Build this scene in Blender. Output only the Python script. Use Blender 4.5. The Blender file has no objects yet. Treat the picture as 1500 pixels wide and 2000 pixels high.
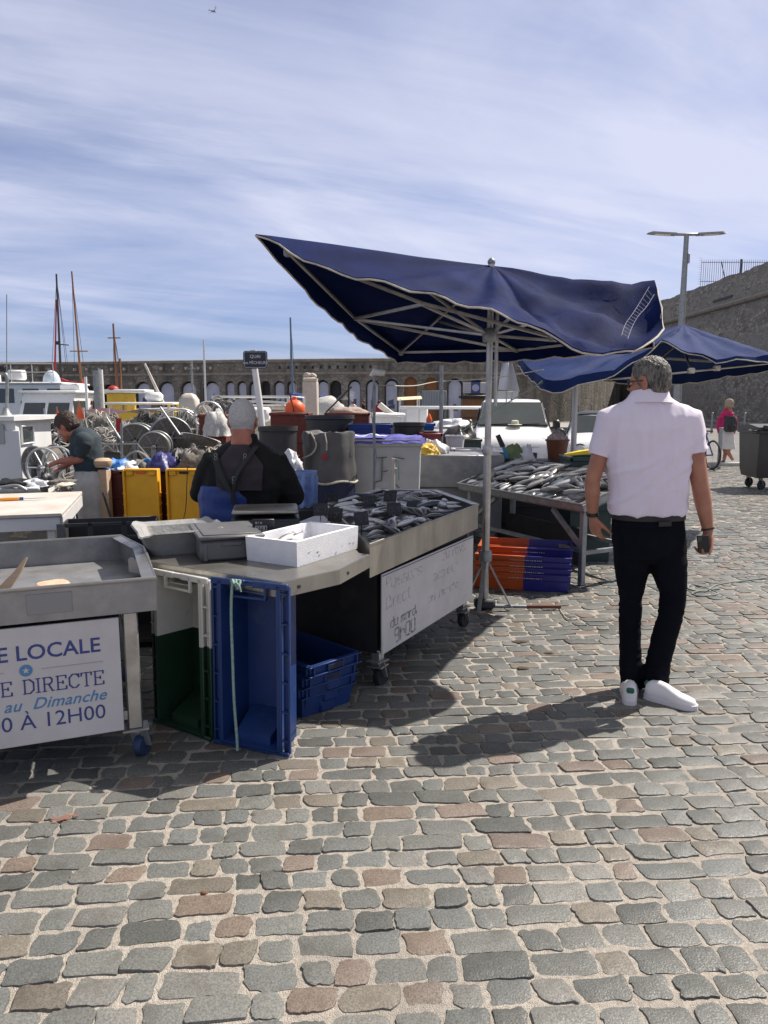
import bpy, bmesh, math, random
from mathutils import Vector, Matrix, noise
R = math.radians
random.seed(7)
S = bpy.context.scene
COL = S.collection
# ---------------------------------------------------------------- camera
CAM_H, FPX = 1.58, 1450.0
PITCH = math.atan(215.0 / FPX)
cam = bpy.data.cameras.new("camera")
cam.sensor_fit = 'HORIZONTAL'
cam.sensor_width = 36.0
cam.lens = 36.0 * FPX / 1500.0
cam.clip_start, cam.clip_end = 0.05, 3000
camo = bpy.data.objects.new("camera", cam)
camo.location = (0, 0, CAM_H)
camo.rotation_euler = (R(90) - PITCH, 0, 0)
COL.objects.link(camo)
S.camera = camo
# ---------------------------------------------------------------- sky, sun, exposure
SUN_EL, SUN_AZ = R(51), R(55)          # azimuth clockwise from +Y
w = bpy.data.worlds.new("World")
S.world = w
w.use_nodes = True
nt = w.node_tree
nt.nodes.clear()
def N(tree, kind, **kw):
 n = tree.nodes.new(kind)
 for k, v in kw.items():
  if k.startswith('i_'):
   key = k[2:]
   n.inputs[int(key) if key.isdigit() else key.replace('_', ' ')].default_value = v
  else:
   setattr(n, k, v)
 return n
def LK(tree, a, ao, b, bi):
 tree.links.new(a.outputs[ao], b.inputs[bi])
def math_node(tree, op, a, b=None):
 n = tree.nodes.new('ShaderNodeMath'); n.operation = op
 for i, v in ((0, a), (1, b)):
  if v is None: continue
  if isinstance(v, (int, float)): n.inputs[i].default_value = v
  else: tree.links.new(v, n.inputs[i])
 return n.outputs[0]
sky = N(nt, 'ShaderNodeTexSky', sky_type='NISHITA', sun_disc=False, sun_elevation=SUN_EL, sun_rotation=SUN_AZ,
  altitude=0, air_density=1.0, dust_density=0.6, ozone_density=2.2)
tc = N(nt, 'ShaderNodeTexCoord')
sep = N(nt, 'ShaderNodeSeparateXYZ'); LK(nt, tc, 'Generated', sep, 0)
den = math_node(nt, 'ADD', math_node(nt, 'MAXIMUM', sep.outputs[2], 0.0), 0.10)
cx = math_node(nt, 'DIVIDE', sep.outputs[0], den)
cy = math_node(nt, 'DIVIDE', sep.outputs[1], den)
cmb = N(nt, 'ShaderNodeCombineXYZ')
nt.links.new(cx, cmb.inputs[0]); nt.links.new(cy, cmb.inputs[1])
def cloud_layer(rot, scale, stretch, detail, lo, hi, off, dist):
 mp = N(nt, 'ShaderNodeMapping'); LK(nt, cmb, 0, mp, 'Vector')
 mp.inputs['Rotation'].default_value = (0, 0, R(-rot))
 m2 = N(nt, 'ShaderNodeMapping'); LK(nt, mp, 0, m2, 'Vector')
 m2.inputs['Scale'].default_value = (scale / stretch, scale, 1)
 m2.inputs['Location'].default_value = (off, off * .37, off * .2)
 nz = N(nt, 'ShaderNodeTexNoise'); LK(nt, m2, 0, nz, 'Vector')
 nz.inputs['Scale'].default_value = 1.0
 nz.inputs['Detail'].default_value = detail
 nz.inputs['Roughness'].default_value = .58
 nz.inputs['Distortion'].default_value = dist
 mr = N(nt, 'ShaderNodeMapRange', interpolation_type='SMOOTHSTEP'); LK(nt, nz, 0, mr, 0)
 mr.inputs[1].default_value, mr.inputs[2].default_value = lo, hi
 return mr.outputs[0]
l1 = cloud_layer(34, .9, 3.0, 10, .40, .66, 33.3, .6)
l2 = cloud_layer(10, .50, 1.6, 8, .32, .66, 18.8, .5)
l3 = cloud_layer(26, 2.6, 4.5, 10, .42, .76, 5.7, 1.0)
veil = N(nt, 'ShaderNodeMapRange', interpolation_type='SMOOTHSTEP'); LK(nt, sep, 2, veil, 0)
veil.inputs[1].default_value, veil.inputs[2].default_value, veil.inputs[3].default_value, veil.inputs[4].default_value = .04, .19, .42, 1
cl = math_node(nt, 'ADD', math_node(nt, 'MULTIPLY', l1, .50), math_node(nt, 'ADD', math_node(nt, 'MULTIPLY', l2, .50), math_node(nt, 'MULTIPLY', l3, .14)))
cl = math_node(nt, 'ADD', math_node(nt, 'MULTIPLY', cl, .92), .14)
cl = math_node(nt, 'MULTIPLY', math_node(nt, 'MINIMUM', cl, .90), veil.outputs[0])
tint = N(nt, 'ShaderNodeMix', data_type='RGBA', blend_type='MULTIPLY')
tint.inputs[0].default_value = 1.0
tm = N(nt, 'ShaderNodeMix', data_type='RGBA'); nt.links.new(math_node(nt, 'MINIMUM', math_node(nt, 'MULTIPLY', sep.outputs[2], 3.2), 1.0), tm.inputs[0])
tm.inputs[6].default_value = (.44, .58, 1.0, 1); tm.inputs[7].default_value = (.94, .87, 1.03, 1)
LK(nt, sky, 0, tint, 6); LK(nt, tm, 2, tint, 7)
mx = N(nt, 'ShaderNodeMix', data_type='RGBA')
nt.links.new(cl, mx.inputs[0]); nt.links.new(tint.outputs[2], mx.inputs[6])
mx.inputs[7].default_value = (7.3, 7.6, 9.3, 1)
bg = N(nt, 'ShaderNodeBackground'); bg.inputs[1].default_value = 0.075
zen = N(nt, 'ShaderNodeMapRange', interpolation_type='SMOOTHSTEP'); LK(nt, sep, 2, zen, 0)     # neutral sky added overhead, out of view, to take violet out of the shade
zen.inputs[1].default_value, zen.inputs[2].default_value, zen.inputs[4].default_value = .47, .68, .9
mz = N(nt, 'ShaderNodeMix', data_type='RGBA'); LK(nt, zen, 0, mz, 0); LK(nt, mx, 2, mz, 6); mz.inputs[7].default_value = (4.3, 4.2, 4.05, 1)
LK(nt, mz, 2, bg, 0)
wo = N(nt, 'ShaderNodeOutputWorld'); LK(nt, bg, 0, wo, 0)
sun = bpy.data.lights.new("sun", 'SUN')
sun.energy, sun.angle, sun.color = 5.0, R(.5), (1.0, .93, .84)
suno = bpy.data.objects.new("sun", sun)
TO_SUN = Vector((math.sin(SUN_AZ) * math.cos(SUN_EL), math.cos(SUN_AZ) * math.cos(SUN_EL), math.sin(SUN_EL)))
suno.rotation_euler = TO_SUN.to_track_quat('Z', 'Y').to_euler()
suno.location = (20, 10, 30)
COL.objects.link(suno)
S.view_settings.view_transform = 'Standard'
S.view_settings.look = 'None'
S.view_settings.exposure = 0.46
S.view_settings.gamma = 1.0
S.cycles.use_denoising = True
S.cycles.max_bounces = 6
S.cycles.diffuse_bounces = 3
S.cycles.glossy_bounces = 3
S.cycles.transmission_bounces = 4
S.cycles.caustics_reflective = False
S.cycles.caustics_refractive = False
# ---------------------------------------------------------------- measuring helpers (plan of the place from sight lines)
CP, SP = math.cos(PITCH), math.sin(PITCH)
def P(px, py, Y):
 """world point on the sight line (px, py) at distance Y along the ground"""
 b = (1000 - py) / FPX
 d = Y / (CP + b * SP)
 return Vector(((px - 750) / FPX * d, Y, CAM_H + d * (-SP + b * CP)))
def G(px, py, z=0.0):
 """where the sight line meets the level z"""
 b = (1000 - py) / FPX
 dz = -SP + b * CP
 d = (z - CAM_H) / dz
 return Vector(((px - 750) / FPX * d, d * (CP + b * SP), z))
# ---------------------------------------------------------------- materials
MATS = {}
def mat(name, col, rough=.6, metal=0.0, col2=None, scale=6.0, bump=0.0, bscale=40.0, spec=.5, stretch=None, detail=6,
  lo=.35, hi=.65, dirt=None, dscale=3.0, dlo=.55, dhi=.75, coat=0.0, tintattr=False, rvar=0.0, sheen=0.0, alpha=1.0, trans=0.0):
 if name in MATS: return MATS[name]
 m = bpy.data.materials.new(name); m.use_nodes = True
 t = m.node_tree
 b = t.nodes['Principled BSDF']
 b.inputs['Roughness'].default_value = rough
 b.inputs['Metallic'].default_value = metal
 b.inputs['Specular IOR Level'].default_value = spec
 b.inputs['Coat Weight'].default_value = coat
 b.inputs['Sheen Weight'].default_value = sheen
 b.inputs['Alpha'].default_value = alpha
 b.inputs['Transmission Weight'].default_value = trans
 c4 = (*col, 1)
 b.inputs['Base Color'].default_value = c4
 tcn = t.nodes.new('ShaderNodeTexCoord')
 src = tcn.outputs['Object']
 if stretch:
  mp = t.nodes.new('ShaderNodeMapping'); mp.inputs['Scale'].default_value = stretch
  t.links.new(src, mp.inputs[0]); src = mp.outputs[0]
 out = None
 if col2 is not None:
  nz = t.nodes.new('ShaderNodeTexNoise'); nz.inputs['Scale'].default_value = scale; nz.inputs['Detail'].default_value = detail
  nz.inputs['Roughness'].default_value = .62
  t.links.new(src, nz.inputs['Vector'])
  mr = t.nodes.new('ShaderNodeMapRange'); mr.inputs[1].default_value, mr.inputs[2].default_value = lo, hi
  t.links.new(nz.outputs[0], mr.inputs[0])
  mxn = t.nodes.new('ShaderNodeMix'); mxn.data_type = 'RGBA'
  t.links.new(mr.outputs[0], mxn.inputs[0]); mxn.inputs[6].default_value = c4; mxn.inputs[7].default_value = (*col2, 1)
  out = mxn.outputs[2]
  if rvar:
   mr2 = t.nodes.new('ShaderNodeMapRange'); t.links.new(nz.outputs[0], mr2.inputs[0])
   mr2.inputs[1].default_value, mr2.inputs[2].default_value = .3, .7
   mr2.inputs[3].default_value, mr2.inputs[4].default_value = max(.03, rough - rvar), min(1, rough + rvar)
   t.links.new(mr2.outputs[0], b.inputs['Roughness'])
 if dirt is not None:
  nz = t.nodes.new('ShaderNodeTexNoise'); nz.inputs['Scale'].default_value = dscale; nz.inputs['Detail'].default_value = 9
  nz.inputs['Roughness'].default_value = .68
  t.links.new(tcn.outputs['Object'], nz.inputs['Vector'])
  mr = t.nodes.new('ShaderNodeMapRange'); mr.inputs[1].default_value, mr.inputs[2].default_value = dlo, dhi
  t.links.new(nz.outputs[0], mr.inputs[0])
  mxn = t.nodes.new('ShaderNodeMix'); mxn.data_type = 'RGBA'
  t.links.new(mr.outputs[0], mxn.inputs[0])
  if out: t.links.new(out, mxn.inputs[6])
  else: mxn.inputs[6].default_value = c4
  mxn.inputs[7].default_value = (*dirt, 1)
  out = mxn.outputs[2]
 if tintattr:
  at = t.nodes.new('ShaderNodeAttribute'); at.attribute_name = 'tint'
  mxn = t.nodes.new('ShaderNodeMix'); mxn.data_type = 'RGBA'; mxn.blend_type = 'MULTIPLY'; mxn.inputs[0].default_value = 1
  t.links.new(at.outputs['Color'], mxn.inputs[7])
  if out: t.links.new(out, mxn.inputs[6])
  else: mxn.inputs[6].default_value = c4
  out = mxn.outputs[2]
 if out: t.links.new(out, b.inputs['Base Color'])
 if bump:
  nz = t.nodes.new('ShaderNodeTexNoise'); nz.inputs['Scale'].default_value = bscale; nz.inputs['Detail'].default_value = 8
  t.links.new(src, nz.inputs['Vector'])
  bp = t.nodes.new('ShaderNodeBump'); bp.inputs['Strength'].default_value = min(1, bump); bp.inputs['Distance'].default_value = .01
  t.links.new(nz.outputs[0], bp.inputs['Height']); t.links.new(bp.outputs[0], b.inputs['Normal'])
 MATS[name] = m
 return m
M = {}
M['steel'] = mat('stainless_steel', (.40, .385, .36), .36, .85, (.30, .285, .26), 5, .12, 60, stretch=(1, 1, .25), dirt=(.24, .21, .18), dscale=5, dlo=.55, dhi=.8, rvar=.12)
M['steel_dull'] = mat('dull_steel', (.33, .33, .335), .5, .6, (.24, .24, .245), 7, .15, 50, dirt=(.15, .13, .11), dscale=4, dlo=.55, dhi=.8)
M['alu'] = mat('aluminium_tube', (.50, .49, .47), .38, .8, (.36, .34, .32), 9, .1, 50)
M['galv'] = mat('galvanised_metal', (.33, .34, .35), .5, .5, (.23, .24, .24), 14)
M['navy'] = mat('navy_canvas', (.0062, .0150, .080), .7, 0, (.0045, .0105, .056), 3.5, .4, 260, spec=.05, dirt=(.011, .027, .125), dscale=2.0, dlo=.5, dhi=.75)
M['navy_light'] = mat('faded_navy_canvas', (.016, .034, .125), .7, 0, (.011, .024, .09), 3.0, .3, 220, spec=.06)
M['piping'] = mat('cream_piping', (.62, .58, .50), .8, 0, (.42, .38, .32), 30)
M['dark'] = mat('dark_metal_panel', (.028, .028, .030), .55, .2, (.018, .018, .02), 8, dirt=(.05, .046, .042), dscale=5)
M['board'] = mat('white_painted_board', (.66, .64, .64), .6, 0, (.56, .54, .53), 4, .08, 40, dirt=(.40, .37, .34), dscale=7, dlo=.60, dhi=.85)
M['signwhite'] = mat('white_sign_panel', (.58, .56, .565), .5, 0, (.50, .48, .485), 3, dirt=(.42, .38, .34), dscale=8, dlo=.64, dhi=.84)
M['ink_blue'] = mat('blue_sign_ink', (.030, .045, .19), .5, 0, (.045, .065, .24), 40)
M['ink_pale'] = mat('pale_blue_sign_ink', (.08, .22, .42), .5)
M['ink_line'] = mat('grey_sign_line', (.36, .37, .42), .6)
M['ink_black'] = mat('worn_dark_marker', (.16, .15, .15), .7, 0, (.5, .48, .47), 60, lo=.4, hi=.62)
M['ink_faint'] = mat('faded_marker', (.36, .35, .35), .7, 0, (.62, .60, .60), 50, lo=.38, hi=.6)
M['ink_purple'] = mat('purple_marker_line', (.10, .07, .20), .6)
M['foam'] = mat('white_polystyrene', (.82, .82, .84), .75, 0, (.74, .74, .77), 25, .25, 160, dirt=(.5, .48, .46), dscale=9, dlo=.66, dhi=.85)
M['rubber'] = mat('black_rubber', (.016, .016, .017), .7, 0, (.03, .029, .028), 12)
M['blackplastic'] = mat('black_plastic', (.014, .014, .016), .42, 0, (.022, .022, .024), 10)
M['greyplastic'] = mat('grey_plastic', (.115, .115, .12), .55, 0, (.085, .085, .09), 6, .1, 60, dirt=(.2, .19, .18), dscale=5, dlo=.6, dhi=.85)
M['charcoal'] = mat('charcoal_plastic', (.035, .035, .038), .55, 0, (.026, .026, .028), 6, dirt=(.08, .075, .07), dscale=4, dlo=.62, dhi=.85)
M['bluecrate'] = mat('blue_crate_plastic', (.012, .042, .165), .45, 0, (.008, .030, .125), 5, .1, 80, dirt=(.05, .08, .15), dscale=6, dlo=.58, dhi=.8)
M['indigocrate'] = mat('indigo_crate_plastic', (.022, .022, .22), .4, 0, (.016, .016, .17), 5, dirt=(.07, .07, .2), dscale=6, dlo=.6, dhi=.85)
M['orangecrate'] = mat('orange_crate_plastic', (.50, .085, .012), .45, 0, (.40, .065, .012), 5, dirt=(.30, .09, .04), dscale=6, dlo=.6, dhi=.85)
M['whitecrate'] = mat('white_crate_plastic', (.66, .65, .61), .55, 0, (.56, .55, .50), 4, .12, 60, dirt=(.38, .30, .22), dscale=7, dlo=.58, dhi=.8)
M['greencrate'] = mat('dark_green_crate_plastic', (.012, .045, .022), .5, 0, (.008, .032, .016), 5, dirt=(.03, .06, .04), dscale=6)
M['yellowcrate'] = mat('yellow_crate_plastic', (.80, .42, .012), .5, 0, (.70, .34, .010), 5, .1, 60, dirt=(.42, .19, .02), dscale=7, dlo=.6, dhi=.85)
M['redtub'] = mat('dark_red_plastic', (.085, .012, .010), .5, 0, (.06, .009, .009), 5, dirt=(.12, .03, .02), dscale=5)
M['redbox'] = mat('rust_red_plastic', (.17, .028, .015), .55, 0, (.12, .020, .012), 5, dirt=(.24, .08, .05), dscale=5)
M['rope'] = mat('pale_green_rope', (.30, .42, .36), .85, 0, (.20, .30, .26), 60)
M['ropewhite'] = mat('pale_rope', (.55, .52, .46), .9, 0, (.38, .35, .30), 40)
M['white'] = mat('white_paint', (.78, .78, .77), .4, 0, (.70, .70, .69), 3, coat=.2, dirt=(.5, .45, .38), dscale=2.5, dlo=.68, dhi=.9)
M['gloss'] = mat('white_gloss_car_paint', (.80, .80, .80), .28, 0, (.77, .77, .77), 2, coat=.6)
M['cream'] = mat('cream_paint', (.62, .58, .50), .55, 0, (.52, .48, .41), 3, dirt=(.35, .28, .2), dscale=3)
M['glass'] = mat('dark_window_glass', (.035, .045, .05), .08, 0, (.05, .06, .065), 2, spec=.8)
M['vanglass'] = mat('van_window_glass', (.07, .08, .08), .06, 0, (.055, .065, .065), 2, spec=.8)
M['red'] = mat('red_paint', (.42, .02, .018), .5, 0, (.33, .016, .016), 6)
M['orange'] = mat('orange_plastic', (.85, .13, .025), .5, 0, (.72, .10, .02), 5)
M['yellow'] = mat('yellow_paint', (.70, .46, .04), .55, 0, (.58, .36, .03), 5)
M['wood'] = mat('warm_mast_wood', (.26, .12, .05), .55, 0, (.18, .08, .035), 5, stretch=(6, 6, .6))
M['paleboard'] = mat('pale_wood', (.55, .40, .27), .7, 0, (.44, .31, .20), 6, stretch=(1, 1, 6))
M['bluepaint'] = mat('blue_boat_paint', (.03, .07, .26), .5, 0, (.025, .055, .2), 4)
M['tealpaint'] = mat('teal_boat_paint', (.08, .22, .25), .5, 0, (.06, .17, .2), 4)
M['bluebucket'] = mat('light_blue_plastic', (.36, .46, .78), .5, 0, (.10, .18, .44), 4)
M['net'] = mat('grey_fishing_net', (.24, .235, .23), .9, 0, (.13, .125, .12), 22, .6, 70)
M['netdark'] = mat('dark_reel_net', (.20, .18, .155), .9, 0, (.10, .09, .08), 40, .6, 90)
M['tarp'] = mat('grey_tarpaulin', (.115, .11, .105), .5, 0, (.085, .08, .078), 4, .2, 20, spec=.6)
M['bagblue'] = mat('bright_blue_sheet', (.02, .17, .50), .5, 0, (.015, .12, .4), 5)
M['bagnavy'] = mat('navy_plastic_sheet', (.03, .03, .16), .45)
M['bagwhite'] = mat('white_plastic_sheet', (.70, .71, .74), .5, 0, (.6, .61, .64), 8)
M['lidpurple'] = mat('violet_blue_lid', (.10, .09, .42), .4, 0, (.08, .07, .34), 5)
M['asphalt'] = mat('asphalt', (.165, .16, .155), .85, 0, (.13, .127, .124), 3, .35, 220, dirt=(.21, .20, .19), dscale=.4, dlo=.45, dhi=.7)
M['iron'] = mat('dark_iron', (.05, .05, .052), .6, .3)
M['posterm'] = mat('pale_poster', (.50, .51, .60), .6, 0, (.40, .41, .52), 1.2)
M['posterdark'] = mat('dark_poster_print', (.08, .09, .16), .6)
M['orangedoor'] = mat('orange_wood_door', (.30, .125, .035), .65, 0, (.22, .09, .03), 6, stretch=(4, 4, .5))
M['skin'] = mat('skin', (.41, .195, .125), .5, 0, (.33, .14, .088), 14, .15, 120, spec=.4, dirt=(.40, .15, .10), dscale=9, dlo=.5, dhi=.8)
M['skinred'] = mat('ruddy_skin', (.42, .17, .115), .5, 0, (.34, .12, .08), 14, .15, 120, spec=.4)
M['hairgrey'] = mat('grey_hair', (.20, .185, .165), .5, 0, (.035, .030, .026), 95, .9, 150, stretch=(1, 1, .22), spec=.4, lo=.38, hi=.62)
M['hairwhite'] = mat('white_hair', (.58, .57, .57), .7, 0, (.38, .37, .37), 120, .7, 240)
M['hairdark'] = mat('dark_brown_hair', (.035, .02, .014), .6, 0, (.06, .03, .02), 70, .7, 140)
M['hairblond'] = mat('ash_blond_hair', (.40, .33, .24), .65, 0, (.26, .2, .14), 60, .7, 120)
M['shirt'] = mat('pale_pink_cotton', (.78, .71, .82), .85, 0, (.74, .67, .78), 5, .28, 420, spec=.2, sheen=.15)
M['jeans'] = mat('black_denim', (.0042, .0048, .0085), .85, 0, (.0065, .0072, .012), 8, .3, 300, spec=.08)
M['shoe'] = mat('white_leather', (.78, .76, .77), .5, 0, (.72, .7, .7), 6)
M['sole'] = mat('white_rubber_sole', (.68, .64, .66), .6)
M['greentab'] = mat('green_shoe_tab', (.02, .12, .08), .6)
M['wader'] = mat('blue_wader_rubber', (.02, .055, .24), .5, 0, (.016, .042, .18), 5, .25, 40)
M['jacket'] = mat('black_jacket', (.008, .008, .009), .75, 0, (.011, .011, .012), 6, .3, 120, spec=.25)
M['vest'] = mat('charcoal_vest', (.055, .047, .052), .85, 0, (.043, .037, .041), 7, .35, 160, spec=.2)
M['teal'] = mat('dark_teal_jersey', (.028, .045, .058), .85, 0, (.02, .033, .043), 8, .3, 160)
M['apron'] = mat('grey_white_oilskin', (.52, .51, .49), .55, 0, (.36, .35, .34), 5, .3, 25, dirt=(.25, .23, .2), dscale=6, dlo=.6, dhi=.8)
M['pink'] = mat('magenta_jacket', (.52, .02, .12), .8, 0, (.42, .016, .1), 7, .2, 60)
M['stone'] = mat('pale_limestone', (.50, .42, .36), .8, 0, (.42, .35, .30), 5, .3, 30)
M['metalpale'] = mat('pale_metal', (.58, .58, .57), .45, .4)
M['leaf'] = mat('green_net_bag', (.16, .21, .09), .7, 0, (.1, .15, .06), 20, .5, 60)
M['brownbucket'] = mat('rust_brown_plastic', (.17, .055, .022), .5, 0, (.13, .04, .018), 5)
M['lampwhite'] = mat('opal_lamp_cover', (.75, .75, .72), .4)
# ---------------------------------------------------------------- geometry helpers
def rotz(a): return Matrix.Rotation(a, 4, 'Z')
def frame(o, xdir, z=(0, 0, 1)):
 """matrix with origin o, x along xdir (levelled against z)"""
 z = Vector(z).normalized(); x = Vector(xdir); x = (x - z * x.dot(z)).normalized(); y = z.cross(x)
 m = Matrix.Identity(4)
 for i in range(3):
  m[i][0], m[i][1], m[i][2], m[i][3] = x[i], y[i], z[i], o[i]
 return m
class MB:
 def __init__(s):
  s.v, s.f, s.mi, s.cur, s.M = [], [], [], 0, Matrix.Identity(4)
 def add(s, vs, fs):
  b = len(s.v)
  for p in vs: s.v.append(tuple(s.M @ Vector(p)))
  for f in fs: s.f.append([i + b for i in f]); s.mi.append(s.cur)
  return s
 def box(s, c, size, rot=None, bev=0.0):
  hx, hy, hz = size[0] / 2, size[1] / 2, size[2] / 2
  c = Vector(c)
  rm = rot if rot is not None else None
  if isinstance(rm, (int, float)): rm = rotz(rm)
  def tr(p):
   p = Vector(p)
   if rm is not None: p = rm @ p
   return p + c
  if bev <= 0:
   vs = [tr((x * hx, y * hy, z * hz)) for x in (-1, 1) for y in (-1, 1) for z in (-1, 1)]
   fs = [(0, 1, 3, 2), (4, 6, 7, 5), (0, 4, 5, 1), (2, 3, 7, 6), (0, 2, 6, 4), (1, 5, 7, 3)]
   return s.add(vs, fs)
  bev = min(bev, hx * .98, hy * .98, hz * .98)
  idx, vs = {}, []
  for x in (-1, 1):
   for y in (-1, 1):
    for z in (-1, 1):
     for k in range(3):
      d = [bev] * 3; d[k] = 0
      idx[x, y, z, k] = len(vs)
      vs.append(tr((x * (hx - d[0]), y * (hy - d[1]), z * (hz - d[2]))))
  fs = []
  for sx in (-1, 1):
   o = [(-1, -1), (1, -1), (1, 1), (-1, 1)]
   fs.append([idx[sx, a, b, 0] for a, b in o]); fs.append([idx[a, sx, b, 1] for a, b in o]); fs.append([idx[a, b, sx, 2] for a, b in o])
  for a in (-1, 1):
   for b in (-1, 1):
    fs.append([idx[a, b, -1, 0], idx[a, b, 1, 0], idx[a, b, 1, 1], idx[a, b, -1, 1]])
    fs.append([idx[a, -1, b, 0], idx[a, 1, b, 0], idx[a, 1, b, 2], idx[a, -1, b, 2]])
    fs.append([idx[-1, a, b, 1], idx[1, a, b, 1], idx[1, a, b, 2], idx[-1, a, b, 2]])
  for x in (-1, 1):
   for y in (-1, 1):
    for z in (-1, 1): fs.append([idx[x, y, z, k] for k in range(3)])
  return s.add(vs, fs)
 def loft(s, rings, cap=True, close=True):
  n = len(rings[0]); vs = [p for r in rings for p in r]; fs = []
  for i in range(len(rings) - 1):
   for j in range(n if close else n - 1):
    k = (j + 1) % n
    fs.append((i * n + j, i * n + k, (i + 1) * n + k, (i + 1) * n + j))
  if cap and close:
   fs.append(tuple(range(n - 1, -1, -1))); fs.append(tuple((len(rings) - 1) * n + j for j in range(n)))
  return s.add(vs, fs)
 def tube(s, pts, r, n=8, cap=True, closed=False, flat=None):
  pts = [Vector(p) for p in pts]; m = len(pts)
  rs = r if isinstance(r, (list, tuple)) else [r] * m
  rings, prev = [], None
  for i, p in enumerate(pts):
   if closed: d = pts[(i + 1) % m] - pts[i - 1]
   else: d = pts[min(i + 1, m - 1)] - pts[max(i - 1, 0)]
   d = d.normalized() if d.length > 1e-9 else Vector((0, 0, 1))
   if prev is None:
    a = Vector((0, 0, 1)) if abs(d.z) < .9 else Vector((1, 0, 0))
    nx = d.cross(a).normalized()
   else:
    nx = (prev - d * prev.dot(d)); nx = nx.normalized() if nx.length > 1e-6 else d.orthogonal().normalized()
   prev = nx; ny = d.cross(nx)
   fy = flat if flat else 1.0
   rings.append([p + nx * (rs[i] * math.cos(2 * math.pi * k / n)) + ny * (rs[i] * fy * math.sin(2 * math.pi * k / n)) for k in range(n)])
  if closed: rings.append(rings[0]); return s.loft(rings, cap=False)
  return s.loft(rings, cap)
 def lathe(s, prof, c=(0, 0, 0), n=20, axis=None, cap=True):
  mm = axis if axis is not None else Matrix.Identity(4)
  c = Vector(c)
  rings = [[c + mm @ Vector((r * math.cos(2 * math.pi * k / n), r * math.sin(2 * math.pi * k / n), z)) for k in range(n)] for r, z in prof]
  return s.loft(rings, cap)
 def prism(s, poly, z0, z1):
  n = len(poly)
  vs = [(p[0], p[1], z0) for p in poly] + [(p[0], p[1], z1) for p in poly]
  fs = [tuple(range(n - 1, -1, -1)), tuple(range(n, 2 * n))] + [(i, (i + 1) % n, n + (i + 1) % n, n + i) for i in range(n)]
  return s.add(vs, fs)
 def ell(s, c, r, n=16, m=10, rot=None):
  c = Vector(c); r = r if isinstance(r, (tuple, list)) else (r, r, r)
  vs, fs = [], []
  for i in range(1, m):
   t = math.pi * i / m
   for k in range(n):
    a = 2 * math.pi * k / n
    p = Vector((r[0] * math.sin(t) * math.cos(a), r[1] * math.sin(t) * math.sin(a), r[2] * math.cos(t)))
    vs.append(c + (rot @ p if rot is not None else p))
  pt, pb = Vector((0, 0, r[2])), Vector((0, 0, -r[2]))
  if rot is not None: pt, pb = rot @ pt, rot @ pb
  vs += [c + pt, c + pb]; T, B = len(vs) - 2, len(vs) - 1
  for k in range(n):
   j = (k + 1) % n
   fs.append((T, k, j)); fs.append((B, (m - 2) * n + j, (m - 2) * n + k))
   for i in range(m - 2): fs.append((i * n + k, (i + 1) * n + k, (i + 1) * n + j, i * n + j))
  return s.add(vs, fs)
 def bar(s, a, b, w, h, up=(0, 0, 1), bev=0.0):
  """square bar from a to b"""
  a, b = Vector(a), Vector(b); d = b - a
  if abs(d.normalized().dot(Vector(up))) > .95: up = (0, 1, 0)
  x = d.normalized(); y = Vector(up).cross(x).normalized(); z = x.cross(y)
  rm = Matrix((x, y, z)).transposed().to_4x4()
  return s.box((a + b) / 2, (d.length, w, h), rm, bev)
 def sheet(s, fn, nu, nv):
  vs = [fn(i / nu, j / nv) for j in range(nv + 1) for i in range(nu + 1)]
  fs = [(j * (nu + 1) + i, j * (nu + 1) + i + 1, (j + 1) * (nu + 1) + i + 1, (j + 1) * (nu + 1) + i) for j in range(nv) for i in range(nu)]
  return s.add(vs, fs)
 def text(s, body, size, m, align='LEFT', shear=0.0, ext=.001, spacing=1.0, bold=0.0):
  """raised lettering: text lies in x (right) / y (up) of matrix m"""
  c = bpy.data.curves.new('lettering', 'FONT'); c.body = body; c.size = size; c.align_x = align; c.shear = shear
  c.extrude = ext; c.space_character = spacing; c.resolution_u = 3; c.offset = bold
  o = bpy.data.objects.new('lettering', c); COL.objects.link(o)
  dg = bpy.context.evaluated_depsgraph_get(); me = o.evaluated_get(dg).to_mesh()
  vs = [m @ v.co for v in me.vertices]; fs = [tuple(p.vertices) for p in me.polygons]
  o.evaluated_get(dg).to_mesh_clear()
  bpy.data.objects.remove(o); bpy.data.curves.remove(c)
  return s.add(vs, fs)
 def mesh(s, name, mats, ang=38, normals=True):
  me = bpy.data.meshes.new(name)
  me.from_pydata(s.v, [], s.f)
  for m in (mats if isinstance(mats, (list, tuple)) else [mats]): me.materials.append(m)
  me.polygons.foreach_set('material_index', s.mi)
  if normals:
   bm = bmesh.new(); bm.from_mesh(me); bmesh.ops.recalc_face_normals(bm, faces=bm.faces); bm.to_mesh(me); bm.free()
  if ang:
   me.polygons.foreach_set('use_smooth', [True] * len(me.polygons))
   me.set_sharp_from_angle(angle=R(ang))
  me.update()
  return me
 def build(s, name, mats, parent=None, label=None, ang=38, normals=True):
  return link(s.mesh(name, mats, ang, normals), name, parent, label)
def link(me, name, parent=None, label=None):
 o = bpy.data.objects.new(name, me); COL.objects.link(o)
 if parent is not None: o.parent = parent
 if label: o['label'] = label
 return o
def tag(o, label, cat, group=None):
 o['label'] = label; o['category'] = cat
 if group: o['group'] = group
 return o
def thing(name, label, cat, loc=(0, 0, 0), rz=0.0, group=None, mtx=None):
 o = bpy.data.objects.new(name, None); COL.objects.link(o); o.empty_display_size = .1
 if mtx is not None: o.matrix_world = mtx
 else: o.location = loc; o.rotation_euler = (0, 0, rz)
 return tag(o, label, cat, group)
def structure(o):
 o['kind'] = 'structure'; return o
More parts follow.
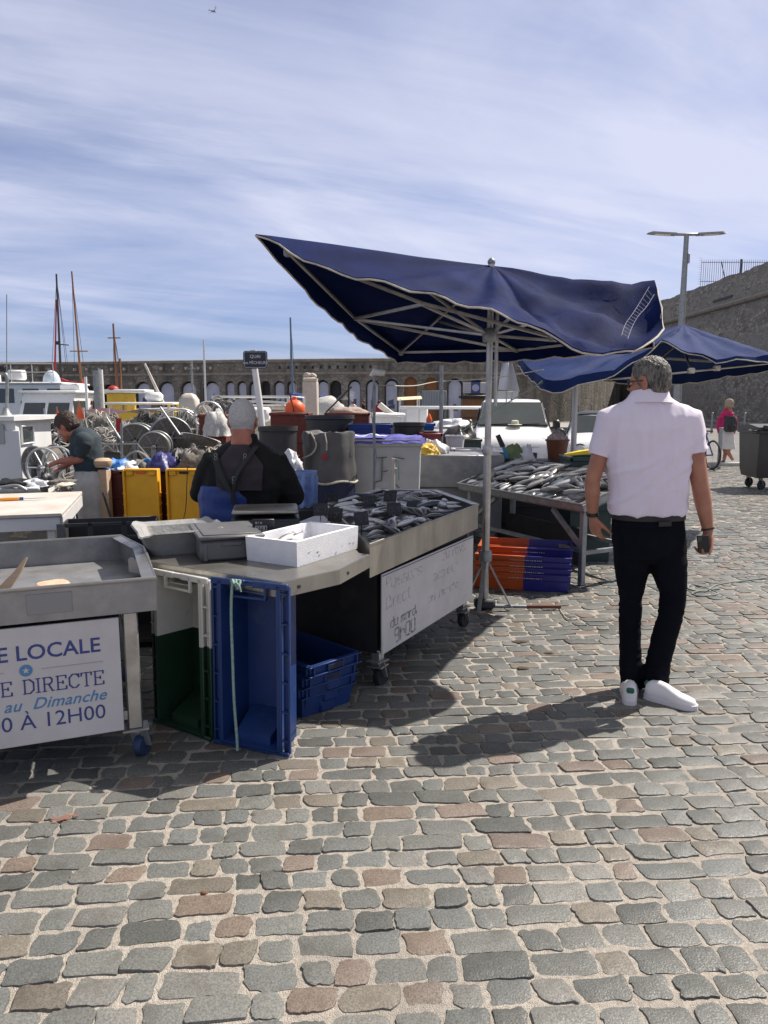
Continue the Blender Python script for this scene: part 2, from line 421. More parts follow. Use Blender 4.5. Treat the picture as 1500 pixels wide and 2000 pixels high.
def copy_thing(o, label=None, mtx=None, parent=None):
 c = o.copy(); COL.objects.link(c)
 if parent is not None: c.parent = parent
 if label: c['label'] = label
 if mtx is not None: c.matrix_world = mtx
 for ch in KIDS.get(o.name, []) or [x for x in bpy.data.objects if x.parent == o]:
  copy_thing(ch, None, None, c)
 return c
KIDS = {}
def spline(pts, k=6, closed=False):
 pts = [Vector(p) for p in pts]; n = len(pts); out = []
 rng = range(n if closed else n - 1)
 for i in rng:
  if closed: a, b, c, d = pts[i - 1], pts[i], pts[(i + 1) % n], pts[(i + 2) % n]
  else: a, b, c, d = pts[max(i - 1, 0)], pts[i], pts[i + 1], pts[min(i + 2, n - 1)]
  for j in range(k):
   t = j / k
   out.append(.5 * ((2 * b) + (c - a) * t + (2 * a - 5 * b + 4 * c - d) * t * t + (3 * b - a - 3 * c + d) * t ** 3))
 if not closed: out.append(pts[-1])
 return out
def remesh(mb, name, mats, voxel, smooth=3, disp=None, factor=.5):
 """melt overlapping closed shapes of mb into one continuous surface"""
 me = mb.mesh(name, mats, None)
 o = bpy.data.objects.new(name, me); COL.objects.link(o)
 r = o.modifiers.new('r', 'REMESH'); r.mode = 'VOXEL'; r.voxel_size = voxel; r.use_smooth_shade = True
 if smooth:
  sm = o.modifiers.new('s', 'SMOOTH'); sm.iterations = smooth; sm.factor = factor
 dg = bpy.context.evaluated_depsgraph_get()
 out = bpy.data.meshes.new_from_object(o.evaluated_get(dg))
 bpy.data.objects.remove(o); bpy.data.meshes.remove(me)
 if disp:
  for v, n in zip(out.vertices, [x.vector.copy() for x in out.vertex_normals]):
   v.co = v.co + n * disp(v.co, n)
 out.materials.clear()
 for m in (mats if isinstance(mats, (list, tuple)) else [mats]): out.materials.append(m)
 out.polygons.foreach_set('use_smooth', [True] * len(out.polygons))
 out.name = name
 return out
def fbm(p, s=1.0): return noise.fractal(Vector(p) * s, 1.0, 2.0, 4)
def offset_poly(poly, d):
 """inward offset of a counter-clockwise polygon"""
 n = len(poly); out = []
 for i in range(n):
  p0, p1, p2 = Vector(poly[i - 1]), Vector(poly[i]), Vector(poly[(i + 1) % n])
  e1, e2 = (p1 - p0).normalized(), (p2 - p1).normalized()
  n1, n2 = Vector((-e1.y, e1.x)), Vector((-e2.y, e2.x))
  b = (n1 + n2); b = b / max(.25, b.dot(n1) )if b.length > 1e-6 else n1
  out.append(p1 + b * d)
 return out
def ccw(poly):
 a = sum(poly[i - 1][0] * poly[i][1] - poly[i][0] * poly[i - 1][1] for i in range(len(poly)))
 return list(poly) if a > 0 else list(reversed(poly))
# ---------------------------------------------------------------- the quay: paving, road, water
QE0, QE1 = Vector((-5.6, 7.4)), Vector((0.6, 19.5))         # the edge of the quay over the harbour
qd = (QE1 - QE0).normalized()
def on_quay(x, y):
 d = Vector((x, y)) - QE0
 return qd.x * d.y - qd.y * d.x < -.15
def build_paving():
 rnd = random.Random(11)
 a = R(4.5); u = Vector((math.cos(a), math.sin(a))); v = Vector((-math.sin(a), math.cos(a)))
 V, Fc, T, MI = [], [], [], []
 pal = [((.21, .213, .205), 6), ((.172, .176, .172), 6), ((.19, .197, .195), 5), ((.235, .21, .18), 3), ((.235, .185, .155), 2), ((.24, .235, .225), 3), ((.14, .145, .14), 3), ((.25, .20, .175), 1)]
 bag = [c for c, k in pal for _ in range(k)]
 def stone(cx, cy, L, Wd, n, seed, dome, hi):
  q = random.Random(seed)
  tx, ty = q.uniform(-.012, .012), q.uniform(-.02, .02)
  z0 = q.uniform(-.0035, .003)
  col = q.choice(bag); k = q.uniform(.70, .98); col = (col[0] * k, col[1] * k, col[2] * k, 1)
  sk = q.uniform(-.22, .22); tp = q.uniform(-.20, .20); Wd *= q.choice((1, 1, q.uniform(.90, 1))); cy += q.uniform(-.005, .005); rot_ = q.gauss(0, .028)
  hx, hy = L / 2, Wd / 2
  na, ne, ns = ((4, 5, 3), (3, 2, 1), (2, 0, 0))[0 if n > 20 else 1 if n > 10 else 2]
  rad = []
  cr = [q.uniform(.006, .020) if q.random() < .7 else q.uniform(.018, .036) for _ in range(4)]
  ctr = ((1, -1), (1, 1), (-1, 1), (-1, -1))
  bow = [q.uniform(-.007, .004) for _ in range(4)]
  for i in range(4):
   sx, sy = ctr[i]; r = min(cr[i], hy * .8, hx * .8); a0 = -math.pi / 2 + i * math.pi / 2
   for k in range(na):
    t = a0 + math.pi / 2 * k / (na - 1)
    rad.append((sx * (hx - r) + r * math.cos(t), sy * (hy - r) + r * math.sin(t)))
   m_ = ns if i % 2 == 0 else ne
   r2 = min(cr[(i + 1) % 4], hy * .8, hx * .8); p0 = rad[-1]
   sx, sy = ctr[(i + 1) % 4]; t = a0 + math.pi / 2
   p1 = (sx * (hx - r2) + r2 * math.cos(t), sy * (hy - r2) + r2 * math.sin(t))
   for k in range(1, m_ + 1):
    f = k / (m_ + 1); w_ = bow[i] * 4 * f * (1 - f)
    rad.append((p0[0] + (p1[0] - p0[0]) * f + math.cos(t) * w_, p0[1] + (p1[1] - p0[1]) * f + math.sin(t) * w_))
  jt = .0030 if n > 20 else .0015
  rad = [(x + sk * y + q.uniform(-jt, jt), y * (1 + tp * x / L) + rot_ * x + q.uniform(-jt, jt)) for x, y in rad]
  n = len(rad)
  base = len(V)
  levels = ((1.0, -.024), (1.0, -.0060), (.965, -.0010), (.72, 0.0012 * dome)) if hi else ((1.0, -.02), (.94, -.001))
  for sc, z in levels:
   inset = (1 - sc)
   for x, y in rad:
    # shrink by a constant width, not by a ratio, so that long stones keep their edges
    kx, ky = 1 - inset * min(1, .11 / L), 1 - inset
    if sc < .9: kx, ky = 1 - .3 * .11 / L, sc
    X, Y = x * kx, y * ky
    p = u * (cx + X) + v * (cy + Y)
    zz = z + z0 + tx * X / .1 * .3 + ty * Y / .1 * .2
    if hi and z > -.02:
     zz += .0022 * noise.noise((p.x * 18, p.y * 18, seed % 97)) if z > -.005 else 0
    V.append((p.x, p.y, zz)); T.append(col)
  for l in range(len(levels) - 1):
   for i in range(n):
    j = (i + 1) % n
    Fc.append((base + l * n + i, base + l * n + j, base + (l + 1) * n + j, base + (l + 1) * n + i)); MI.append(1)
  Fc.append(tuple(base + (len(levels) - 1) * n + i for i in range(n))); MI.append(1)
 r, row = .9, 0
 seed = 0
 while r < 18.6:
  pitch = rnd.uniform(.096, .113)
  umin, umax = -(r * .62 + 2.2), r * .62 + 2.4
  x = umin + rnd.uniform(0, .2)
  while x < umax:
   L = rnd.choice((.085, .092, .10, .108, .115, .125, .138, .152, .172, .205)) * rnd.uniform(.92, 1.08)
   cxx = x + L / 2
   wav = .030 * math.sin(cxx * .9 + 1.3) + .016 * math.sin(cxx * 2.3 + r) + .010 * noise.noise((cxx * 3, r * 3, 2))
   p = u * cxx + v * (r + wav)
   seed += 1
   if on_quay(p.x, p.y):
    d = p.y
    if d < 5.2: stone(cxx, r + wav, L, pitch - .0080, 26, seed, 1, True)
    elif d < 8.5: stone(cxx, r + wav, L, pitch - .0080, 14, seed, 1, True)
    else: stone(cxx, r + wav, L, pitch - .011, 9, seed, 1, False)
   x += L + rnd.uniform(.003, .013)
  r += pitch
 nst = len(V)
 # bed of sandy mortar the stones sit in: one sheet, cut along the quay edge
 quay = [(-3.2, -6.0), (40, -6.0), (40, 46), (13.6, 46), tuple(QE1 + qd * 14), tuple(QE0 - qd * 12)]
 def grid_bed():
  q0 = QE0 - qd * 15
  nx, ny = 150, 150
  b = len(V)
  for j in range(ny + 1):
   for i in range(nx + 1):
    s_, t_ = (i / nx) ** 1.6 * 60, j / ny * 46
    p = q0 + qd * t_ + Vector((qd.y, -qd.x)) * s_
    z = -.0048 + .0022 * noise.noise((p.x * 3, p.y * 3, 0)) if p.y < 18.8 else -.012
    V.append((p.x, p.y, z)); T.append((1, 1, 1, 1))
  for j in range(ny):
   for i in range(nx):
    k = b + j * (nx + 1) + i
    Fc.append((k, k + 1, k + nx + 2, k + nx + 1)); MI.append(0)
 grid_bed()
 # quay wall down to the water
 b = len(V)
 q0, q1 = QE0 - qd * 15, QE0 + qd * 31
 for p in (q0, q1):
  V.append((p.x, p.y, -.0085)); V.append((p.x, p.y, -2.2)); T.extend([(1, 1, 1, 1)] * 2)
 Fc.append((b, b + 1, b + 3, b + 2)); MI.append(0)
 me = bpy.data.meshes.new('quay_paving'); me.from_pydata(V, [], Fc)
 bed = mat('sandy_mortar', (.50, .45, .39), .95, 0, (.33, .295, .255), 60, .9, 240, dirt=(.25, .23, .21), dscale=.9, dlo=.48, dhi=.70)
 st = mat('paving_stone', (1.12, 1.10, 1.06), .50, 0, (.52, .54, .53), 150, .24, 190, spec=.42, dirt=(.56, .53, .48), dscale=7, dlo=.52, dhi=.72, tintattr=True, rvar=.14)
 me.materials.append(bed); me.materials.append(st)
 me.polygons.foreach_set('material_index', MI)
 at = me.attributes.new('tint', 'FLOAT_COLOR', 'POINT')
 at.data.foreach_set('color', [c for t in T for c in t])
 me.polygons.foreach_set('use_smooth', [True] * len(me.polygons))
 me.set_sharp_from_angle(angle=R(50))
 o = link(me, 'quay_paving'); structure(o)
 return o
build_paving()
mb = MB(); mb.add([(1.4, 19.0, -.004), (40, 17.4, -.004), (60, 100, -.004), (-70, 100, -.004), (-70, 47, -.004), (14.5, 47, -.004)], [(0, 1, 2, 3, 4, 5)])
structure(mb.build('road', M['asphalt'], ang=None))
mb = MB()
mb.bar((1.3, 18.9, .03), (24, 17.9, .03), .28, .10, bev=.012)
structure(mb.build('kerb', mat('pale_kerb_stone', (.46, .44, .41), .8, 0, (.36, .345, .32), 5, .2, 40)))
mb = MB(); mb.box((-30, 52, -.95), (92, 10, 1.9)); mb.box((14.5, 46.9, -.95), (3, .2, 1.9))
structure(mb.build('far_quay', mat('concrete_quay', (.33, .32, .30), .85, 0, (.25, .24, .225), 2, .3, 20)))
mb = MB(); mb.add([(-400, -60, -1.3), (60, -60, -1.3), (60, 60, -1.3), (-400, 60, -1.3)], [(0, 1, 2, 3)])
structure(mb.build('water', mat('harbour_water', (.012, .03, .035), .07, 0, (.016, .04, .045), 1, .5, 6), ang=None))
mb = MB(); mb.add([(-900, 46, -1.6), (900, 46, -1.6), (900, 1500, -1.6), (-900, 1500, -1.6)], [(0, 1, 2, 3)])
mb.add([(-900, -300, -1.7), (900, -300, -1.7), (900, 46, -1.7), (-900, 46, -1.7)], [(0, 1, 2, 3)])
structure(mb.build('ground', mat('distant_ground', (.2, .19, .17), .9), ang=None))
# ---------------------------------------------------------------- ramparts
def wall_mat(name, c1, c2, c3, rubble, stretch, mortar=.04):
 m = bpy.data.materials.new(name); m.use_nodes = True; t = m.node_tree; b = t.nodes['Principled BSDF']
 b.inputs['Roughness'].default_value = .92
 tcn = t.nodes.new('ShaderNodeTexCoord')
 mp = t.nodes.new('ShaderNodeMapping'); mp.inputs['Scale'].default_value = (1, 1, 1.7); t.links.new(tcn.outputs['Object'], mp.inputs[0])
 vo = t.nodes.new('ShaderNodeTexVoronoi'); vo.inputs['Scale'].default_value = rubble; vo.inputs['Randomness'].default_value = .9
 t.links.new(mp.outputs[0], vo.inputs['Vector'])
 ve = t.nodes.new('ShaderNodeTexVoronoi'); ve.feature = 'DISTANCE_TO_EDGE'; ve.inputs['Scale'].default_value = rubble; ve.inputs['Randomness'].default_value = .9
 t.links.new(mp.outputs[0], ve.inputs['Vector'])
 sx = t.nodes.new('ShaderNodeSeparateColor'); t.links.new(vo.outputs['Color'], sx.inputs[0])
 mr = t.nodes.new('ShaderNodeMix'); mr.data_type = 'RGBA'; t.links.new(sx.outputs[0], mr.inputs[0]); mr.inputs[6].default_value = (*c1, 1); mr.inputs[7].default_value = (*c2, 1)
 ed = t.nodes.new('ShaderNodeMapRange'); t.links.new(ve.outputs['Distance'], ed.inputs[0]); ed.inputs[1].default_value, ed.inputs[2].default_value = .0, mortar * 2
 ed.inputs[3].default_value, ed.inputs[4].default_value = .55, 1
 m2 = t.nodes.new('ShaderNodeMix'); m2.data_type = 'RGBA'; m2.blend_type = 'MULTIPLY'; m2.inputs[0].default_value = 1
 t.links.new(mr.outputs[2], m2.inputs[6]); t.links.new(ed.outputs[0], m2.inputs[7])
 mp2 = t.nodes.new('ShaderNodeMapping'); mp2.inputs['Scale'].default_value = stretch; t.links.new(tcn.outputs['Object'], mp2.inputs[0])
 nz = t.nodes.new('ShaderNodeTexNoise'); nz.inputs['Scale'].default_value = 1; nz.inputs['Detail'].default_value = 9; nz.inputs['Roughness'].default_value = .65
 t.links.new(mp2.outputs[0], nz.inputs['Vector'])
 st = t.nodes.new('ShaderNodeMapRange'); t.links.new(nz.outputs[0], st.inputs[0]); st.inputs[1].default_value, st.inputs[2].default_value = .42, .66
 m3 = t.nodes.new('ShaderNodeMix'); m3.data_type = 'RGBA'; t.links.new(st.outputs[0], m3.inputs[0]); t.links.new(m2.outputs[2], m3.inputs[6]); m3.inputs[7].default_value = (*c3, 1)
 t.links.new(m3.outputs[2], b.inputs['Base Color'])
 bp = t.nodes.new('ShaderNodeBump'); bp.inputs['Strength'].default_value = .8; bp.inputs['Distance'].default_value = .06
 t.links.new(ed.outputs[0], bp.inputs['Height']); t.links.new(bp.outputs[0], b.inputs['Normal'])
 return m
WALL1 = wall_mat('weathered_rampart_stone', (.175, .155, .13), (.27, .245, .21), (.08, .073, .065), 2.2, (1.3, 1.3, .16))
WALL2 = wall_mat('rubble_rampart_stone', (.17, .15, .13), (.37, .34, .30), (.25, .235, .215), 2.6, (.25, .25, .35), .07)
wl = spline([(-75, 67), (-50, 65), (-36, 63.5), (-25, 62), (-12, 59), (0, 57), (9, 57.5), (15, 61), (20, 68), (24.5, 78), (27, 90)], 14)
wl = [Vector((p.x, p.y)) for p in (Vector((*q, 0)) if len(q) == 2 else q for q in wl)]
cum = [0]
for i in range(1, len(wl)): cum.append(cum[-1] + (wl[i] - wl[i - 1]).length)
def wpos(s, off=0.0):
 i = 1
 while i < len(cum) - 1 and cum[i] < s: i += 1
 t = (s - cum[i - 1]) / (cum[i] - cum[i - 1]); d = (wl[i] - wl[i - 1]).normalized()
 p = wl[i - 1].lerp(wl[i], t)
 n = Vector((d.y, -d.x))
 return p + n * off
def s_at(px):
 best, bs = 1e9, 0
 for k in range(int(cum[-1] * 20)):
  p = wpos(k / 20.0); q = p.x / (p.y * CP) * FPX + 750
  if abs(q - px) < best: best, bs = abs(q - px), k / 20.0
 return bs
TOP = 4.75
arches = [(172, .66, 3.0, 'dark'), (212, .66, 3.0, 'dark'), (280, .70, 3.2, 'poster'), (325, .70, 3.2, 'poster'), (368, .70, 3.2, 'poster'), (414, .70, 3.2, 'poster'), (449, .38, 3.2, 'poster'), (473, .38, 3.2, 'poster'),
          (497, .44, 3.2, 'poster'), (519, .40, 3.2, 'dark'), (545, .44, 3.2, 'poster'), (571, .38, 3.2, 'poster'), (630, .46, 3.25, 'poster'), (656, .46, 3.2, 'dark'), (692, .50, 3.25, 'poster'), (727, .5, 3.25, 'poster'), (765, .52, 3.3, 'poster'),
          (802, .48, 3.45, 'orange'), (842, .52, 3.4, 'orange'), (889, .58, 3.35, 'poster'), (930, .55, 3.3, 'dark'), (120, .66, 3.0, 'dark'), (64, .66, 3.0, 'dark'), (20, .66, 3.0, 'dark')]
arches = sorted((s_at(px), hw, zt, kind) for px, hw, zt, kind in arches)
ramp = thing('stone_rampart', 'long dark stone rampart with arched bays across the harbour', 'rampart', (0, 60, 0))
W0 = Matrix.Translation((0, -60, 0))
mb = MB(); mb.M = W0
def wq(s0, s1, za, zb, off0=0., off1=0.):
 n = max(1, int((s1 - s0) / 1.2))
 for k in range(n):
  a, b = s0 + (s1 - s0) * k / n, s0 + (s1 - s0) * (k + 1) / n
  pa, pb = wpos(a, off0), wpos(b, off0)
  mb.add([(*pa, za), (*pb, za), (*pb, zb), (*pa, zb)], [(0, 1, 2, 3)])
prev = .2
NS = 12
for s0, hw, zt, kind in arches:
 wq(prev, s0 - hw, -.1, TOP); prev = s0 + hw
 zs = zt - hw
 pts = [(s0 - hw * math.cos(math.pi * k / NS), zs + hw * math.sin(math.pi * k / NS)) for k in range(NS + 1)]
 for (a, za), (b, zb) in zip(pts, pts[1:]):
  pa, pb, qa, qb = wpos(a), wpos(b), wpos(a, -.6), wpos(b, -.6)
  mb.add([(*pa, za), (*pb, zb), (*pb, TOP), (*pa, TOP), (*qb, zb), (*qa, za)], [(0, 1, 2, 3), (0, 1, 4, 5)])
 for sg in (-1, 1):
  pa, qa = wpos(s0 + sg * hw), wpos(s0 + sg * hw, -.6)
  mb.add([(*pa, -.1), (*qa, -.1), (*qa, zs), (*pa, zs)], [(0, 1, 2, 3)])
wq(prev, cum[-1] - .2, -.1, TOP)
# top walk and back
n = 60
for k in range(n):
 a, b = .2 + (cum[-1] - .4) * k / n, .2 + (cum[-1] - .4) * (k + 1) / n
 pa, pb, qa, qb = wpos(a), wpos(b), wpos(a, -3), wpos(b, -3)
 mb.add([(*pa, TOP), (*pb, TOP), (*qb, TOP), (*qa, TOP), (*qb, -.1), (*qa, -.1)], [(0, 1, 2, 3), (3, 2, 4, 5)])
mb.build('wall', WALL1, ramp, ang=30)
mb = MB(); mb.M = W0
def sweep(za, zb, out, n=70):
 rings = []
 for k in range(n + 1):
  s_ = .2 + (cum[-1] - .4) * k / n
  p, q = wpos(s_, out), wpos(s_, .002)
  rings.append([(*p, za), (*p, zb), (*q, zb + .05), (*q, za - .05)])
 mb.loft(rings)
sweep(3.68, 3.80, .10)
mb.build('string_course', mat('pale_course_stone', (.30, .265, .225), .9, 0, (.2, .175, .15), 3), ramp)
mb = MB(); mb.M = W0
sweep(TOP - .12, TOP + .06, .12)
mb.build('coping', mat('coping_stone', (.26, .235, .21), .9, 0, (.17, .15, .13), 2), ramp)
def arch_panel(s0, hw, zt, off, m_, name, extra=None):
 mb = MB(); mb.M = W0
 zs = zt - hw
 prof = [(s0 - hw, 0)] + [(s0 - hw * math.cos(math.pi * k / NS), zs + hw * math.sin(math.pi * k / NS)) for k in range(NS + 1)] + [(s0 + hw, 0)]
 f = [(*wpos(s_, off), z) for s_, z in prof]; g = [(*wpos(s_, off - .05), z) for s_, z in prof]
 mb.loft([f, g])
 ms = [m_]
 if extra:
  ms.append(extra); mb.cur = 1
  r_ = random.Random(int(s0 * 100))
  for k in range(2):
   za = r_.uniform(.9, 1.5); hh = r_.uniform(.3, .8); a = hw * r_.uniform(.3, .7)
   pa, pb = wpos(s0 - a, off + .004), wpos(s0 + a * r_.uniform(.4, 1), off + .004)
   mb.add([(*pa, za), (*pb, za), (*pb, za + hh), (*pa, za + hh * .7)], [(0, 1, 2, 3)])
 return mb.build(name, ms, ramp)
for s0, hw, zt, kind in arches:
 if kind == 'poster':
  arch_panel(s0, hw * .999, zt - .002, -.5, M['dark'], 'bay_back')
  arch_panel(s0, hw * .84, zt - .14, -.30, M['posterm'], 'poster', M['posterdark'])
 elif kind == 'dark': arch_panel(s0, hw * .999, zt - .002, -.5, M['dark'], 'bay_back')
 else:
  arch_panel(s0, hw * .999, zt - .002, -.4, M['orangedoor'], 'door')
for px in [x for x in range(8, 436, 24)]:
 mb = MB(); mb.M = W0
 s_ = s_at(px); p, q = wpos(s_, .32), wpos(s_, .004)
 mb.bar((*q, 4.22), (*p, 4.18), .16, .22, bev=.03)
 mb.build('drain_spout', M['stone'], ramp)
for px in range(548, 740, 16):
 mb = MB(); mb.M = W0
 s_ = s_at(px); p, q = wpos(s_, .006), wpos(s_, -.1)
 mb.bar((*q, 4.2), (*p, 4.2), .2, .24)
 mb.build('putlog_hole', M['dark'], ramp)
# the high wall on the right
XW = 27.4
hw_ = thing('high_stone_wall', 'high rubble stone rampart along the road at right', 'wall', (XW, 60, 0))
mb = MB()
def hwall(u_, v_):
 y = -46 + u_ * 84
 z = v_ * 11.45
 top = .14 * noise.noise((y * .35, 0, 0)) + .12 * noise.noise((y * 1.9, 3, 0)) if v_ > .999 else 0
 return (-1.25 * (1 - v_) + .10 * noise.noise((y * .8, z * .8, 1)), y, z + top)
mb.sheet(hwall, 150, 24)
mb.sheet(lambda u_, v_: (v_ * 8, -46 + u_ * 84, 11.45 + .14 * noise.noise(((-46 + u_ * 84) * .35, 0, 0)) + .12 * noise.noise(((-46 + u_ * 84) * 1.9, 3, 0)) if v_ < .01 else 11.35), 150, 3)
mb.add([(8, -46, 0), (8, 38, 0), (8, 38, 11.35), (8, -46, 11.35), (-1.25, 38, 0), (0, 38, 11.35)], [(0, 1, 2, 3), (4, 1, 2, 5)])
mb.build('wall', WALL2, hw_, ang=60)
mb = MB()
pts = [(-.38 + .04 * noise.noise((y * .3, 7, 7)), y, 9.15) for y in range(-46, 39, 2)]
mb.tube(pts, .22, 8)
mb.build('cordon', mat('cordon_stone', (.30, .265, .225), .9, 0, (.2, .175, .15), 3, .4, 12), hw_)
mb = MB(); mb.box((-.16, -11.2, 9.95), (.12, 7, .32)); mb.box((-.2, 1.5, 9.75), (.1, 3.4, .2))
mb.build('slot', M['dark'], hw_)
mb = MB()
mb.bar((-2.6, -44, .06), (-2.6, 30, .06), 1.6, .24, bev=.02)
mb.build('footing', mat('wall_footing_stone', (.28, .265, .245), .85, 0, (.2, .19, .175), 2), hw_)
# railing on top of the wall
c0, c1, zt = P(1368, 557, 68), P(1620, 557, 68), P(1430, 506, 68).z
rl = thing('iron_railing', 'grey iron railing with pointed bars on top of the stone wall', 'railing', (c0.x, 68, c0.z))
mb = MB(); L = c1.x - c0.x; H = zt - c0.z; k = 0
while k * .19 < L:
 x = k * .19; mb.tube([(x, 0, -1.6), (x, 0, H - .16), (x, 0, H)], [.022, .022, .004], 5); k += 1
for j in range(12): mb.tube([(-.28, 0, .1 + j * .2), (.02, 0, .12 + j * .2)], [.006, .02], 5)
mb.build('bars', M['galv'], rl)
mb = MB()
for z in (.32, H - .28): mb.bar((0, 0, z), (L, 0, z), .05, .05)
mb.build('rail', M['galv'], rl)
mb = MB(); mb.bar((3.5, .06, -1.9), (3.5, .06, H), .16, .12); mb.build('post', M['iron'], rl)
mb = MB(); mb.bar((1.75, .05, H - .2), (2.6, .05, -1.2), .06, .06); mb.build('brace', M['iron'], rl)
# street lamp
b0 = P(1322, 790, 25); b0.z = 0
lp = thing('street_lamp', 'tall grey street lamp with two flat arms beside the stone wall', 'street lamp', b0)
topz = P(1345, 458, 25).z
mb = MB(); mb.tube([(0, 0, 0), (0, 0, 1.2), (0, 0, topz)], [.16, .14, .075], 12); mb.lathe([(.2, 0), (.2, .03), (.16, .05)], n=12)
mb.build('pole', M['galv'], lp)
mb = MB(); mb.box((.09, -.02, topz - .75), (.07, .12, .3), bev=.01); mb.build('control_box', M['galv'], lp)
mb = MB(); mb.bar((-.55, 0, topz), (.55, 0, topz), .12, .07, bev=.015); mb.build('cross_arm', M['galv'], lp)
for sg in (-1, 1):
 mb = MB()
 mb.loft([[(sg * .35, -.13, topz - .03), (sg * .35, .13, topz - .03), (sg * .35, .13, topz + .035), (sg * .35, -.13, topz + .035)],
             [(sg * 1.12, -.15, topz + .015), (sg * 1.12, .15, topz + .015), (sg * 1.12, .13, topz + .075), (sg * 1.12, -.13, topz + .075)],
             [(sg * 1.26, -.12, topz + .03), (sg * 1.26, .12, topz + .03), (sg * 1.26, .08, topz + .045), (sg * 1.26, -.08, topz + .045)]])
 o = mb.build('lamp_head', M['galv'], lp)
 mb = MB(); mb.box((sg * .78, 0, topz - .012), (.5, .2, .02), Matrix.Rotation(-sg * R(3.3), 4, 'Y')); mb.build('lens', M['lampwhite'], o)
# ---------------------------------------------------------------- market umbrellas
def canopy(name, mats, O, rim, parent, drop, wr, nsub=10, nring=16, seed=0, sag=.05, scallop=.26, pip=.0065, drops=None, up=1.0):
 """cloth hung from peak O over a closed rim of 3-D points, with a scalloped valance and piping; a part of parent (world coords given)"""
 inv = parent.matrix_world.inverted() if parent.matrix_world else Matrix.Identity(4)
 inv = Matrix.Translation(-parent.location)
 O = Vector(O); rim = [Vector(p) for p in rim]
 loop, corner = [], []
 n = len(rim)
 for i in range(n):
  a, b = rim[i], rim[(i + 1) % n]
  L = (b - a).length; ns = max(4, int(L / .09))
  for k in range(ns):
   t = k / ns
   p = a.lerp(b, t); p.z -= sag * 4 * t * (1 - t) * (1.0 if not drops or drops[i] > .1 else .1)
   if drops and drops[i] < .1: p.z += .014 * math.sin((p.x * 2.2 - p.y) * 7.5)
   loop.append(p); da, db = (drops[i], drops[(i + 1) % n]) if drops else (drop, drop); corner.append(da if t < .6 else da + (db - da) * (t - .6) / .4)
 m = len(loop)
 V = []
 for r in range(1, nring + 1):
  t = r / nring
  for i, p in enumerate(loop):
   q = O.lerp(p, t)
   rg = 1 if up else min(1, abs(5.66 - .23 * (q.x - .79) - q.y) / .55 if q.x > .79 else abs(5.66 + .42 * (q.x - .79) - q.y) / .5)
   q.z -= sag * 1.2 * math.sin(math.pi * t) * (0.6 + .4 * math.sin(i * .5)) * rg
   a = rg * wr(q) * min(1, 4 * t * (1.12 - t)) if r < nring else wr(q) * .12
   w1 = noise.noise((q.x * 3.1 + seed, q.y * 3.1, 0)) * .6 + noise.noise((q.x * 8 + q.z * 4, q.y * 7, seed)) * .3 + abs(noise.noise((q.x * 5 - q.y * 5, q.z * 9, 3 + seed))) * .6
   q.z += a * (w1 if up == 1 else w1 - .62); q.x += a * .5 * noise.noise((q.y * 6, q.z * 6, seed + 5)); q.y += a * .5 * noise.noise((q.x * 6, q.z * 6, seed + 9))
   V.append(q)
 V.append(O); oi = len(V) - 1
 F = []
 for i in range(m):
  j = (i + 1) % m
  F.append((oi, i, j))
  for r in range(nring - 1): F.append((r * m + i, r * m + j, (r + 1) * m + j, (r + 1) * m + i))
 mb = MB(); mb.M = inv; mb.add(V, F)
 o = mb.build('canopy', mats[0], parent, ang=70, normals=False)
 # valance
 edge = [V[(nring - 1) * m + i] for i in range(m)]
 arc = [0]
 for i in range(m): arc.append(arc[-1] + (edge[(i + 1) % m] - edge[i]).length)
 rings = []
 for i in range(m):
  c = edge[i]; out = (c - O); out.z = 0; out.normalize()
  sw = noise.noise((arc[i] * 2.2, seed, 1)) * .05 + noise.noise((arc[i] * 6, seed, 4)) * .02
  d = corner[i] * (.88 + .14 * abs(math.sin(math.pi * arc[i] / scallop)) + .1 * noise.noise((arc[i] * 1.5, seed, 2)))
  rings.append([c + out * sw * t + Vector((0, 0, -d * t)) for t in (0, .35, .7, 1)])
 mb = MB(); mb.M = inv
 b = [p for r in rings for p in r]
 F = [(i * 4 + k, ((i + 1) % m) * 4 + k, ((i + 1) % m) * 4 + k + 1, i * 4 + k + 1) for i in range(m) for k in range(3)]
 mb.add(b, F); v = mb.build('valance', mats[0], o, ang=70, normals=False)
 mb = MB(); mb.M = inv; mb.tube([r[-1] for r in rings], pip, 6, closed=True); mb.build('piping', M['piping'], o)
 return edge, rings
PU = G(946, 1190)
um = thing('market_umbrella', 'large navy blue market umbrella tilted over the near fish counter', 'umbrella', PU)
hubz = P(963, 655, PU.y).z; capz = P(964, 514, PU.y).z
A = P(545, 466, 5.0); B = P(778, 676, 7.1); Cc = P(1212, 634, 4.25); Dd = P(1280, 640, 6.3); E = P(1288, 548, 5.15); E2 = P(1272, 600, 4.7)
O_ = P(962, 519, PU.y)
def wr1(q):
 k = max(0, min(1, (q.x - .75) / .9))
 return .045 + .17 * k
rimU = [P(499, 452, 5.02), P(640, 524, 4.86), P(780, 554, 4.72), P(870, 579, 4.62), P(960, 604, 4.55), P(1030, 624, 4.46), P(1100, 662, 4.38), P(1178, 690, 4.28), P(1240, 676, 4.42), P(1296, 632, 4.72), P(1290, 588, 4.95), P(1280, 543, 5.18), Dd, B]
canopy('canopy', [M['navy']], O_, rimU, um, .155, wr1, seed=2, sag=.04, drops=[.012] * 11 + [.03, .155, .155], up=0)
L0 = -PU
mb = MB()
mb.tube([(0, 0, .02), (0, 0, 1.25)], .030, 14); mb.tube([(0, 0, 1.2), (0, 0, capz - PU.z)], .024, 14)
mb.lathe([(.034, 1.19), (.036, 1.2), (.036, 1.25), (.034, 1.26)], n=14)
mb.build('pole', M['alu'], um)
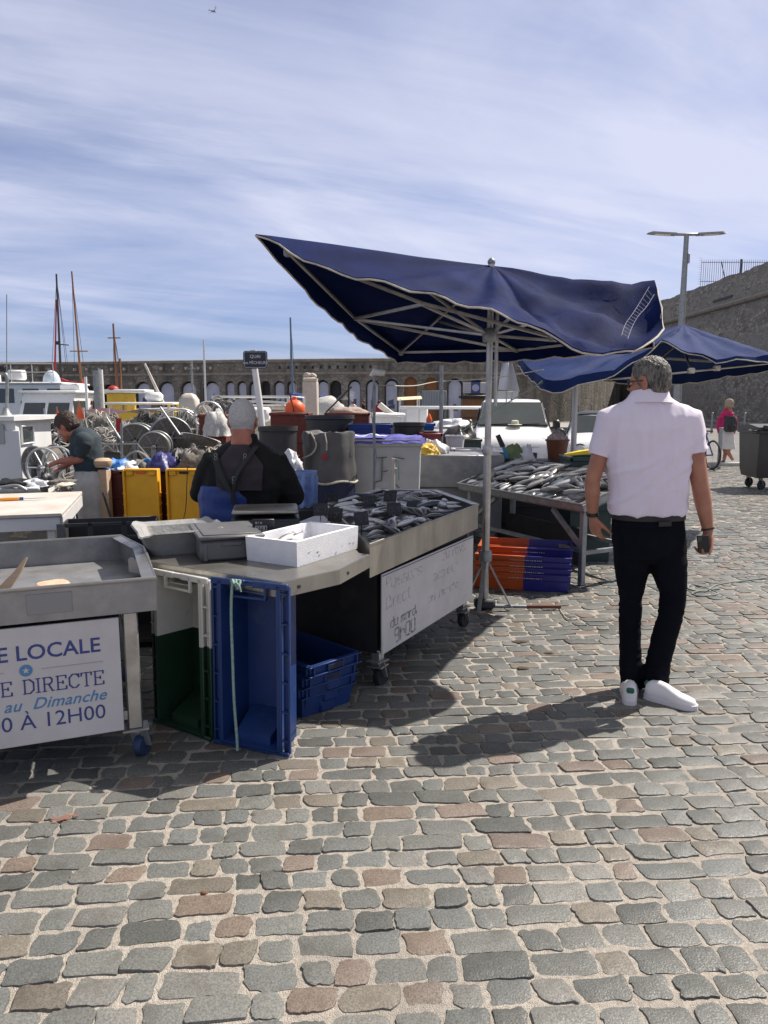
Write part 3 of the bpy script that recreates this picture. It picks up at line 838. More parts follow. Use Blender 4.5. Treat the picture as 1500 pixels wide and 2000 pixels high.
mb = MB(); mb.tube([(.055, .03, hubz - .12), (.055, .03, 1.55)], .012, 8); mb.tube([(.055, .03, capz - .1), (.055, .03, 1.55)], .014, 8); mb.build('crank_tube', M['alu'], um)
mb = MB(); mb.lathe([(.05, -.05), (.055, -.04), (.055, .03), (.04, .05)], (0, 0, hubz), 14); mb.build('hub', M['galv'], um)
mb = MB(); mb.lathe([(.018, -.02), (.028, .0), (.028, .015), (.016, .032), (.004, .038)], (0, 0, capz), 12); mb.build('finial', M['galv'], um)
hub = Vector((0, 0, hubz))
loc = lambda p: Vector(p) - PU
dn = Vector((0, 0, -.075))
cap = Vector((0, 0, capz - .06))
cor = [(loc(p) * .965 + cap * .035) + dn for p in (A, P(1085, 640, 5.05), Dd, B)]
mids = [(cor[i] + cor[(i + 1) % 4]) / 2 for i in range(4)]
def part_bar(a, b, w=.022, h=.03, nm='rib', m_=None):
 mb = MB(); mb.bar(a, b, w, h, bev=.004); return mb.build(nm, m_ or M['alu'], um)
for i in range(4):
 a, b = cor[i], cor[(i + 1) % 4]; md = mids[i] + Vector((0, 0, -.05))
 part_bar(a, md, .018, .024, nm='edge_rail'); part_bar(md, b, .018, .024, nm='edge_rail')
 part_bar(cap, a.lerp(cap, .02), .018, .022, nm='rafter')
 part_bar(hub, a.lerp(cap, .48) + Vector((0, 0, -.02)), .016, .022, nm='strut')
 part_bar(hub, md + Vector((0, 0, -.01)), .016, .022, nm='strut')
 mb = MB(); mb.box(a, (.05, .05, .06), bev=.01); mb.build('corner_joint', M['galv'], um)
part_bar(mids[3] + Vector((0, 0, -.06)), mids[2] + Vector((0, 0, -.06)), .018, .024, nm='cross_bar')
part_bar(mids[0] + Vector((0, 0, -.06)), mids[3] + Vector((0, 0, -.06)), .018, .024, nm='cross_bar')
mb = MB()
foot = G(1000, 1192) - PU; f2 = G(905, 1182) - PU; f3 = G(934, 1204) - PU
mb.lathe([(.045, .38), (.05, .385), (.05, .45), (.045, .46)], n=12)
mb.build('collar', M['galv'], um)
for f in (foot, f2, f3):
 f = Vector((f.x, f.y, .02))
 mb = MB(); mb.bar((0, 0, .42), f * .9 + Vector((0, 0, .03)), .028, .012); mb.bar(f * .9 + Vector((0, 0, .03)), f, .028, .012)
 mb.build('leg', M['galv'], um)
mb = MB(); e1 = G(1095, 1191) - PU
mb.tube([(0, -.02, .03), (e1.x * .55, e1.y, .025)], .014, 8); mb.build('ground_bar', M['galv'], um)
mb = MB(); mb.tube([(e1.x * .55, e1.y, .025), (e1.x, e1.y, .025)], .016, 8); mb.build('ground_bar_sleeve', mat('rusty_sleeve', (.20, .07, .04), .7, 0, (.12, .05, .03), 20), um)
mb = MB(); mb.box((0, 0, .05), (.16, .10, .08), bev=.02); mb.build('foot_bracket', M['iron'], um)
# torn netting of white cord laced across the canopy's crumpled corner
lc = thing('torn_lacing', 'white cord lacing hanging like a ladder across the crumpled blue canopy corner', 'cord', P(1240, 610, 4.62))
mb = MB(); mb.M = Matrix.Translation(-P(1240, 610, 4.62))
la = [P(1268, 560, 4.78), P(1250, 590, 4.66), P(1236, 612, 4.55), P(1222, 632, 4.46), P(1214, 655, 4.33)]
lb = [P(1278, 575, 4.8), P(1262, 600, 4.66), P(1246, 618, 4.55), P(1234, 640, 4.46), P(1226, 662, 4.33)]
la, lb = spline(la, 4), spline(lb, 4)
mb.tube(la, .0014, 5); mb.tube(lb, .0014, 5)
for p, q in list(zip(la, lb))[1:-1]: mb.tube([p, q], .0010, 4)
mb.build('lacing', mat('grey_lacing_cord', (.34, .35, .40), .9), lc)
# second umbrella
PV = G(1119, 1000); PV = P(1119, 900, 9.2); PV.z = 0
u2 = thing('market_umbrella', 'second navy blue market umbrella with sunlit top behind the walking man', 'umbrella', PV)
a2 = [P(1064, 740, 7.9), P(1130, 733, 7.92), P(1200, 722, 7.98), P(1292, 664, 8.3), P(1345, 686, 8.15), P(1400, 700, 8.05), P(1512, 692, 8.0), P(1530, 700, 10.0), P(1420, 716, 10.3), P(1290, 732, 10.4), P(1130, 715, 10.4), P(1012, 694, 10.2)]
O2 = P(1335, 634, 9.6)
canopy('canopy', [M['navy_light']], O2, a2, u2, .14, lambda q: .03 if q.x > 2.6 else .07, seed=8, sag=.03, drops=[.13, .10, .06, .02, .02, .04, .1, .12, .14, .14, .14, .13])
mb = MB(); pz = P(1119, 730, 9.2).z; mb.tube([(0, 0, .02), (0, 0, pz)], .036, 12); mb.lathe([(.22, 0), (.22, .02), (.04, .05)], n=16)
mb.build('pole', M['metalpale'], u2)
mb = MB()
mb.bar(Vector((0, 0, pz)), P(1335, 652, 9.6) - PV, .03, .03)
mb.build('mast_arm', M['alu'], u2)
mb = MB(); mb.tube([P(1080, 748, 8.2) - PV, P(1235, 738, 8.15) - PV, P(1500, 710, 8.2) - PV], .012, 6); mb.build('edge_rail', M['alu'], u2)
for q in (P(1240, 738, 8.15), P(1350, 724, 8.15), P(1400, 719, 8.2)):
 mb = MB(); mb.box(q - PV, (.07, .06, .06), bev=.01); mb.build('joint', M['piping'], u2)
for q0, q1 in ((P(1300, 700, 8.7), P(1390, 706, 9.5)), (P(1350, 722, 8.2), P(1330, 672, 9.3)), (P(1240, 737, 8.2), P(1330, 668, 9.4))):
 mb = MB(); mb.bar(q0 - PV, q1 - PV, .02, .025); mb.build('rib', M['alu'], u2)
# white cloth and guy lines
fl = thing('hanging_cloth', 'narrow white cloth hanging beside the corner of the second umbrella', 'cloth', P(991, 692, 9.6))
mb = MB(); mb.sheet(lambda u_, v_: ((-.05 - .05 * v_) * (1 - u_) + (.04 + .12 * v_) * u_, .05 * math.sin(u_ * 9 + v_ * 2), -.44 * v_ - .03 * u_ * v_), 10, 12)
mb.build('cloth', M['bagwhite'], fl, ang=80)
mb = MB(); mb.tube([(0, 0, .03), (0, 0, -.60)], .008, 6); mb.tube([(-.02, 0, .03), (-.02, 0, -.2)], .008, 6); mb.build('stick', M['alu'], fl)
# ---------------------------------------------------------------- stalls
def castor(parent, x, y, r=.062, rz=.3, tyre=None, z0=0):
 o = MB(); m_ = Matrix.Translation((x, y, z0)) @ rotz(rz)
 o.M = m_
 o.box((0, 0, r * 2 + .042), (.10, .085, .008)); 
 for sg in (-1, 1): o.bar((.0, sg * .026, r * 2 + .04), (.028, sg * .026, r), .006, .045, up=(0, 1, 0))
 f = o.build('castor', M['galv'], parent)
 o = MB(); o.M = m_
 ax = Matrix.Rotation(R(90), 4, 'X')
 o.lathe([(r * .55, -.018), (r * .93, -.019), (r, -.010), (r, .010), (r * .93, .019), (r * .55, .018)], (.028, 0, r), 20, ax)
 o.build('wheel', tyre or M['rubber'], f)
 return f
bluetyre = mat('blue_castor_tyre', (.025, .06, .14), .6, 0, (.02, .03, .06), 8)
def stroke_text(mb, body, m, h, wd, gap=.25, wob=0.0, rnd=None):
 """block letters drawn with a marker: polylines on a 4x6 grid"""
 g = {'p': [[(0, 4), (0, -2)], [(0, 4), (2.6, 4), (3, 3), (3, 1), (2.6, 0), (0, 0)]], 'o': [[(0, .5), (0, 3.5), (.6, 4), (2.4, 4), (3, 3.5), (3, .5), (2.4, 0), (.6, 0), (0, .5)]],
         'i': [[(0, 0), (0, 4)], [(0, 5.2), (0, 5.6)]], 's': [[(3, 3.6), (2.4, 4), (.6, 4), (0, 3.5), (0, 2.5), (.5, 2.1), (2.5, 1.9), (3, 1.5), (3, .5), (2.4, 0), (.6, 0), (0, .4)]],
         'n': [[(0, 0), (0, 4)], [(0, 3.2), (.8, 4), (2.4, 4), (3, 3.4), (3, 0)]], 'd': [[(3, 6), (3, 0)], [(3, 4), (.6, 4), (0, 3.4), (0, .6), (.6, 0), (3, 0)]],
         'u': [[(0, 4), (0, .6), (.6, 0), (2.4, 0), (3, .6)], [(3, 4), (3, 0)]], 'm': [[(0, 0), (0, 4)], [(0, 3.2), (.6, 4), (1.4, 4), (1.8, 3.4), (1.8, 0)], [(1.8, 3.2), (2.4, 4), (3.2, 4), (3.6, 3.4), (3.6, 0)]],
         'a': [[(3, 4), (.6, 4), (0, 3.4), (0, .6), (.6, 0), (3, 0)], [(3, 4), (3, 0)]], 'r': [[(0, 0), (0, 4)], [(0, 3), (1, 4), (2.4, 4)]],
         'c': [[(3, 3.6), (2.4, 4), (.6, 4), (0, 3.4), (0, .6), (.6, 0), (2.4, 0), (3, .4)]], 'h': [[(0, 0), (0, 6)], [(0, 3.2), (.8, 4), (2.4, 4), (3, 3.4), (3, 0)]],
         'e': [[(0, 2), (3, 2), (3, 3.4), (2.4, 4), (.6, 4), (0, 3.4), (0, .6), (.6, 0), (2.6, 0)]], '9': [[(3, 3), (.5, 3), (0, 3.5), (0, 5.5), (.5, 6), (2.5, 6), (3, 5.5), (3, 0), (.6, 0)]],
         '0': [[(0, .5), (0, 5.5), (.6, 6), (2.4, 6), (3, 5.5), (3, .5), (2.4, 0), (.6, 0), (0, .5)]], 'y': [[(0, 4), (1.5, .5)], [(3, 4), (1, -2)]], 't': [[(1, 5.5), (1, .5), (1.6, 0), (2.6, 0)], [(0, 4), (2.4, 4)]],
         'l': [[(0, 6), (0, 0)]], 'D': [[(0, 0), (0, 6), (2, 6), (3, 5), (3, 1), (2, 0), (0, 0)]], 'P': [[(0, 0), (0, 6), (2.4, 6), (3, 5.4), (3, 3.4), (2.4, 3), (0, 3)]]}
 x = 0; k = h / 6.0
 for ch in body:
  if ch == ' ': x += 2.6; continue
  for ln in g.get(ch, []):
   for a, b in zip(ln, ln[1:]):
    pa, pb = Vector(((x + a[0]) * k, a[1] * k, 0)), Vector(((x + b[0]) * k, b[1] * k, 0))
    segs = max(1, int((pb - pa).length / (h * .28)))
    for s_ in range(segs):
     if rnd and rnd.random() < wob: continue
     q0, q1 = pa.lerp(pb, s_ / segs), pa.lerp(pb, (s_ + (.75 if wob else 1.0)) / segs)
     d = (q1 - q0)
     if d.length < 1e-6: continue
     d.normalize(); n_ = Vector((-d.y, d.x, 0)) * wd / 2; e = d * wd * .4
     z = Vector((0, 0, .0015))
     vs = [q0 - e - n_, q1 + e - n_, q1 + e + n_, q0 - e + n_]
     mb.add([m @ p for p in vs] + [m @ (p + z) for p in vs], [(0, 3, 2, 1), (4, 5, 6, 7), (0, 1, 5, 4), (1, 2, 6, 5), (2, 3, 7, 6), (3, 0, 4, 7)])
  wdt = max(p[0] for ln in g.get(ch, [[(2, 0)]]) for p in ln)
  x += wdt + 1.2
 return x * k
def slab_text(mb, body, m, h, wd):
 """right aligned slab serif capitals"""
 sf = lambda x, y, l=.55: [(x - l, y), (x + l, y)]
 g = {'D': [[(.6, 0), (.6, 6), (2.6, 6), (4, 4.6), (4, 1.4), (2.6, 0), (.6, 0)], sf(.6, 0), sf(.6, 6)], 'I': [[(.8, 0), (.8, 6)], sf(.8, 0, .8), sf(.8, 6, .8)],
         'R': [[(.6, 0), (.6, 6), (2.8, 6), (3.6, 5.2), (3.6, 3.9), (2.8, 3.1), (.6, 3.1)], [(2.2, 3.1), (3.6, 0)], sf(.6, 0, .7), sf(.6, 6), [(3.4, 0), (4.3, 0)]], 'E': [[(.6, 0), (.6, 6)], [(0, 6), (3.8, 6), (3.8, 4.8)], [(.6, 3.1), (2.6, 3.1)], [(2.6, 3.7), (2.6, 2.5)], [(0, 0), (3.9, 0), (3.9, 1.3)]],
         'C': [[(4, 4.4), (4, 6)], [(4, 5), (2.9, 6), (1.6, 6), (.3, 4.6), (.3, 1.4), (1.6, 0), (2.9, 0), (4, 1.1)]], 'T': [[(2.1, 0), (2.1, 6)], [(.1, 4.7), (.1, 6), (4.1, 6), (4.1, 4.7)], sf(2.1, 0, .8)],
         'V': [[(.5, 6), (2.2, 0), (3.9, 6)], sf(.5, 6), sf(3.9, 6)], 'N': [[(.6, 0), (.6, 6), (3.8, 0), (3.8, 6)], sf(.6, 0, .7), sf(3.8, 6, .7)]}
 k = h / 6; adv = {c: max(p[0] for l in g[c] for p in l) + .95 for c in g}; x = -sum(adv.get(c, 1.7) for c in body) + .95
 for c in body:
  for l in g.get(c, []):
   for i, (a, b) in enumerate(zip(l, l[1:])):
    a, b = Vector(((x + a[0]) * k, a[1] * k, 0)), Vector(((x + b[0]) * k, b[1] * k, 0)); d = (b - a).normalized(); w_ = wd * (.62 if abs(d.x) > .9 else 1)
    n_ = Vector((-d.y, d.x, 0)) * w_ / 2; e = d * wd * .25; z = Vector((0, 0, .001)); vs = [a - e - n_, b + e - n_, b + e + n_, a - e + n_]
    mb.add([m @ p for p in vs] + [m @ (p + z) for p in vs], [(0, 3, 2, 1), (4, 5, 6, 7), (0, 1, 5, 4), (1, 2, 6, 5), (2, 3, 7, 6), (3, 0, 4, 7)])
  x += adv.get(c, 1.7)
# ---- stall A: left, with the printed sign
uA = Vector((.926, .378, 0)).normalized(); oA = G(304, 1130, .83); oA.z = 0
fA = frame(oA, uA)
stA = thing('fish_stall', 'empty stainless steel fish stall with the printed white sign, at the left edge', 'market stall', mtx=fA)
WA = 1.9
poly = [(-WA, 0), (0, 0), (.01, .72), (-.085, 1.13), (-WA, 1.13)]
def wallring(mb, poly, za, zb, t, skip=()):
 poly = ccw(poly); inn = offset_poly(poly, t); n = len(poly)
 for i in range(n):
  if i in skip: continue
  a, b, c, d = Vector(poly[i]), Vector(poly[(i + 1) % n]), inn[(i + 1) % n], inn[i]
  q = [a, b, c, d]
  mb.add([(p[0], p[1], za) for p in q] + [(p[0], p[1], zb) for p in q], [(0, 3, 2, 1), (4, 5, 6, 7), (0, 1, 5, 4), (1, 2, 6, 5), (2, 3, 7, 6), (3, 0, 4, 7)])
mb = MB()
inn = offset_poly(ccw(poly), .014)
mb.prism([tuple(p) for p in inn], .688, .700)
mb.build('tray_floor', M['steel_dull'], stA)
mb = MB(); wallring(mb, poly, .690, .828, .012)
mb.build('tray_wall', M['steel_dull'], stA)
mb = MB()
rim3 = [Vector((p[0], p[1], .832)) for p in poly]
mb.tube(rim3, .009, 8, closed=True)
# folded-over flange along the right side
for a, b, wq_ in (((0, 0), (.01, .72), .055), ((.01, .72), (-.085, 1.13), .05)):
 a, b = Vector((*a, 0)), Vector((*b, 0)); d = (b - a).normalized(); n_ = Vector((-d.y, d.x, 0))
 mb.loft([[a + Vector((0, 0, .836)), a + n_ * wq_ + Vector((0, 0, .828)), a + n_ * wq_ + Vector((0, 0, .822)), a + Vector((0, 0, .826))],
             [b + Vector((0, 0, .836)), b + n_ * wq_ + Vector((0, 0, .828)), b + n_ * wq_ + Vector((0, 0, .822)), b + Vector((0, 0, .826))]])
mb.build('rim', M['steel'], stA)
mb = MB(); mb.box((-.42, -.002, .765), (.17, .003, .085), bev=.001); mb.build('label_patch', mat('worn_steel_patch', (.27, .27, .275), .6, .5), stA)
for x, y in ((-.11, .06), (-.11, 1.0), (-WA + .06, .06), (-WA + .06, 1.0)):
 mb = MB(); mb.box((x, y, .42), (.062, .062, .53), bev=.006); mb.box((x, y, .152), (.11, .09, .008))
 mb.build('leg', M['alu'], stA)
 castor(stA, x + .01, y + .01, .052, .9, bluetyre)
mb = MB(); mb.bar((-.11, .06, .22), (-WA + .06, .06, .22), .04, .04); mb.bar((-.11, 1.0, .22), (-WA + .06, 1.0, .22), .04, .04); mb.bar((-.11, .06, .5), (-.11, 1.0, .5), .03, .03)
mb.build('stretcher', M['alu'], stA)
mb = MB(); mb.box((-.9, .93, .45), (1.55, .02, .45)); mb.box((-1.35, .6, .45), (.02, .6, .45)); mb.build('back_panel', M['dark'], stA)
sz0, sz1, sxr = .165, .672, -.158
mb = MB(); mb.box(((sxr - WA + .05) / 2, .018, (sz0 + sz1) / 2), (WA - .05 + sxr, .012, sz1 - sz0), bev=.002)
sgn = mb.build('sign_panel', M['signwhite'], stA)
TM = lambda x, z, y=.0115: Matrix.Translation((x, y, z)) @ Matrix.Rotation(R(90), 4, 'X')
mb = MB(); mb.text('PÊCHE LOCALE', .089, TM(sxr - .077, .533), 'RIGHT', ext=.0006, bold=.0012)
mb.build('lettering', M['ink_blue'], sgn); mb = MB(); mb.text('8H00 À 12H00', .091, TM(sxr - .070, .235), 'RIGHT', ext=.0006)
mb.build('lettering', M['ink_blue'], sgn)
mb = MB(); slab_text(mb, 'VENTE  DIRECTE', TM(sxr - .073, .388), .059, .0065)
mb.build('lettering', M['ink_blue'], sgn)
# slab serifs of that line
mb = MB(); mb.text('du Mardi  au  Dimanche', .068, TM(sxr - .068, .318), 'RIGHT', shear=.38, ext=.0006, spacing=1.04, bold=.0008)
mb.build('lettering', M['ink_pale'], sgn)
mb = MB(); mb.box((sxr - .19, .0105, .488), (.24, .0015, .0022)); mb.box((sxr - .60, .0105, .488), (.30, .0015, .0022)); mb.build('rule', M['ink_line'], sgn)
mb = MB(); ax = Matrix.Rotation(R(90), 4, 'X')
mb.lathe([(.025, 0), (.025, .0015)], (sxr - .368, .0115, .488), 28, ax); mb.build('badge', M['ink_pale'], sgn)
mb = MB(); st_ = []
for k in range(10):
 r_ = .0145 if k % 2 == 0 else .006; a_ = math.pi / 2 + k * math.pi / 5
 st_.append((sxr - .368 + r_ * math.cos(a_), .0090, .488 + r_ * math.sin(a_)))
mb.add(st_ + [(p[0], .0104, p[2]) for p in st_], [tuple(range(10)), tuple(range(19, 9, -1))]); mb.build('star', M['signwhite'], sgn)
# things in the tray of stall A
def inA(x, y, z): return fA @ Vector((x, y, z))
t_ = thing('wooden_wedge', 'split wooden wedge leaning in the empty left tray', 'wedge', mtx=frame(inA(-.60, .42, .70), uA))
mb = MB(); mb.loft([[(-.10, -.02, .004), (-.03, -.05, .004), (-.02, .03, .004), (-.09, .04, .004)], [(.02, -.015, .12), (.05, -.03, .12), (.055, .02, .115), (.03, .025, .12)], [(.075, -.004, .185), (.082, -.008, .185), (.084, .006, .18), (.078, .008, .18)]])
mb.build('wedge', M['paleboard'], t_)
fm = mat('pale_fish_flesh', (.62, .46, .32), .6, 0, (.5, .33, .22), 20, .3, 60)
for i, (x, y, sx, sy, lb) in enumerate(((-.53, .30, .085, .055, 'flat pale fish steak beside the wooden wedge in the left tray'), (-.42, .36, .075, .075, 'taller pale fish chunk right of the steak in the left tray'))):
 mb = MB(); mb.loft([[Vector((sx * r_ * math.cos(a_ * math.pi / 8), sy * r_ * math.sin(a_ * math.pi / 8) * (1 + .2 * math.sin(a_ * .9)), z)) for a_ in range(16)] for r_, z in ((.7, .002), (1, .012), (1, .04 + i * .02), (.85, .05 + i * .02))])
 o = mb.build('fish_steak', fm, None); o.matrix_world = frame(inA(x, y, .70), uA); tag(o, lb, 'fish')
# ---- stall B: the near counter
uB = Vector((.45, .893, 0)).normalized(); vB = Vector((-uB.y, uB.x, 0))
oB = G(550, 1137, .80); oB.z = 0
stB = thing('fish_stall', 'stainless fish counter heaped with fish under the big umbrella, handwritten board in front', 'market stall', oB)
inB = Matrix.Translation(-oB)
def at8(px, py, z=.80): p = G(px, py, z); return Vector((p.x, p.y))
P1, K, T_ = at8(550, 1137), at8(664, 1112), at8(722, 1082)
Rr = at8(934, 986, .845); BR = at8(852, 958, .845); BL = at8(742, 956, .845); TLb = at8(636, 986, .845)
Lf = at8(250, 1090); Lb = Lf + Vector((.30, .50)); 
Tm = Vector((-.66, 4.50))
flat_top = ccw([P1, K, T_, T_ + Vector((vB.x, vB.y)) * .06, Vector((TLb.x - .02, TLb.y - .1)), Tm, Lb, Lf])
mb = MB(); mb.M = inB
mb.prism([tuple(p) for p in offset_poly(flat_top, .003)], .785, .800)
mb.build('counter_top', M['steel'], stB)
mb = MB(); mb.M = inB
def apron(pts, za, zb, t=.012):
 for a, b in zip(pts, pts[1:]):
  a, b = Vector(a), Vector(b); d = (b - a).normalized(); n_ = Vector((-d.y, d.x)) * t
  q = [a, b, b + n_, a + n_]
  mb.add([(p[0], p[1], za) for p in q] + [(p[0], p[1], zb) for p in q], [(0, 3, 2, 1), (4, 5, 6, 7), (0, 1, 5, 4), (1, 2, 6, 5), (2, 3, 7, 6), (3, 0, 4, 7)])
apron([Lb, Lf, P1, K, T_ - (T_ - K) * .004], .728, .797)
mb.build('apron', M['steel'], stB)
mb = MB(); mb.M = inB
for a, b, fr in ((P1, K, .28), (K, T_, .25), (Lf, P1, .16)):
 p = a.lerp(b, fr); d = (b - a).normalized(); ax = Matrix(((d.x, 0, d.y), (d.y, 0, -d.x), (0, 1, 0))).to_4x4()
 mb.lathe([(.009, -.002), (.009, .004)], (p.x, p.y, .762), 10, ax)
mb.build('bolt', M['iron'], stB)
tray = ccw([T_, Rr, BR, BL, TLb])
mb = MB(); mb.M = inB
mb.prism([tuple(p) for p in offset_poly(tray, .014)], .742, .755)
mb.build('tray_floor', M['steel_dull'], stB)
mb = MB(); mb.M = inB
wallring(mb, tray, .672, .845, .013)
mb.build('tray_wall', M['steel'], stB)
mb = MB(); mb.M = inB
mb.tube([Vector((p[0], p[1], .847)) for p in tray], .009, 8, closed=True)
for a, b in ((Rr, BR), (BR, BL), (BL, TLb)):
 a, b = Vector((a.x, a.y, 0)), Vector((b.x, b.y, 0)); d = (b - a).normalized(); n_ = Vector((-d.y, d.x, 0)) * .045
 mb.loft([[a + Vector((0, 0, .853)), a + n_ + Vector((0, 0, .850)), a + n_ + Vector((0, 0, .842)), a + Vector((0, 0, .842))], [b + Vector((0, 0, .853)), b + n_ + Vector((0, 0, .850)), b + n_ + Vector((0, 0, .842)), b + Vector((0, 0, .842))]])
mb.build('rim', M['steel'], stB)
FLb, FRb = G(742, 1330, .045), G(916, 1210, .045); FLb.z = FRb.z = 0
dF = (FRb - FLb); dF.normalize(); nF = Vector((-dF.y, dF.x, 0))
FR2 = FRb - dF * .04
mb = MB(); mb.M = inB
cab = [FLb + nF * .02, FR2 + nF * .02, FR2 + nF * .74, FLb + nF * .74]
mb.prism([(p.x, p.y) for p in cab], .20, .684)
mb.build('cabinet', M['dark'], stB)
for p in (FLb + nF * .03 + dF * .03, FR2 + nF * .03 - dF * .03, FLb + nF * .70 + dF * .03, FR2 + nF * .70 - dF * .03):
 mb = MB(); mb.M = inB; mb.box((p.x, p.y, .165), (.055, .055, .10), rot=math.atan2(dF.y, dF.x), bev=.004); mb.box((p.x, p.y, .122), (.09, .09, .008), rot=math.atan2(dF.y, dF.x)); mb.build('foot', M['alu'], stB)
 castor(stB, p.x - oB.x, p.y - oB.y, .055, .9, M['rubber'])
# handwritten white board on the customer side
bo = FLb - nF * .004; fb = frame(Vector((bo.x, bo.y, 0)) - oB, dF)
bl = (FRb - FLb).length + .02
bd = thing('notice_board', 'white board with faded handwritten opening days on the front of the fish counter', 'board', mtx=frame(Vector((bo.x, bo.y, 0)), dF))
mb = MB(); mb.box((bl / 2, -.006, .424), (bl, .010, .456), bev=.002)
br = mb.build('board', M['board'], bd)
TB = lambda x, z: Matrix.Translation((x, -.0112, z)) @ Matrix.Rotation(R(90), 4, 'X') @ Matrix.Diagonal((1.3, 1, 1, 1))
rr = random.Random(4)
mb = MB()
stroke_text(mb, 'du mardi', TB(.10, .325), .055, .0075, wob=.10, rnd=rr); mb.build('writing', M['ink_black'], br); mb = MB(); stroke_text(mb, '9h00', TB(.15, .225), .078, .010, wob=.08, rnd=rr)
mb.build('writing', M['ink_black'], br)
mb = MB()
stroke_text(mb, 'au dimanche', TB(.62, .345), .052, .0065, wob=.28, rnd=rr); mb.build('writing', M['ink_faint'], br); mb = MB()
stroke_text(mb, 'Poissons', TB(.05, .555), .070, .007, wob=.34, rnd=rr); mb.build('writing', M['ink_faint'], br); mb = MB(); stroke_text(mb, 'du Pays', TB(.82, .575), .066, .007, wob=.30, rnd=rr); mb.build('writing', M['ink_faint'], br); mb = MB()
stroke_text(mb, 'Direct', TB(.05, .445), .070, .007, wob=.30, rnd=rr); mb.build('writing', M['ink_faint'], br); mb = MB(); stroke_text(mb, 'pecheur', TB(.68, .470), .064, .007, wob=.34, rnd=rr)
mb.build('writing', M['ink_faint'], br)
mb = MB(); mb.box((bl / 2, -.0118, .642), (bl - .004, .0015, .005)); mb.build('marker_line', M['ink_purple'], br)
# ---- fish
def fish_mesh(name, L, m_, fat=.14, seed=0, bend=.0):
 q = random.Random(seed); mb = MB()
 st = [(0, .012), (.05, .05), (.13, .085), (.25, .115), (.4, .125), (.55, .105), (.7, .07), (.82, .038), (.9, .025)]
 rings = []
 for t, r_ in st:
  h = r_ * L * fat / .14 * 1.05; wd = r_ * L * .62 * fat / .14
  cx, cy = t * L, bend * L * math.sin(t * 3) 
  ring = []
  for k in range(12):
   a_ = 2 * math.pi * k / 12
   y_ = h * math.sin(a_); x_ = wd * math.cos(a_)
   ring.append((cx, cy + y_, x_))        # the fish lies on its side: height along y, width along z
  rings.append(ring)
 mb.loft(rings)
 yb = bend * L * math.sin(2.7)
 mb.loft([[(.88 * L, yb - .022 * L, -.004), (.88 * L, yb + .022 * L, -.004), (.88 * L, yb + .022 * L, .004), (.88 * L, yb - .022 * L, .004)],
             [(.94 * L, yb - .05 * L, -.002), (.94 * L, yb + .05 * L, -.002), (.94 * L, yb + .05 * L, .002), (.94 * L, yb - .05 * L, .002)]])
 for sg in (-1, 1):
  mb.add([(.92 * L, yb, -.0015), (1.03 * L, yb + sg * .11 * L, -.001), (.98 * L, yb + sg * .03 * L, .001), (.92 * L, yb + sg * .03 * L, .0015)], [(0, 1, 2), (0, 2, 3)])
 yd = lambda t: bend * L * math.sin(t * 3)
 mb.add([(.30 * L, yd(.3) + .11 * L, 0), (.36 * L, yd(.36) + .165 * L, .001), (.55 * L, yd(.55) + .135 * L, -.001), (.62 * L, yd(.62) + .085 * L, 0)], [(0, 1, 2, 3)])
 mb.add([(.60 * L, yd(.6) - .09 * L, 0), (.66 * L, yd(.66) - .125 * L, .001), (.72 * L, yd(.72) - .07 * L, 0)], [(0, 1, 2)])
 for sg in (-1, 1):
  mb.add([(.22 * L, yd(.22) - .01 * L, sg * .058 * L * fat / .14), (.33 * L, yd(.3) - .05 * L, sg * .08 * L * fat / .14), (.34 * L, yd(.3) - .015 * L, sg * .078 * L * fat / .14)], [(0, 1, 2)])
 mb.cur = 1
 for sg in (-1, 1): mb.ell((.085 * L, yd(.08) + .018 * L, sg * .04 * L * fat / .14), (.014 * L, .014 * L, .006 * L), 8, 5)
 return mb.mesh(name, [m_, M['blackplastic']], 50)
def fish_mat(name, back, belly, metal=.35, rough=.32):
 m = bpy.data.materials.new(name); m.use_nodes = True; t = m.node_tree; b = t.nodes['Principled BSDF']
 b.inputs['Roughness'].default_value = rough; b.inputs['Metallic'].default_value = metal; b.inputs['Coat Weight'].default_value = .6; b.inputs['Coat Roughness'].default_value = .12
 tcn = t.nodes.new('ShaderNodeTexCoord'); sp_ = t.nodes.new('ShaderNodeSeparateXYZ'); t.links.new(tcn.outputs['Generated'], sp_.inputs[0])
 nz = t.nodes.new('ShaderNodeTexNoise'); nz.inputs['Scale'].default_value = 9; t.links.new(tcn.outputs['Generated'], nz.inputs[0])
 ad = t.nodes.new('ShaderNodeMath'); ad.operation = 'MULTIPLY_ADD'; t.links.new(nz.outputs[0], ad.inputs[0]); ad.inputs[1].default_value = .3; t.links.new(sp_.outputs[1], ad.inputs[2])
 mr = t.nodes.new('ShaderNodeMapRange'); t.links.new(ad.outputs[0], mr.inputs[0]); mr.inputs[1].default_value, mr.inputs[2].default_value = .46, .80
 mxn = t.nodes.new('ShaderNodeMix'); mxn.data_type = 'RGBA'; t.links.new(mr.outputs[0], mxn.inputs[0]); mxn.inputs[6].default_value = (*belly, 1); mxn.inputs[7].default_value = (*back, 1)
 t.links.new(mxn.outputs[2], b.inputs['Base Color']); return m
FM1 = fish_mat('silver_grey_fish_skin', (.12, .125, .135), (.72, .71, .70), .08)
FM2 = fish_mat('dark_fish_skin', (.04, .04, .042), (.34, .33, .32), .08, .38)
FM3 = fish_mat('blue_grey_fish_skin', (.10, .115, .14), (.46, .47, .50), .08, .35)
fishes = [fish_mesh('fish', .30, FM1, .15, 1, .05), fish_mesh('fish', .27, FM1, .17, 2, -.08), fish_mesh('fish', .36, FM2, .13, 3, .1), fish_mesh('fish', .40, FM3, .14, 4, -.05), fish_mesh('fish', .22, FM1, .16, 5, .0), fish_mesh('fish', .33, FM2, .18, 6, -.12)]
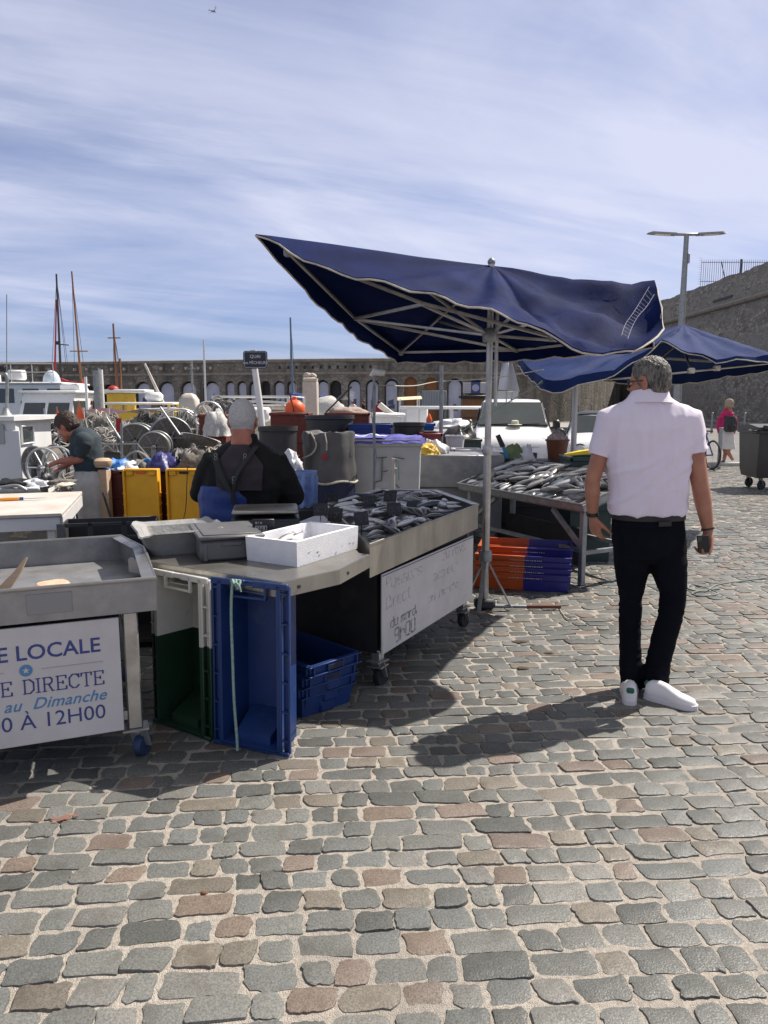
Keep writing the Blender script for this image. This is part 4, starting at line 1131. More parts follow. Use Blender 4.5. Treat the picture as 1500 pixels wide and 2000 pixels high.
def inside(poly, p):
 c = False; n = len(poly)
 for i in range(n):
  a, b = poly[i], poly[i - 1]
  if (a[1] > p[1]) != (b[1] > p[1]) and p[0] < (b[0] - a[0]) * (p[1] - a[1]) / (b[1] - a[1]) + a[0]: c = not c
 return c
rf = random.Random(21)
inner = offset_poly(tray, .11)
cenx = sum(p[0] for p in tray) / len(tray); ceny = sum(p[1] for p in tray) / len(tray)
xs = [p[0] for p in tray]; ys = [p[1] for p in tray]
cnt = 0; tries = 0
while cnt < 150 and tries < 9000:
 tries += 1
 p = (rf.uniform(min(xs), max(xs)), rf.uniform(min(ys), max(ys)))
 if not inside(inner, p): continue
 reg = noise.noise((p[0] * 2.6, p[1] * 2.6, 5))
 k = rf.choice((0, 1, 4)) if reg > .0 else (rf.choice((2, 5, 0)) if reg < -.2 else rf.choice((0, 3, 1)))
 o = bpy.data.objects.new('fish', fishes[k]); COL.objects.link(o)
 ang = math.atan2(uB.y, uB.x) + 2.6 + reg * 5 + rf.gauss(0, .5)
 d = Vector((math.cos(ang), math.sin(ang)))
 L = fishes[k].dimensions[0] if hasattr(fishes[k], 'dimensions') else .3
 lay = cnt / 150
 o.rotation_euler = (rf.uniform(-.6, .6), rf.uniform(-.2, .14), ang)
 sc = rf.uniform(.5, .85); o.scale = (sc, sc, sc)
 o.location = (p[0] - d.x * .15 * sc, p[1] - d.y * .15 * sc, .778 + lay * .075 * (1.1 - ((p[0] - cenx) ** 2 + (p[1] - ceny) ** 2) * .4))
 tag(o, 'fish lying in the shaded heap on the near counter under the big umbrella', 'fish', 'fish heaped on the near counter')
 cnt += 1
# price slates standing among the fish
sl_px = [(672, 985, .835), (655, 1000, .83), (668, 1030, .82), (716, 1000, .83), (744, 985, .83), (775, 985, .83), (800, 980, .83)]
sl_px = [((648, 968), 0.0), ((626, 990), .2), ((655, 1012), -.15), ((722, 972), .25), ((762, 972), -.1), ((770, 990), .3), ((803, 985), -.3), ((706, 1010), .4)]
sl_lab = ['black price slate at the back left of the near fish heap', 'black price slate nearest the scale at the left end of the fish', 'large black price slate at the front of the near fish heap', 'black price slate at the back edge of the near fish tray',
          'black price slate behind the pale fish in the near tray', 'wide black price slate in the middle of the near fish heap', 'black price slate at the right side of the near fish heap', 'thin black price slate turned edge-on among the near fish']
for ((px, py), tw), lb in zip(sl_px, sl_lab):
 p = G(px, py + 14, .84); p.z = .80
 s_ = thing('price_slate', lb, 'price tag', p + Vector((0, 0, rf.uniform(-.05, 0))), R(-12) + tw * 2, 'price slates on the near counter')
 mb = MB(); mb.box((0, 0, .105), (.10, .006, .085), Matrix.Rotation(R(-14), 4, 'X'), bev=.002); mb.tube([(0, .004, -.04), (0, 0, .07)], .003, 6); mb.build('slate', M['blackplastic'], s_)
 mb = MB(); r_ = random.Random(px); mm = Matrix.Translation((-.036, -.0042 + .0, .105)) @ Matrix.Rotation(R(90 - 14), 4, 'X')
 stroke_text(mb, r_.choice(('9 00', '00 9', '90 0')), mm @ Matrix.Translation((0, -.015, .0006)), .03, .0035, rnd=r_, wob=.45); mb.build('chalk_price', M['greyplastic'], s_)
# ---- things on the counter
def open_box(mb, Lx, Ly, H, t, z=0.0, taper=0.0, floor=None):
 """open-topped box with real walls, base centred at the origin"""
 def rect(hx, hy, zz): return [(-hx, -hy, zz), (hx, -hy, zz), (hx, hy, zz), (-hx, hy, zz)]
 a, b = Lx / 2, Ly / 2; f_ = floor if floor else t
 k = 1 - taper
 rings = [rect(a * k, b * k, z), rect(a, b, z + H), rect(a - t, b - t, z + H), rect(a * k - t, b * k - t, z + f_)]
 mb.loft(rings)
c0 = G(565, 1113, .80); c1 = G(690, 1074, .80); c2 = G(493, 1092, .80)
bx = (c1 - c0); by = (c2 - c0)
cen = c0 + bx * .5 + by * .5
fb_ = thing('fish_box', 'white polystyrene box with a few small fish on the corner of the counter', 'box', mtx=frame(cen + Vector((0, 0, .001)), bx))
mb = MB(); open_box(mb, bx.length * .98, by.length * .98, .122, .022, 0, .02)
mb.build('box', M['foam'], fb_)
mb = MB()
for k in range(7):
 x = rf.uniform(-.2, .24); zz = rf.uniform(.012, .06); 
 mb.box((x, -by.length * .488 - .0003, zz), (rf.uniform(.006, .02), .0012, rf.uniform(.002, .005)), Matrix.Rotation(rf.uniform(-.4, .4), 4, 'Y'))
mb.build('scuffs', M['ink_line'], fb_)
for k in range(7):
 o = bpy.data.objects.new('fish', fishes[4 if k % 2 else 1]); COL.objects.link(o)
 o.location = cen + by * .12 + Vector((rf.uniform(-.12, -.06), rf.uniform(-.12, -.05), .055 + k * .006)); o.rotation_euler = (rf.uniform(-.5, .5), rf.uniform(-.2, .05), rf.uniform(.6, 1.3)); o.scale = (.62, .62, .62)
 tag(o, 'small silver fish inside the white polystyrene box', 'fish', 'fish in the polystyrene box')
# lidded grey container
cg = G(436, 1092, .80) + Vector((-.02, .16, 0)); 
gc = thing('lidded_container', 'grey plastic container with a flat lid left of the white fish box', 'container', mtx=frame(cg + Vector((0, 0, .001)), bx + by * -1.15))
mb = MB(); mb.box((0, 0, .053), (.31, .42, .106), bev=.014)
for x in (-.13, .13): mb.box((x, -.2115, .05), (.02, .006, .09), bev=.002)
mb.box((0, -.2125, .085), (.10, .008, .02), bev=.003)
mb.build('tub', M['greyplastic'], gc)
mb = MB(); mb.box((0, 0, .117), (.33, .44, .02), bev=.008); mb.box((0, 0, .129), (.27, .38, .006), bev=.003); mb.build('lid', M['greyplastic'], gc)
# weighing scale
cs = P(520, 1045, 4.25); cs.z = .801
sc_ = thing('weighing_scale', 'black weighing scale with a steel plate behind the grey container', 'scale', mtx=frame(cs, bx + by * -1.6))
mb = MB(); mb.loft([[(-.185, -.15, .045), (.185, -.15, .045), (.185, .15, .045), (-.185, .15, .045)], [(-.19, -.16, .055), (.19, -.16, .055), (.19, .16, .055), (-.19, .16, .055)], [(-.19, -.135, .125), (.19, -.135, .125), (.19, .15, .125), (-.19, .15, .125)], [(-.14, -.10, .142), (.14, -.10, .142), (.14, .11, .142), (-.14, .11, .142)]])
for x in (-.14, .14):
 for y in (-.11, .11): mb.lathe([(.02, 0), (.022, .05)], (x, y, 0), 10)
mb.build('body', M['blackplastic'], sc_)
mb = MB(); mb.box((0, .0, .166), (.37, .30, .022), bev=.008); mb.build('plate', M['steel'], sc_)
mb = MB(); mb.box((-.10, -.1525, .088), (.11, .004, .035), Matrix.Rotation(R(-17), 4, 'X')); mb.build('display', M['metalpale'], sc_)
mb = MB(); mb.box((-.10, -.1585, .060), (.05, .003, .012)); mb.build('rating_plate', M['metalpale'], sc_)
mb = MB(); mb.box((.09, -.150, .090), (.16, .006, .05), Matrix.Rotation(R(-17), 4, 'X'), bev=.003); mb.build('keypad', M['charcoal'], sc_)
# small black price display
cp = G(520, 1052, .80) + Vector((.0, -.02, 0))
cp = P(515, 1048, 3.86); cp.z = .89
pd = thing('price_display', 'small black digit price sign between the scale and the white fish box', 'price tag', mtx=frame(Vector((cp.x, cp.y, .80)), bx + by * -1.8))
mb = MB(); mb.box((0, 0, .135), (.115, .012, .07), bev=.003); mb.box((0, 0, .05), (.02, .01, .10)); mb.box((0, .01, .004), (.09, .07, .008)); mb.build('holder', M['blackplastic'], pd)
mb = MB(); mm = Matrix.Translation((-.04, -.0065, .112)) @ Matrix.Rotation(R(90), 4, 'X'); stroke_text(mb, '9990', mm, .022, .004); stroke_text(mb, 'a r o', Matrix.Translation((0, 0, .035)) @ mm, .012, .003); mb.build('digits', M['signwhite'], pd)
# grey basin
cb_ = G(312, 1088, .80) + Vector((.05, .20, 0))
ba = thing('basin', 'scuffed grey plastic basin at the left end of the near counter', 'basin', mtx=frame(cb_ + Vector((0, 0, .001)), bx + by * -1.0))
mb = MB()
def rr_ring(hx, hy, z, c=.07, n=6, wob=0.0, seed=0):
 pts = []
 for qx, qy, a0 in ((1, 1, 0), (-1, 1, 90), (-1, -1, 180), (1, -1, 270)):
  for k in range(n):
   a_ = R(a0 + 90 * k / (n - 1)); pts.append((qx * (hx - c) + c * math.cos(a_), qy * (hy - c) + c * math.sin(a_), z + wob * noise.noise((qx + math.cos(a_), qy + math.sin(a_), seed))))
 return pts
mb.loft([rr_ring(.17, .14, 0), rr_ring(.205, .175, .10, wob=.02), rr_ring(.225, .195, .125, wob=.05), rr_ring(.232, .202, .122, wob=.05), rr_ring(.226, .196, .130, wob=.05), rr_ring(.19, .16, .11, wob=.03), rr_ring(.155, .125, .022)])
mb.build('basin', mat('scuffed_grey_plastic', (.34, .34, .335), .6, 0, (.24, .24, .235), 9, .25, 60, dirt=(.42, .41, .39), dscale=6), ba)
# ---- stall C: second fish table
c0 = G(894, 948, .70); c1 = G(1130, 990, .70); 
dC = (c1 - c0); LC = dC.length + .06; dC.normalize(); nC = Vector((-dC.y, dC.x, 0))
fC = frame(Vector((c0.x, c0.y, 0)), dC)
stC = thing('fish_table', 'steel fish table with open legs beyond the umbrella pole, piled with fish', 'market stall', mtx=fC)
tilt = R(17); DC = .78
mt = Matrix.Translation((0, 0, .70)) @ Matrix.Rotation(tilt, 4, 'X')
mb = MB(); mb.M = mt
mb.box((LC / 2, DC / 2, -.045), (LC, DC, .012)); mb.build('tray_floor', M['steel_dull'], stC)
mb = MB(); mb.M = mt
for c, s_ in (((LC / 2, .006, -.012), (LC, .012, .075)), ((LC / 2, DC - .006, -.012), (LC, .012, .075)), ((.006, DC / 2, -.012), (.012, DC - .026, .075)), ((LC - .006, DC / 2, -.012), (.012, DC - .026, .075))): mb.box(c, s_)
mb.tube([(0, 0, .026), (LC, 0, .026), (LC, DC, .026), (0, DC, .026)], .010, 8, closed=True)
mb.build('rim', M['galv'], stC)
for x, y in ((.10, .10), (LC - .10, .10), (.10, .66), (LC - .10, .66)):
 mb = MB(); zt = .70 + math.sin(tilt) * y - .055
 mb.box((x, y, zt / 2), (.05, .05, zt), bev=.005); mb.build('leg', M['galv'], stC)
for a, b in (((.10, .10, .30), (LC - .10, .10, .30)), ((.10, .66, .30), (LC - .10, .66, .30)), ((.10, .10, .32), (.55, .10, .62)), ((LC - .10, .10, .32), (LC - .5, .10, .62)), ((LC - .12, .12, .28), (LC - .12, .64, .28))):
 mb = MB(); mb.bar(a, b, .035, .035); mb.build('brace', M['galv'], stC)
mb = MB(); mb.box((LC * .42, .50, .22), (LC * .6, .04, .36)); mb.build('back_panel', M['dark'], stC)
mtw = fC @ mt
for k in range(150):
 lay = k / 150
 front = k % 4 == 0
 x = rf.uniform(.12, LC - .22); y = rf.uniform(.05, .14) if front else rf.uniform(.14, DC - .12)
 i_ = rf.choice((0, 1, 4)) if front else rf.choice((3, 5, 2, 2, 5, 2, 5))
 o = bpy.data.objects.new('fish', fishes[i_]); COL.objects.link(o)
 ang = rf.gauss(1.3, .6) if front else rf.gauss(.5 + 2.4 * noise.noise((x * 2, y * 2, 3)), .5)
 sc = rf.uniform(.45, .65) if front else rf.uniform(.6, 1.0)
 o.matrix_world = mtw @ Matrix.Translation((x - .08 * math.cos(ang), y - .06 * math.sin(ang), -.005 + lay * (.035 if front else .060))) @ rotz(ang) @ Matrix.Rotation(rf.uniform(-.6, .6), 4, 'X') @ Matrix.Rotation(rf.uniform(-.15, .1), 4, 'Y') @ Matrix.Scale(sc, 4)
 if front: tag(o, 'small pale fish along the front edge of the second fish table', 'fish', 'small fish along the front of the second table')
 else: tag(o, 'grey fish piled on the second fish table behind the umbrella pole', 'fish', 'fish piled on the second table')
# ---------------------------------------------------------------- crates
def upright_crate(name, label, p, rz, mats, L=.76, W=.42, D=.24, split=None, lean=0.0, group=None, cat='crate'):
 """fish crate standing on its short end, open side towards -y, split = height where the two colours meet"""
 c = thing(name, label, cat, p, rz, group)
 def walls(mb, za, zb, bottom, top):
  t = .012; tp = .022
  zc, zh = (za + zb) / 2, zb - za
  mb.box((0, D - t / 2, zc), (W - 2 * tp, t, zh))                                   # floor of the crate
  for sg in (-1, 1):
   x0, x1 = sg * (W / 2), sg * (W / 2 - tp)
   q = [(x0, 0), (x0 - sg * t, 0), (x1 - sg * t, D - t), (x1, D)]
   mb.add([(a, b, za) for a, b in q] + [(a, b, zb) for a, b in q], [(0, 1, 2, 3), (4, 7, 6, 5), (0, 4, 5, 1), (1, 5, 6, 2), (2, 6, 7, 3), (3, 7, 4, 0)])
   # rim flange with ladder of ribs
   mb.box((sg * (W / 2 + .004), .006, zc), (.012, .012, zh), bev=.003)
   mb.box((sg * (W / 2 + .043), .020, zc), (.010, .014, zh), bev=.002)
   mb.box((sg * (W / 2 + .024), .030, zc), (.030, .005, zh))
   z = za + .06
   while z < zb:
    mb.box((sg * (W / 2 + .024), .016, z), (.032, .026, .006)); z += .135
  if bottom:
   mb.add([(-W / 2, 0, 0), (W / 2, 0, 0), (W / 2 - tp, D, .03), (-W / 2 + tp, D, .03), (-W / 2, 0, t), (W / 2, 0, t), (W / 2 - tp, D, .03 + t), (-W / 2 + tp, D, .03 + t)], [(0, 3, 2, 1), (4, 5, 6, 7), (0, 1, 5, 4), (1, 2, 6, 5), (2, 3, 7, 6), (3, 0, 4, 7)])
   mb.box((0, .008, -.0), (W + .09, .016, .018), bev=.003)
   mb.loft([[(-.09, .03, .012), (.09, .03, .012), (.09, .03, .055), (-.09, .03, .055)], [(-.10, D - .02, .03), (.10, D - .02, .03), (.10, D - .02, .13), (-.10, D - .02, .13)]])
  if top:
   mb.box((0, D / 2, zb - t / 2), (W - .01, D - .002, t))
   mb.box((-W / 2 + .045, .008, zb - .004), (.18, .016, .03), bev=.004); mb.box((W / 2 - .045, .008, zb - .004), (.18, .016, .03), bev=.004)
   mb.box((0, .012, zb + .004), (.18, .012, .008)); 
   for x in (-.085, .085): mb.box((x, .010, zb - .035), (.012, .020, .08), bev=.003)
   mb.box((0, .010, zb - .068), (.18, .016, .012), bev=.003)
   mb.box((0, .045, zb - .045), (.14, .05, .004))
 if split:
  mb = MB(); walls(mb, 0, split, True, False); mb.build('lower_half', mats[1], c, 'dark green lower half')
  mb = MB(); walls(mb, split, L, False, True); mb.build('upper_half', mats[0], c, 'white upper half')
 else:
  mb = MB(); walls(mb, 0, L, True, True); mb.build('shell', mats[0], c)
 if lean: c.rotation_euler = (lean, 0, rz)
 return c
g0 = G(352, 1420); 
g0 = G(350, 1432)
wc = upright_crate('fish_crate', 'white and dark green crate standing on end beside the blue one', g0 + Vector((0, .02, .01)), R(-34), (M['whitecrate'], M['greencrate']), L=.762, W=.32, D=.22, split=.44, lean=R(-1))
mb = MB(); r_ = random.Random(3)
mb.add([(-.03, .2245, .60), (-.022, .2245, .50), (-.026, .2245, .47), (-.036, .2245, .56)], [(0, 1, 2, 3)]); 
g1 = G(488, 1466)
bc = upright_crate('fish_crate', 'blue crate standing on end with a green rope, below the counter corner', g1 + Vector((.0, .0, .012)), R(-22), (M['bluecrate'],), L=.77, W=.31, D=.20, lean=R(-1.5))
mb = MB()
pts = [(-.055, -.012, .752), (-.06, -.03, .735), (-.075, -.02, .60), (-.07, -.022, .40), (-.06, -.03, .2), (-.045, -.035, .03), (-.04, -.04, -.03)]
rp = thing('rope', 'pale green rope knotted to the top of the upright blue crate', 'rope', g1 + Vector((0, 0, .040)), R(-22))
rp.rotation_euler = (R(-1.5), 0, R(-22))
mb.tube(spline(pts, 6), .0065, 7)
for k in range(3): mb.tube(spline([(-.065 + .02 * k, -.02, .755), (-.045 + .01 * k, -.04, .745 - .01 * k), (-.05, -.01, .73), (-.075 + .01 * k, -.015, .745)], 4, True), .006, 6, closed=True)
mb.tube(spline([(-.05, -.03, .75), (-.02, -.04, .74), (-.012, -.035, .71)], 4), .004, 6)
mb.build('rope', M['rope'], rp)
def flat_crate(name, label, p, rz, mats, L=.60, W=.40, H=.17, group=None, ribs=True, two=None):
 c = thing(name, label, 'crate', p, rz, group)
 mb = MB(); 
 open_box(mb, L, W, H, .012, 0, .07)
 for z in (H - .006, H - .055):
  for sg in (-1, 1):
   mb.box((0, sg * (W / 2 + .002), z), (L + .026, .018, .008), bev=.002); mb.box((sg * (L / 2 + .002), 0, z), (.018, W + .026, .008), bev=.002)
 for sg in (-1, 1):
  for k in range(5): mb.box((-L / 2 + .02 + k * (L - .04) / 4, sg * (W / 2 + .002), H - .03), (.006, .018, .045))
  for k in range(4): mb.box((sg * (L / 2 + .002), -W / 2 + .02 + k * (W - .04) / 3, H - .03), (.018, .006, .045))
  mb.box((sg * (L / 2 - .03), 0, .05), (.05, W * .3, .1), bev=.01)
  mb.box((sg * (L / 2 + .0065), 0, H - .03), (.008, .11, .03), bev=.002)
 if two:
  me = mb.mesh('shell', [mats[0], mats[1]])
  me.materials.clear(); me.materials.append(mats[0]); me.materials.append(mats[1])
  me.polygons.foreach_set('material_index', [1 if f.center.x > two else 0 for f in me.polygons])
  link(me, 'shell', c)
 else: mb.build('shell', mats[0], c)
 for sg in (-1, 1):
  mb = MB(); mb.box((sg * (L / 2 + .0108), 0, H - .03), (.003, .085, .018)); mb.build('handle_slot', M['rubber'], c)
 return c
# three nested blue crates under the counter
pb0, pb1 = G(592, 1408), G(690, 1372)
db = (pb1 - pb0); ang = math.atan2(db.y, db.x)
nb = Vector((-math.sin(ang), math.cos(ang), 0))
for k, lb in enumerate(('blue crate at the bottom of the low stack under the counter', 'middle blue crate of the low stack under the counter', 'topmost blue crate of the low stack under the counter')):
 flat_crate('fish_crate', lb, pb0.lerp(pb1, .52) + nb * .29 + Vector((.012 * k, -.006 * k, .002 + k * .058)), ang + R(90) + R(1.5) * (k - 1), (M['bluecrate'],), L=.58, W=.33, H=.165, group='low stack of blue crates')
# orange and blue crates beyond the umbrella foot
po0, po1 = G(930, 1150), G(1106, 1160)
do = po1 - po0; ang = math.atan2(do.y, do.x)
no = Vector((-math.sin(ang), math.cos(ang), 0))
def two_tone(label, p, rz, k):
 c = thing('fish_crate', label, 'crate', p, rz, 'stack of orange and blue crates')
 L, W, H = .78, .42, .145
 for nm, x0, x1, m_ in (('orange_half', -L / 2, .02, M['orangecrate']), ('blue_half', .02, L / 2, M['indigocrate'])):
  mb = MB(); xc, xl = (x0 + x1) / 2, x1 - x0
  mb.box((xc, 0, .008), (xl, W - .05, .012))
  for sg in (-1, 1):
   y0 = sg * W / 2
   q = [(y0 - sg * .03, 0), (y0 - sg * .018, 0), (y0, H), (y0 - sg * .012, H)]
   mb.add([(x0, b, z) for b, z in q] + [(x1, b, z) for b, z in q], [(0, 1, 2, 3), (4, 7, 6, 5), (0, 4, 5, 1), (1, 5, 6, 2), (2, 6, 7, 3), (3, 7, 4, 0)])
   mb.box((xc, y0 + sg * .004, H - .004), (xl, .022, .010), bev=.002); mb.box((xc, y0 + sg * .0, H - .060), (xl, .014, .008), bev=.002)
  xe = x0 if x0 < -.1 else x1
  mb.box((xe, 0, H / 2), (.012, W - .012, H)); mb.box((xe, 0, H - .004), (.026, W + .02, .010), bev=.002)
  mb.build(nm, m_, c)
 mb = MB(); mm = Matrix.Translation((-.10, -W / 2 - .0105, H - .040)) @ Matrix.Rotation(R(90), 4, 'X')
 r_ = random.Random(k + 40)
 x = 0
 while x < .27:
  wl_ = r_.uniform(.006, .016); mb.add([mm @ Vector(p_) for p_ in ((x, 0, 0), (x + wl_, 0, 0), (x + wl_, .008, 0), (x, .008, 0))], [(0, 1, 2, 3)]); x += wl_ + r_.uniform(.003, .012)
 mb.build('printing', mat('crate_print', (.36, .33, .36), .6), c)
 return c
names_ = ('bottom orange and blue crate of the stack by the umbrella foot', 'second lowest orange and blue crate by the umbrella foot', 'middle orange and blue crate of the stack by the umbrella foot', 'orange and blue crate just below the top of its stack', 'topmost orange and blue crate by the umbrella foot')
for k, lb in enumerate(names_):
 two_tone(lb, po0.lerp(po1, .5) + no * (.23 + (.12 if k == 4 else .004 * k)) + Vector((.01 * (k % 2) + (.02 if k == 4 else 0), 0, .003 + k * .050 )), ang + R(.8) * (k % 3 - 1), k)
# black crate behind stall A
pk = P(215, 1012, 4.75); pk.z = 0
bk = thing('folding_crate', 'black ribbed crate standing behind the empty left stall', 'crate', Vector((pk.x, pk.y, 0)), R(14))
zt = P(215, 1012, 4.75).z
mb = MB()
for z in (zt - .012, zt - .10, zt - .19): mb.box((0, -.17, z), (.58, .012, .024), bev=.003)
for x in (-.28, .28, -.1, .1): mb.box((x, -.17, zt / 2), (.03, .012, zt), bev=.003)
mb.box((0, .17, zt / 2 - .01), (.58, .012, zt - .02), bev=.003)
for sg in (-1, 1): mb.box((sg * .285, 0, zt / 2 - .01), (.012, .33, zt - .02), bev=.003)
mb.box((0, 0, .05), (.56, .33, .02))
mb.build('shell', M['charcoal'], bk)
mb = MB()
for sg in (-1, 1): mb.loft([[(sg * .30, -.185, zt - .22), (sg * .22, -.185, zt - .22), (sg * .22, -.18, zt - .22), (sg * .30, -.18, zt - .22)], [(sg * .29, -.185, zt), (sg * .25, -.185, zt), (sg * .25, -.18, zt), (sg * .29, -.18, zt)]])
mb.build('corner', M['greyplastic'], bk)
# ---- tubs, yellow crates, bin, barrels on the quay edge behind the counter
def tub(name, label, p, Lx, Ly, H, m_, rz=0, group=None, t=.03, taper=.06, rim=True, writing=False, cat='tub'):
 c = thing(name, label, cat, p, rz, group)
 mb = MB(); open_box(mb, Lx, Ly, H, t, 0, taper, .05)
 if rim:
  for sg in (-1, 1): mb.box((0, sg * Ly / 2, H - .02), (Lx + .03, .03, .04), bev=.008); mb.box((sg * Lx / 2, 0, H - .02), (.03, Ly + .03, .04), bev=.008)
 for k in range(1, 4): mb.box((0, -Ly / 2 - .002 + .03 * (1 - k / 4) * 0, H * k / 4 - .02), (Lx * .94, .02, .012), bev=.003)
 o = mb.build('shell', m_, c)
 if writing:
  mb = MB(); r_ = random.Random(5)
  for row in range(2):
   x = -Lx * .25
   while x < Lx * .3:
    w_ = r_.uniform(.012, .03); mb.box((x, -Ly / 2 - .018, H * .62 - row * .075), (w_ * .7, .003, r_.uniform(.02, .032))); x += w_
  mb.build('stencil', M['ink_line'], o)
 return c
for (px, lb) in ((231, 'dark red tub nearest the fisherman in the white apron'), (300, 'dark red tub behind the two yellow crates'), (372, 'dark red tub beside the grey haired fishmonger')):
 p = P(px, 1000, 7.15); zt = P(px, 918, 6.9).z; tub('tub', lb, Vector((p.x, p.y, 0)), .42, .5, zt, M['redtub'], group='dark red tubs')
yp = P(279, 1012, 6.72); zt = P(279, 916, 6.72).z
for px, lb in ((279, 'left yellow crate standing on end against the dark red tubs'), (362, 'right yellow crate on end beside the grey haired fishmonger')):
 p = P(px, 1012, 6.7)
 yc = thing('fish_crate', lb, 'crate', Vector((p.x, p.y, 0)), R(2) if px < 300 else R(-4))
 mb = MB(); mb.box((0, .03, zt / 2), (.30, .05, zt), bev=.012)
 for sg in (-1, 1):
  mb.box((sg * .15, .02, zt / 2), (.02, .09, zt), bev=.006); mb.box((sg * .10, -.004, zt - .035), (.07, .02, .05), bev=.008)
  for k in range(8): mb.box((sg * .162, .02, .06 + k * .1), (.012, .07, .01))
 mb.box((0, .02, zt - .008), (.32, .08, .022), bev=.006); mb.box((0, .02, .02), (.32, .08, .022), bev=.006)
 mb.build('shell', M['yellowcrate'], yc)
 mb = MB(); mb.box((0, .002, zt - .03), (.085, .012, .028), bev=.004); mb.build('handle_slot', M['orange'] if px < 300 else M['rubber'], yc)
mb = MB(); p = P(362, 1000, 6.6)
cbz = thing('cord', 'thin black cord hanging down the right yellow crate', 'cord', Vector((p.x, p.y, 0)))
mb.tube(spline([(.03, .02, zt + .03), (.025, -.0, zt - .1), (0, .01, .62), (-.05, 0, .42), (-.08, 0, .1)], 6), .004, 6); mb.build('cord', M['rubber'], cbz)
# heaps of nets with coloured sheets on the tubs
def heap(name, label, cat, c, r, m_, seed, amp=.35, n=28, group=None, strands=0):
 mb = MB(); mb.ell((0, 0, 0), (1, 1, 1), n, n // 2)
 vs = []
 for v_ in mb.v:
  d = Vector(v_)
  f_ = 1 + amp * (noise.fractal(d * 2.2 + Vector((seed, 0, 0)), 1, 2, 4)) + amp * .7 * abs(noise.noise(d * 5 + Vector((0, seed, 0))))
  vs.append((d.x * r[0] * f_, d.y * r[1] * f_, max(-.02, d.z) * r[2] * f_))
 mb.v = vs
 o = mb.build(name, m_, None, None, 80); o.location = c
 if strands:
  q_ = random.Random(int(seed * 10)); ms = MB()
  for k in range(strands):
   a_, e_ = q_.uniform(0, 6.28), q_.uniform(.1, 1.3); pts = []
   for j in range(7):
    d = Vector((math.cos(a_) * math.cos(e_), math.sin(a_) * math.cos(e_), math.sin(e_))); f_ = 1.03 + amp * noise.fractal(d * 2.2 + Vector((seed, 0, 0)), 1, 2, 4) + amp * .7 * abs(noise.noise(d * 5 + Vector((0, seed, 0)))) + q_.uniform(-.03, .05)
    pts.append((d.x * r[0] * f_, d.y * r[1] * f_, d.z * r[2] * f_)); a_ += q_.uniform(-.35, .45); e_ = max(0, min(1.5, e_ + q_.uniform(-.3, .25)))
   ms.tube(spline(pts, 3), q_.choice((.004, .006, .010)), 5, cap=False)
  ms.build('strands', M['ropewhite'] if seed % 2 < 1.2 else M['net'], o)
 tag(o, label, cat, group)
 return o
def on(px, py, Y, top=None): return P(px, py, Y)
hp = [((228, 912), .13, .10, 'bagblue', 'blue plastic bag at the left end of the tub pile'), ((232, 920), .16, .12, 'bagnavy', 'navy plastic bag heaped on the left dark red tub'), ((212, 921), .09, .10, 'bagwhite', 'white plastic bag drooping beside the pale wood post'),
      ((255, 916), .14, .10, 'bagwhite', 'white plastic bag between the navy bag and the nets'), ((282, 914), .13, .11, 'net', 'small grey net bundle between the coloured bags'), ((310, 912), .16, .14, 'bagblue', 'bright blue sheet draped over the middle dark red tub'),
      ((322, 895), .14, .08, 'bagnavy', 'navy sheet above the bright blue sheet'), ((335, 912), .15, .13, 'bagwhite', 'white bag beside the bright blue sheet'), ((352, 905), .10, .17, 'charcoal', 'dark rubber bundle above the right yellow crate'), ((375, 905), .16, .16, 'netdark', 'dark net bundle beside the fishmonger elbow')]
zt = P(300, 918, 6.9).z
for i, ((px, py), rx, rz_, m_, lb) in enumerate(hp):
 p = P(px, py, 7.05 + .05 * (i % 3)); heap('bag' if 'bag' in lb or 'sheet' in lb else 'net_bundle', lb, 'bag' if 'bag' in lb or 'sheet' in lb else 'net', Vector((p.x, p.y, zt - .01)), (rx, .18, max(.05, p.z - zt + rz_ * .75)), M[m_], i * 3.1, .4)
nh = [((350, 893), 8.0, .42, .06, 'net', 'large heap of grey fishing net behind the coloured bags'), ((395, 878), 8.6, .34, .08, 'net', 'grey fishing net heap sloping down beside the fishmonger'), ((240, 908), 8.4, .70, .04, 'netdark', 'low dark net heap under the reels'), ((310, 906), 8.3, .45, .04, 'net', 'loose pale net under the right reel')]
for i, ((px, py), Y, rx, rz_, m_, lb) in enumerate(nh):
 p = P(px, py, Y); heap('net_heap', lb, 'fishing net', Vector((p.x, p.y, p.z - .35)), (rx, .5, rz_ + .28), M[m_], 20 + i * 2.3, .28, 48, strands=90)
 t_ = tub('tub', ('grey tub under the large grey net heap', 'grey tub under the sloping net heap', 'wide grey tub under the low dark net heap', 'grey tub under the loose pale net')[i], Vector((p.x, p.y, 0)), rx * 1.7, .7, p.z - .30, M['charcoal'])
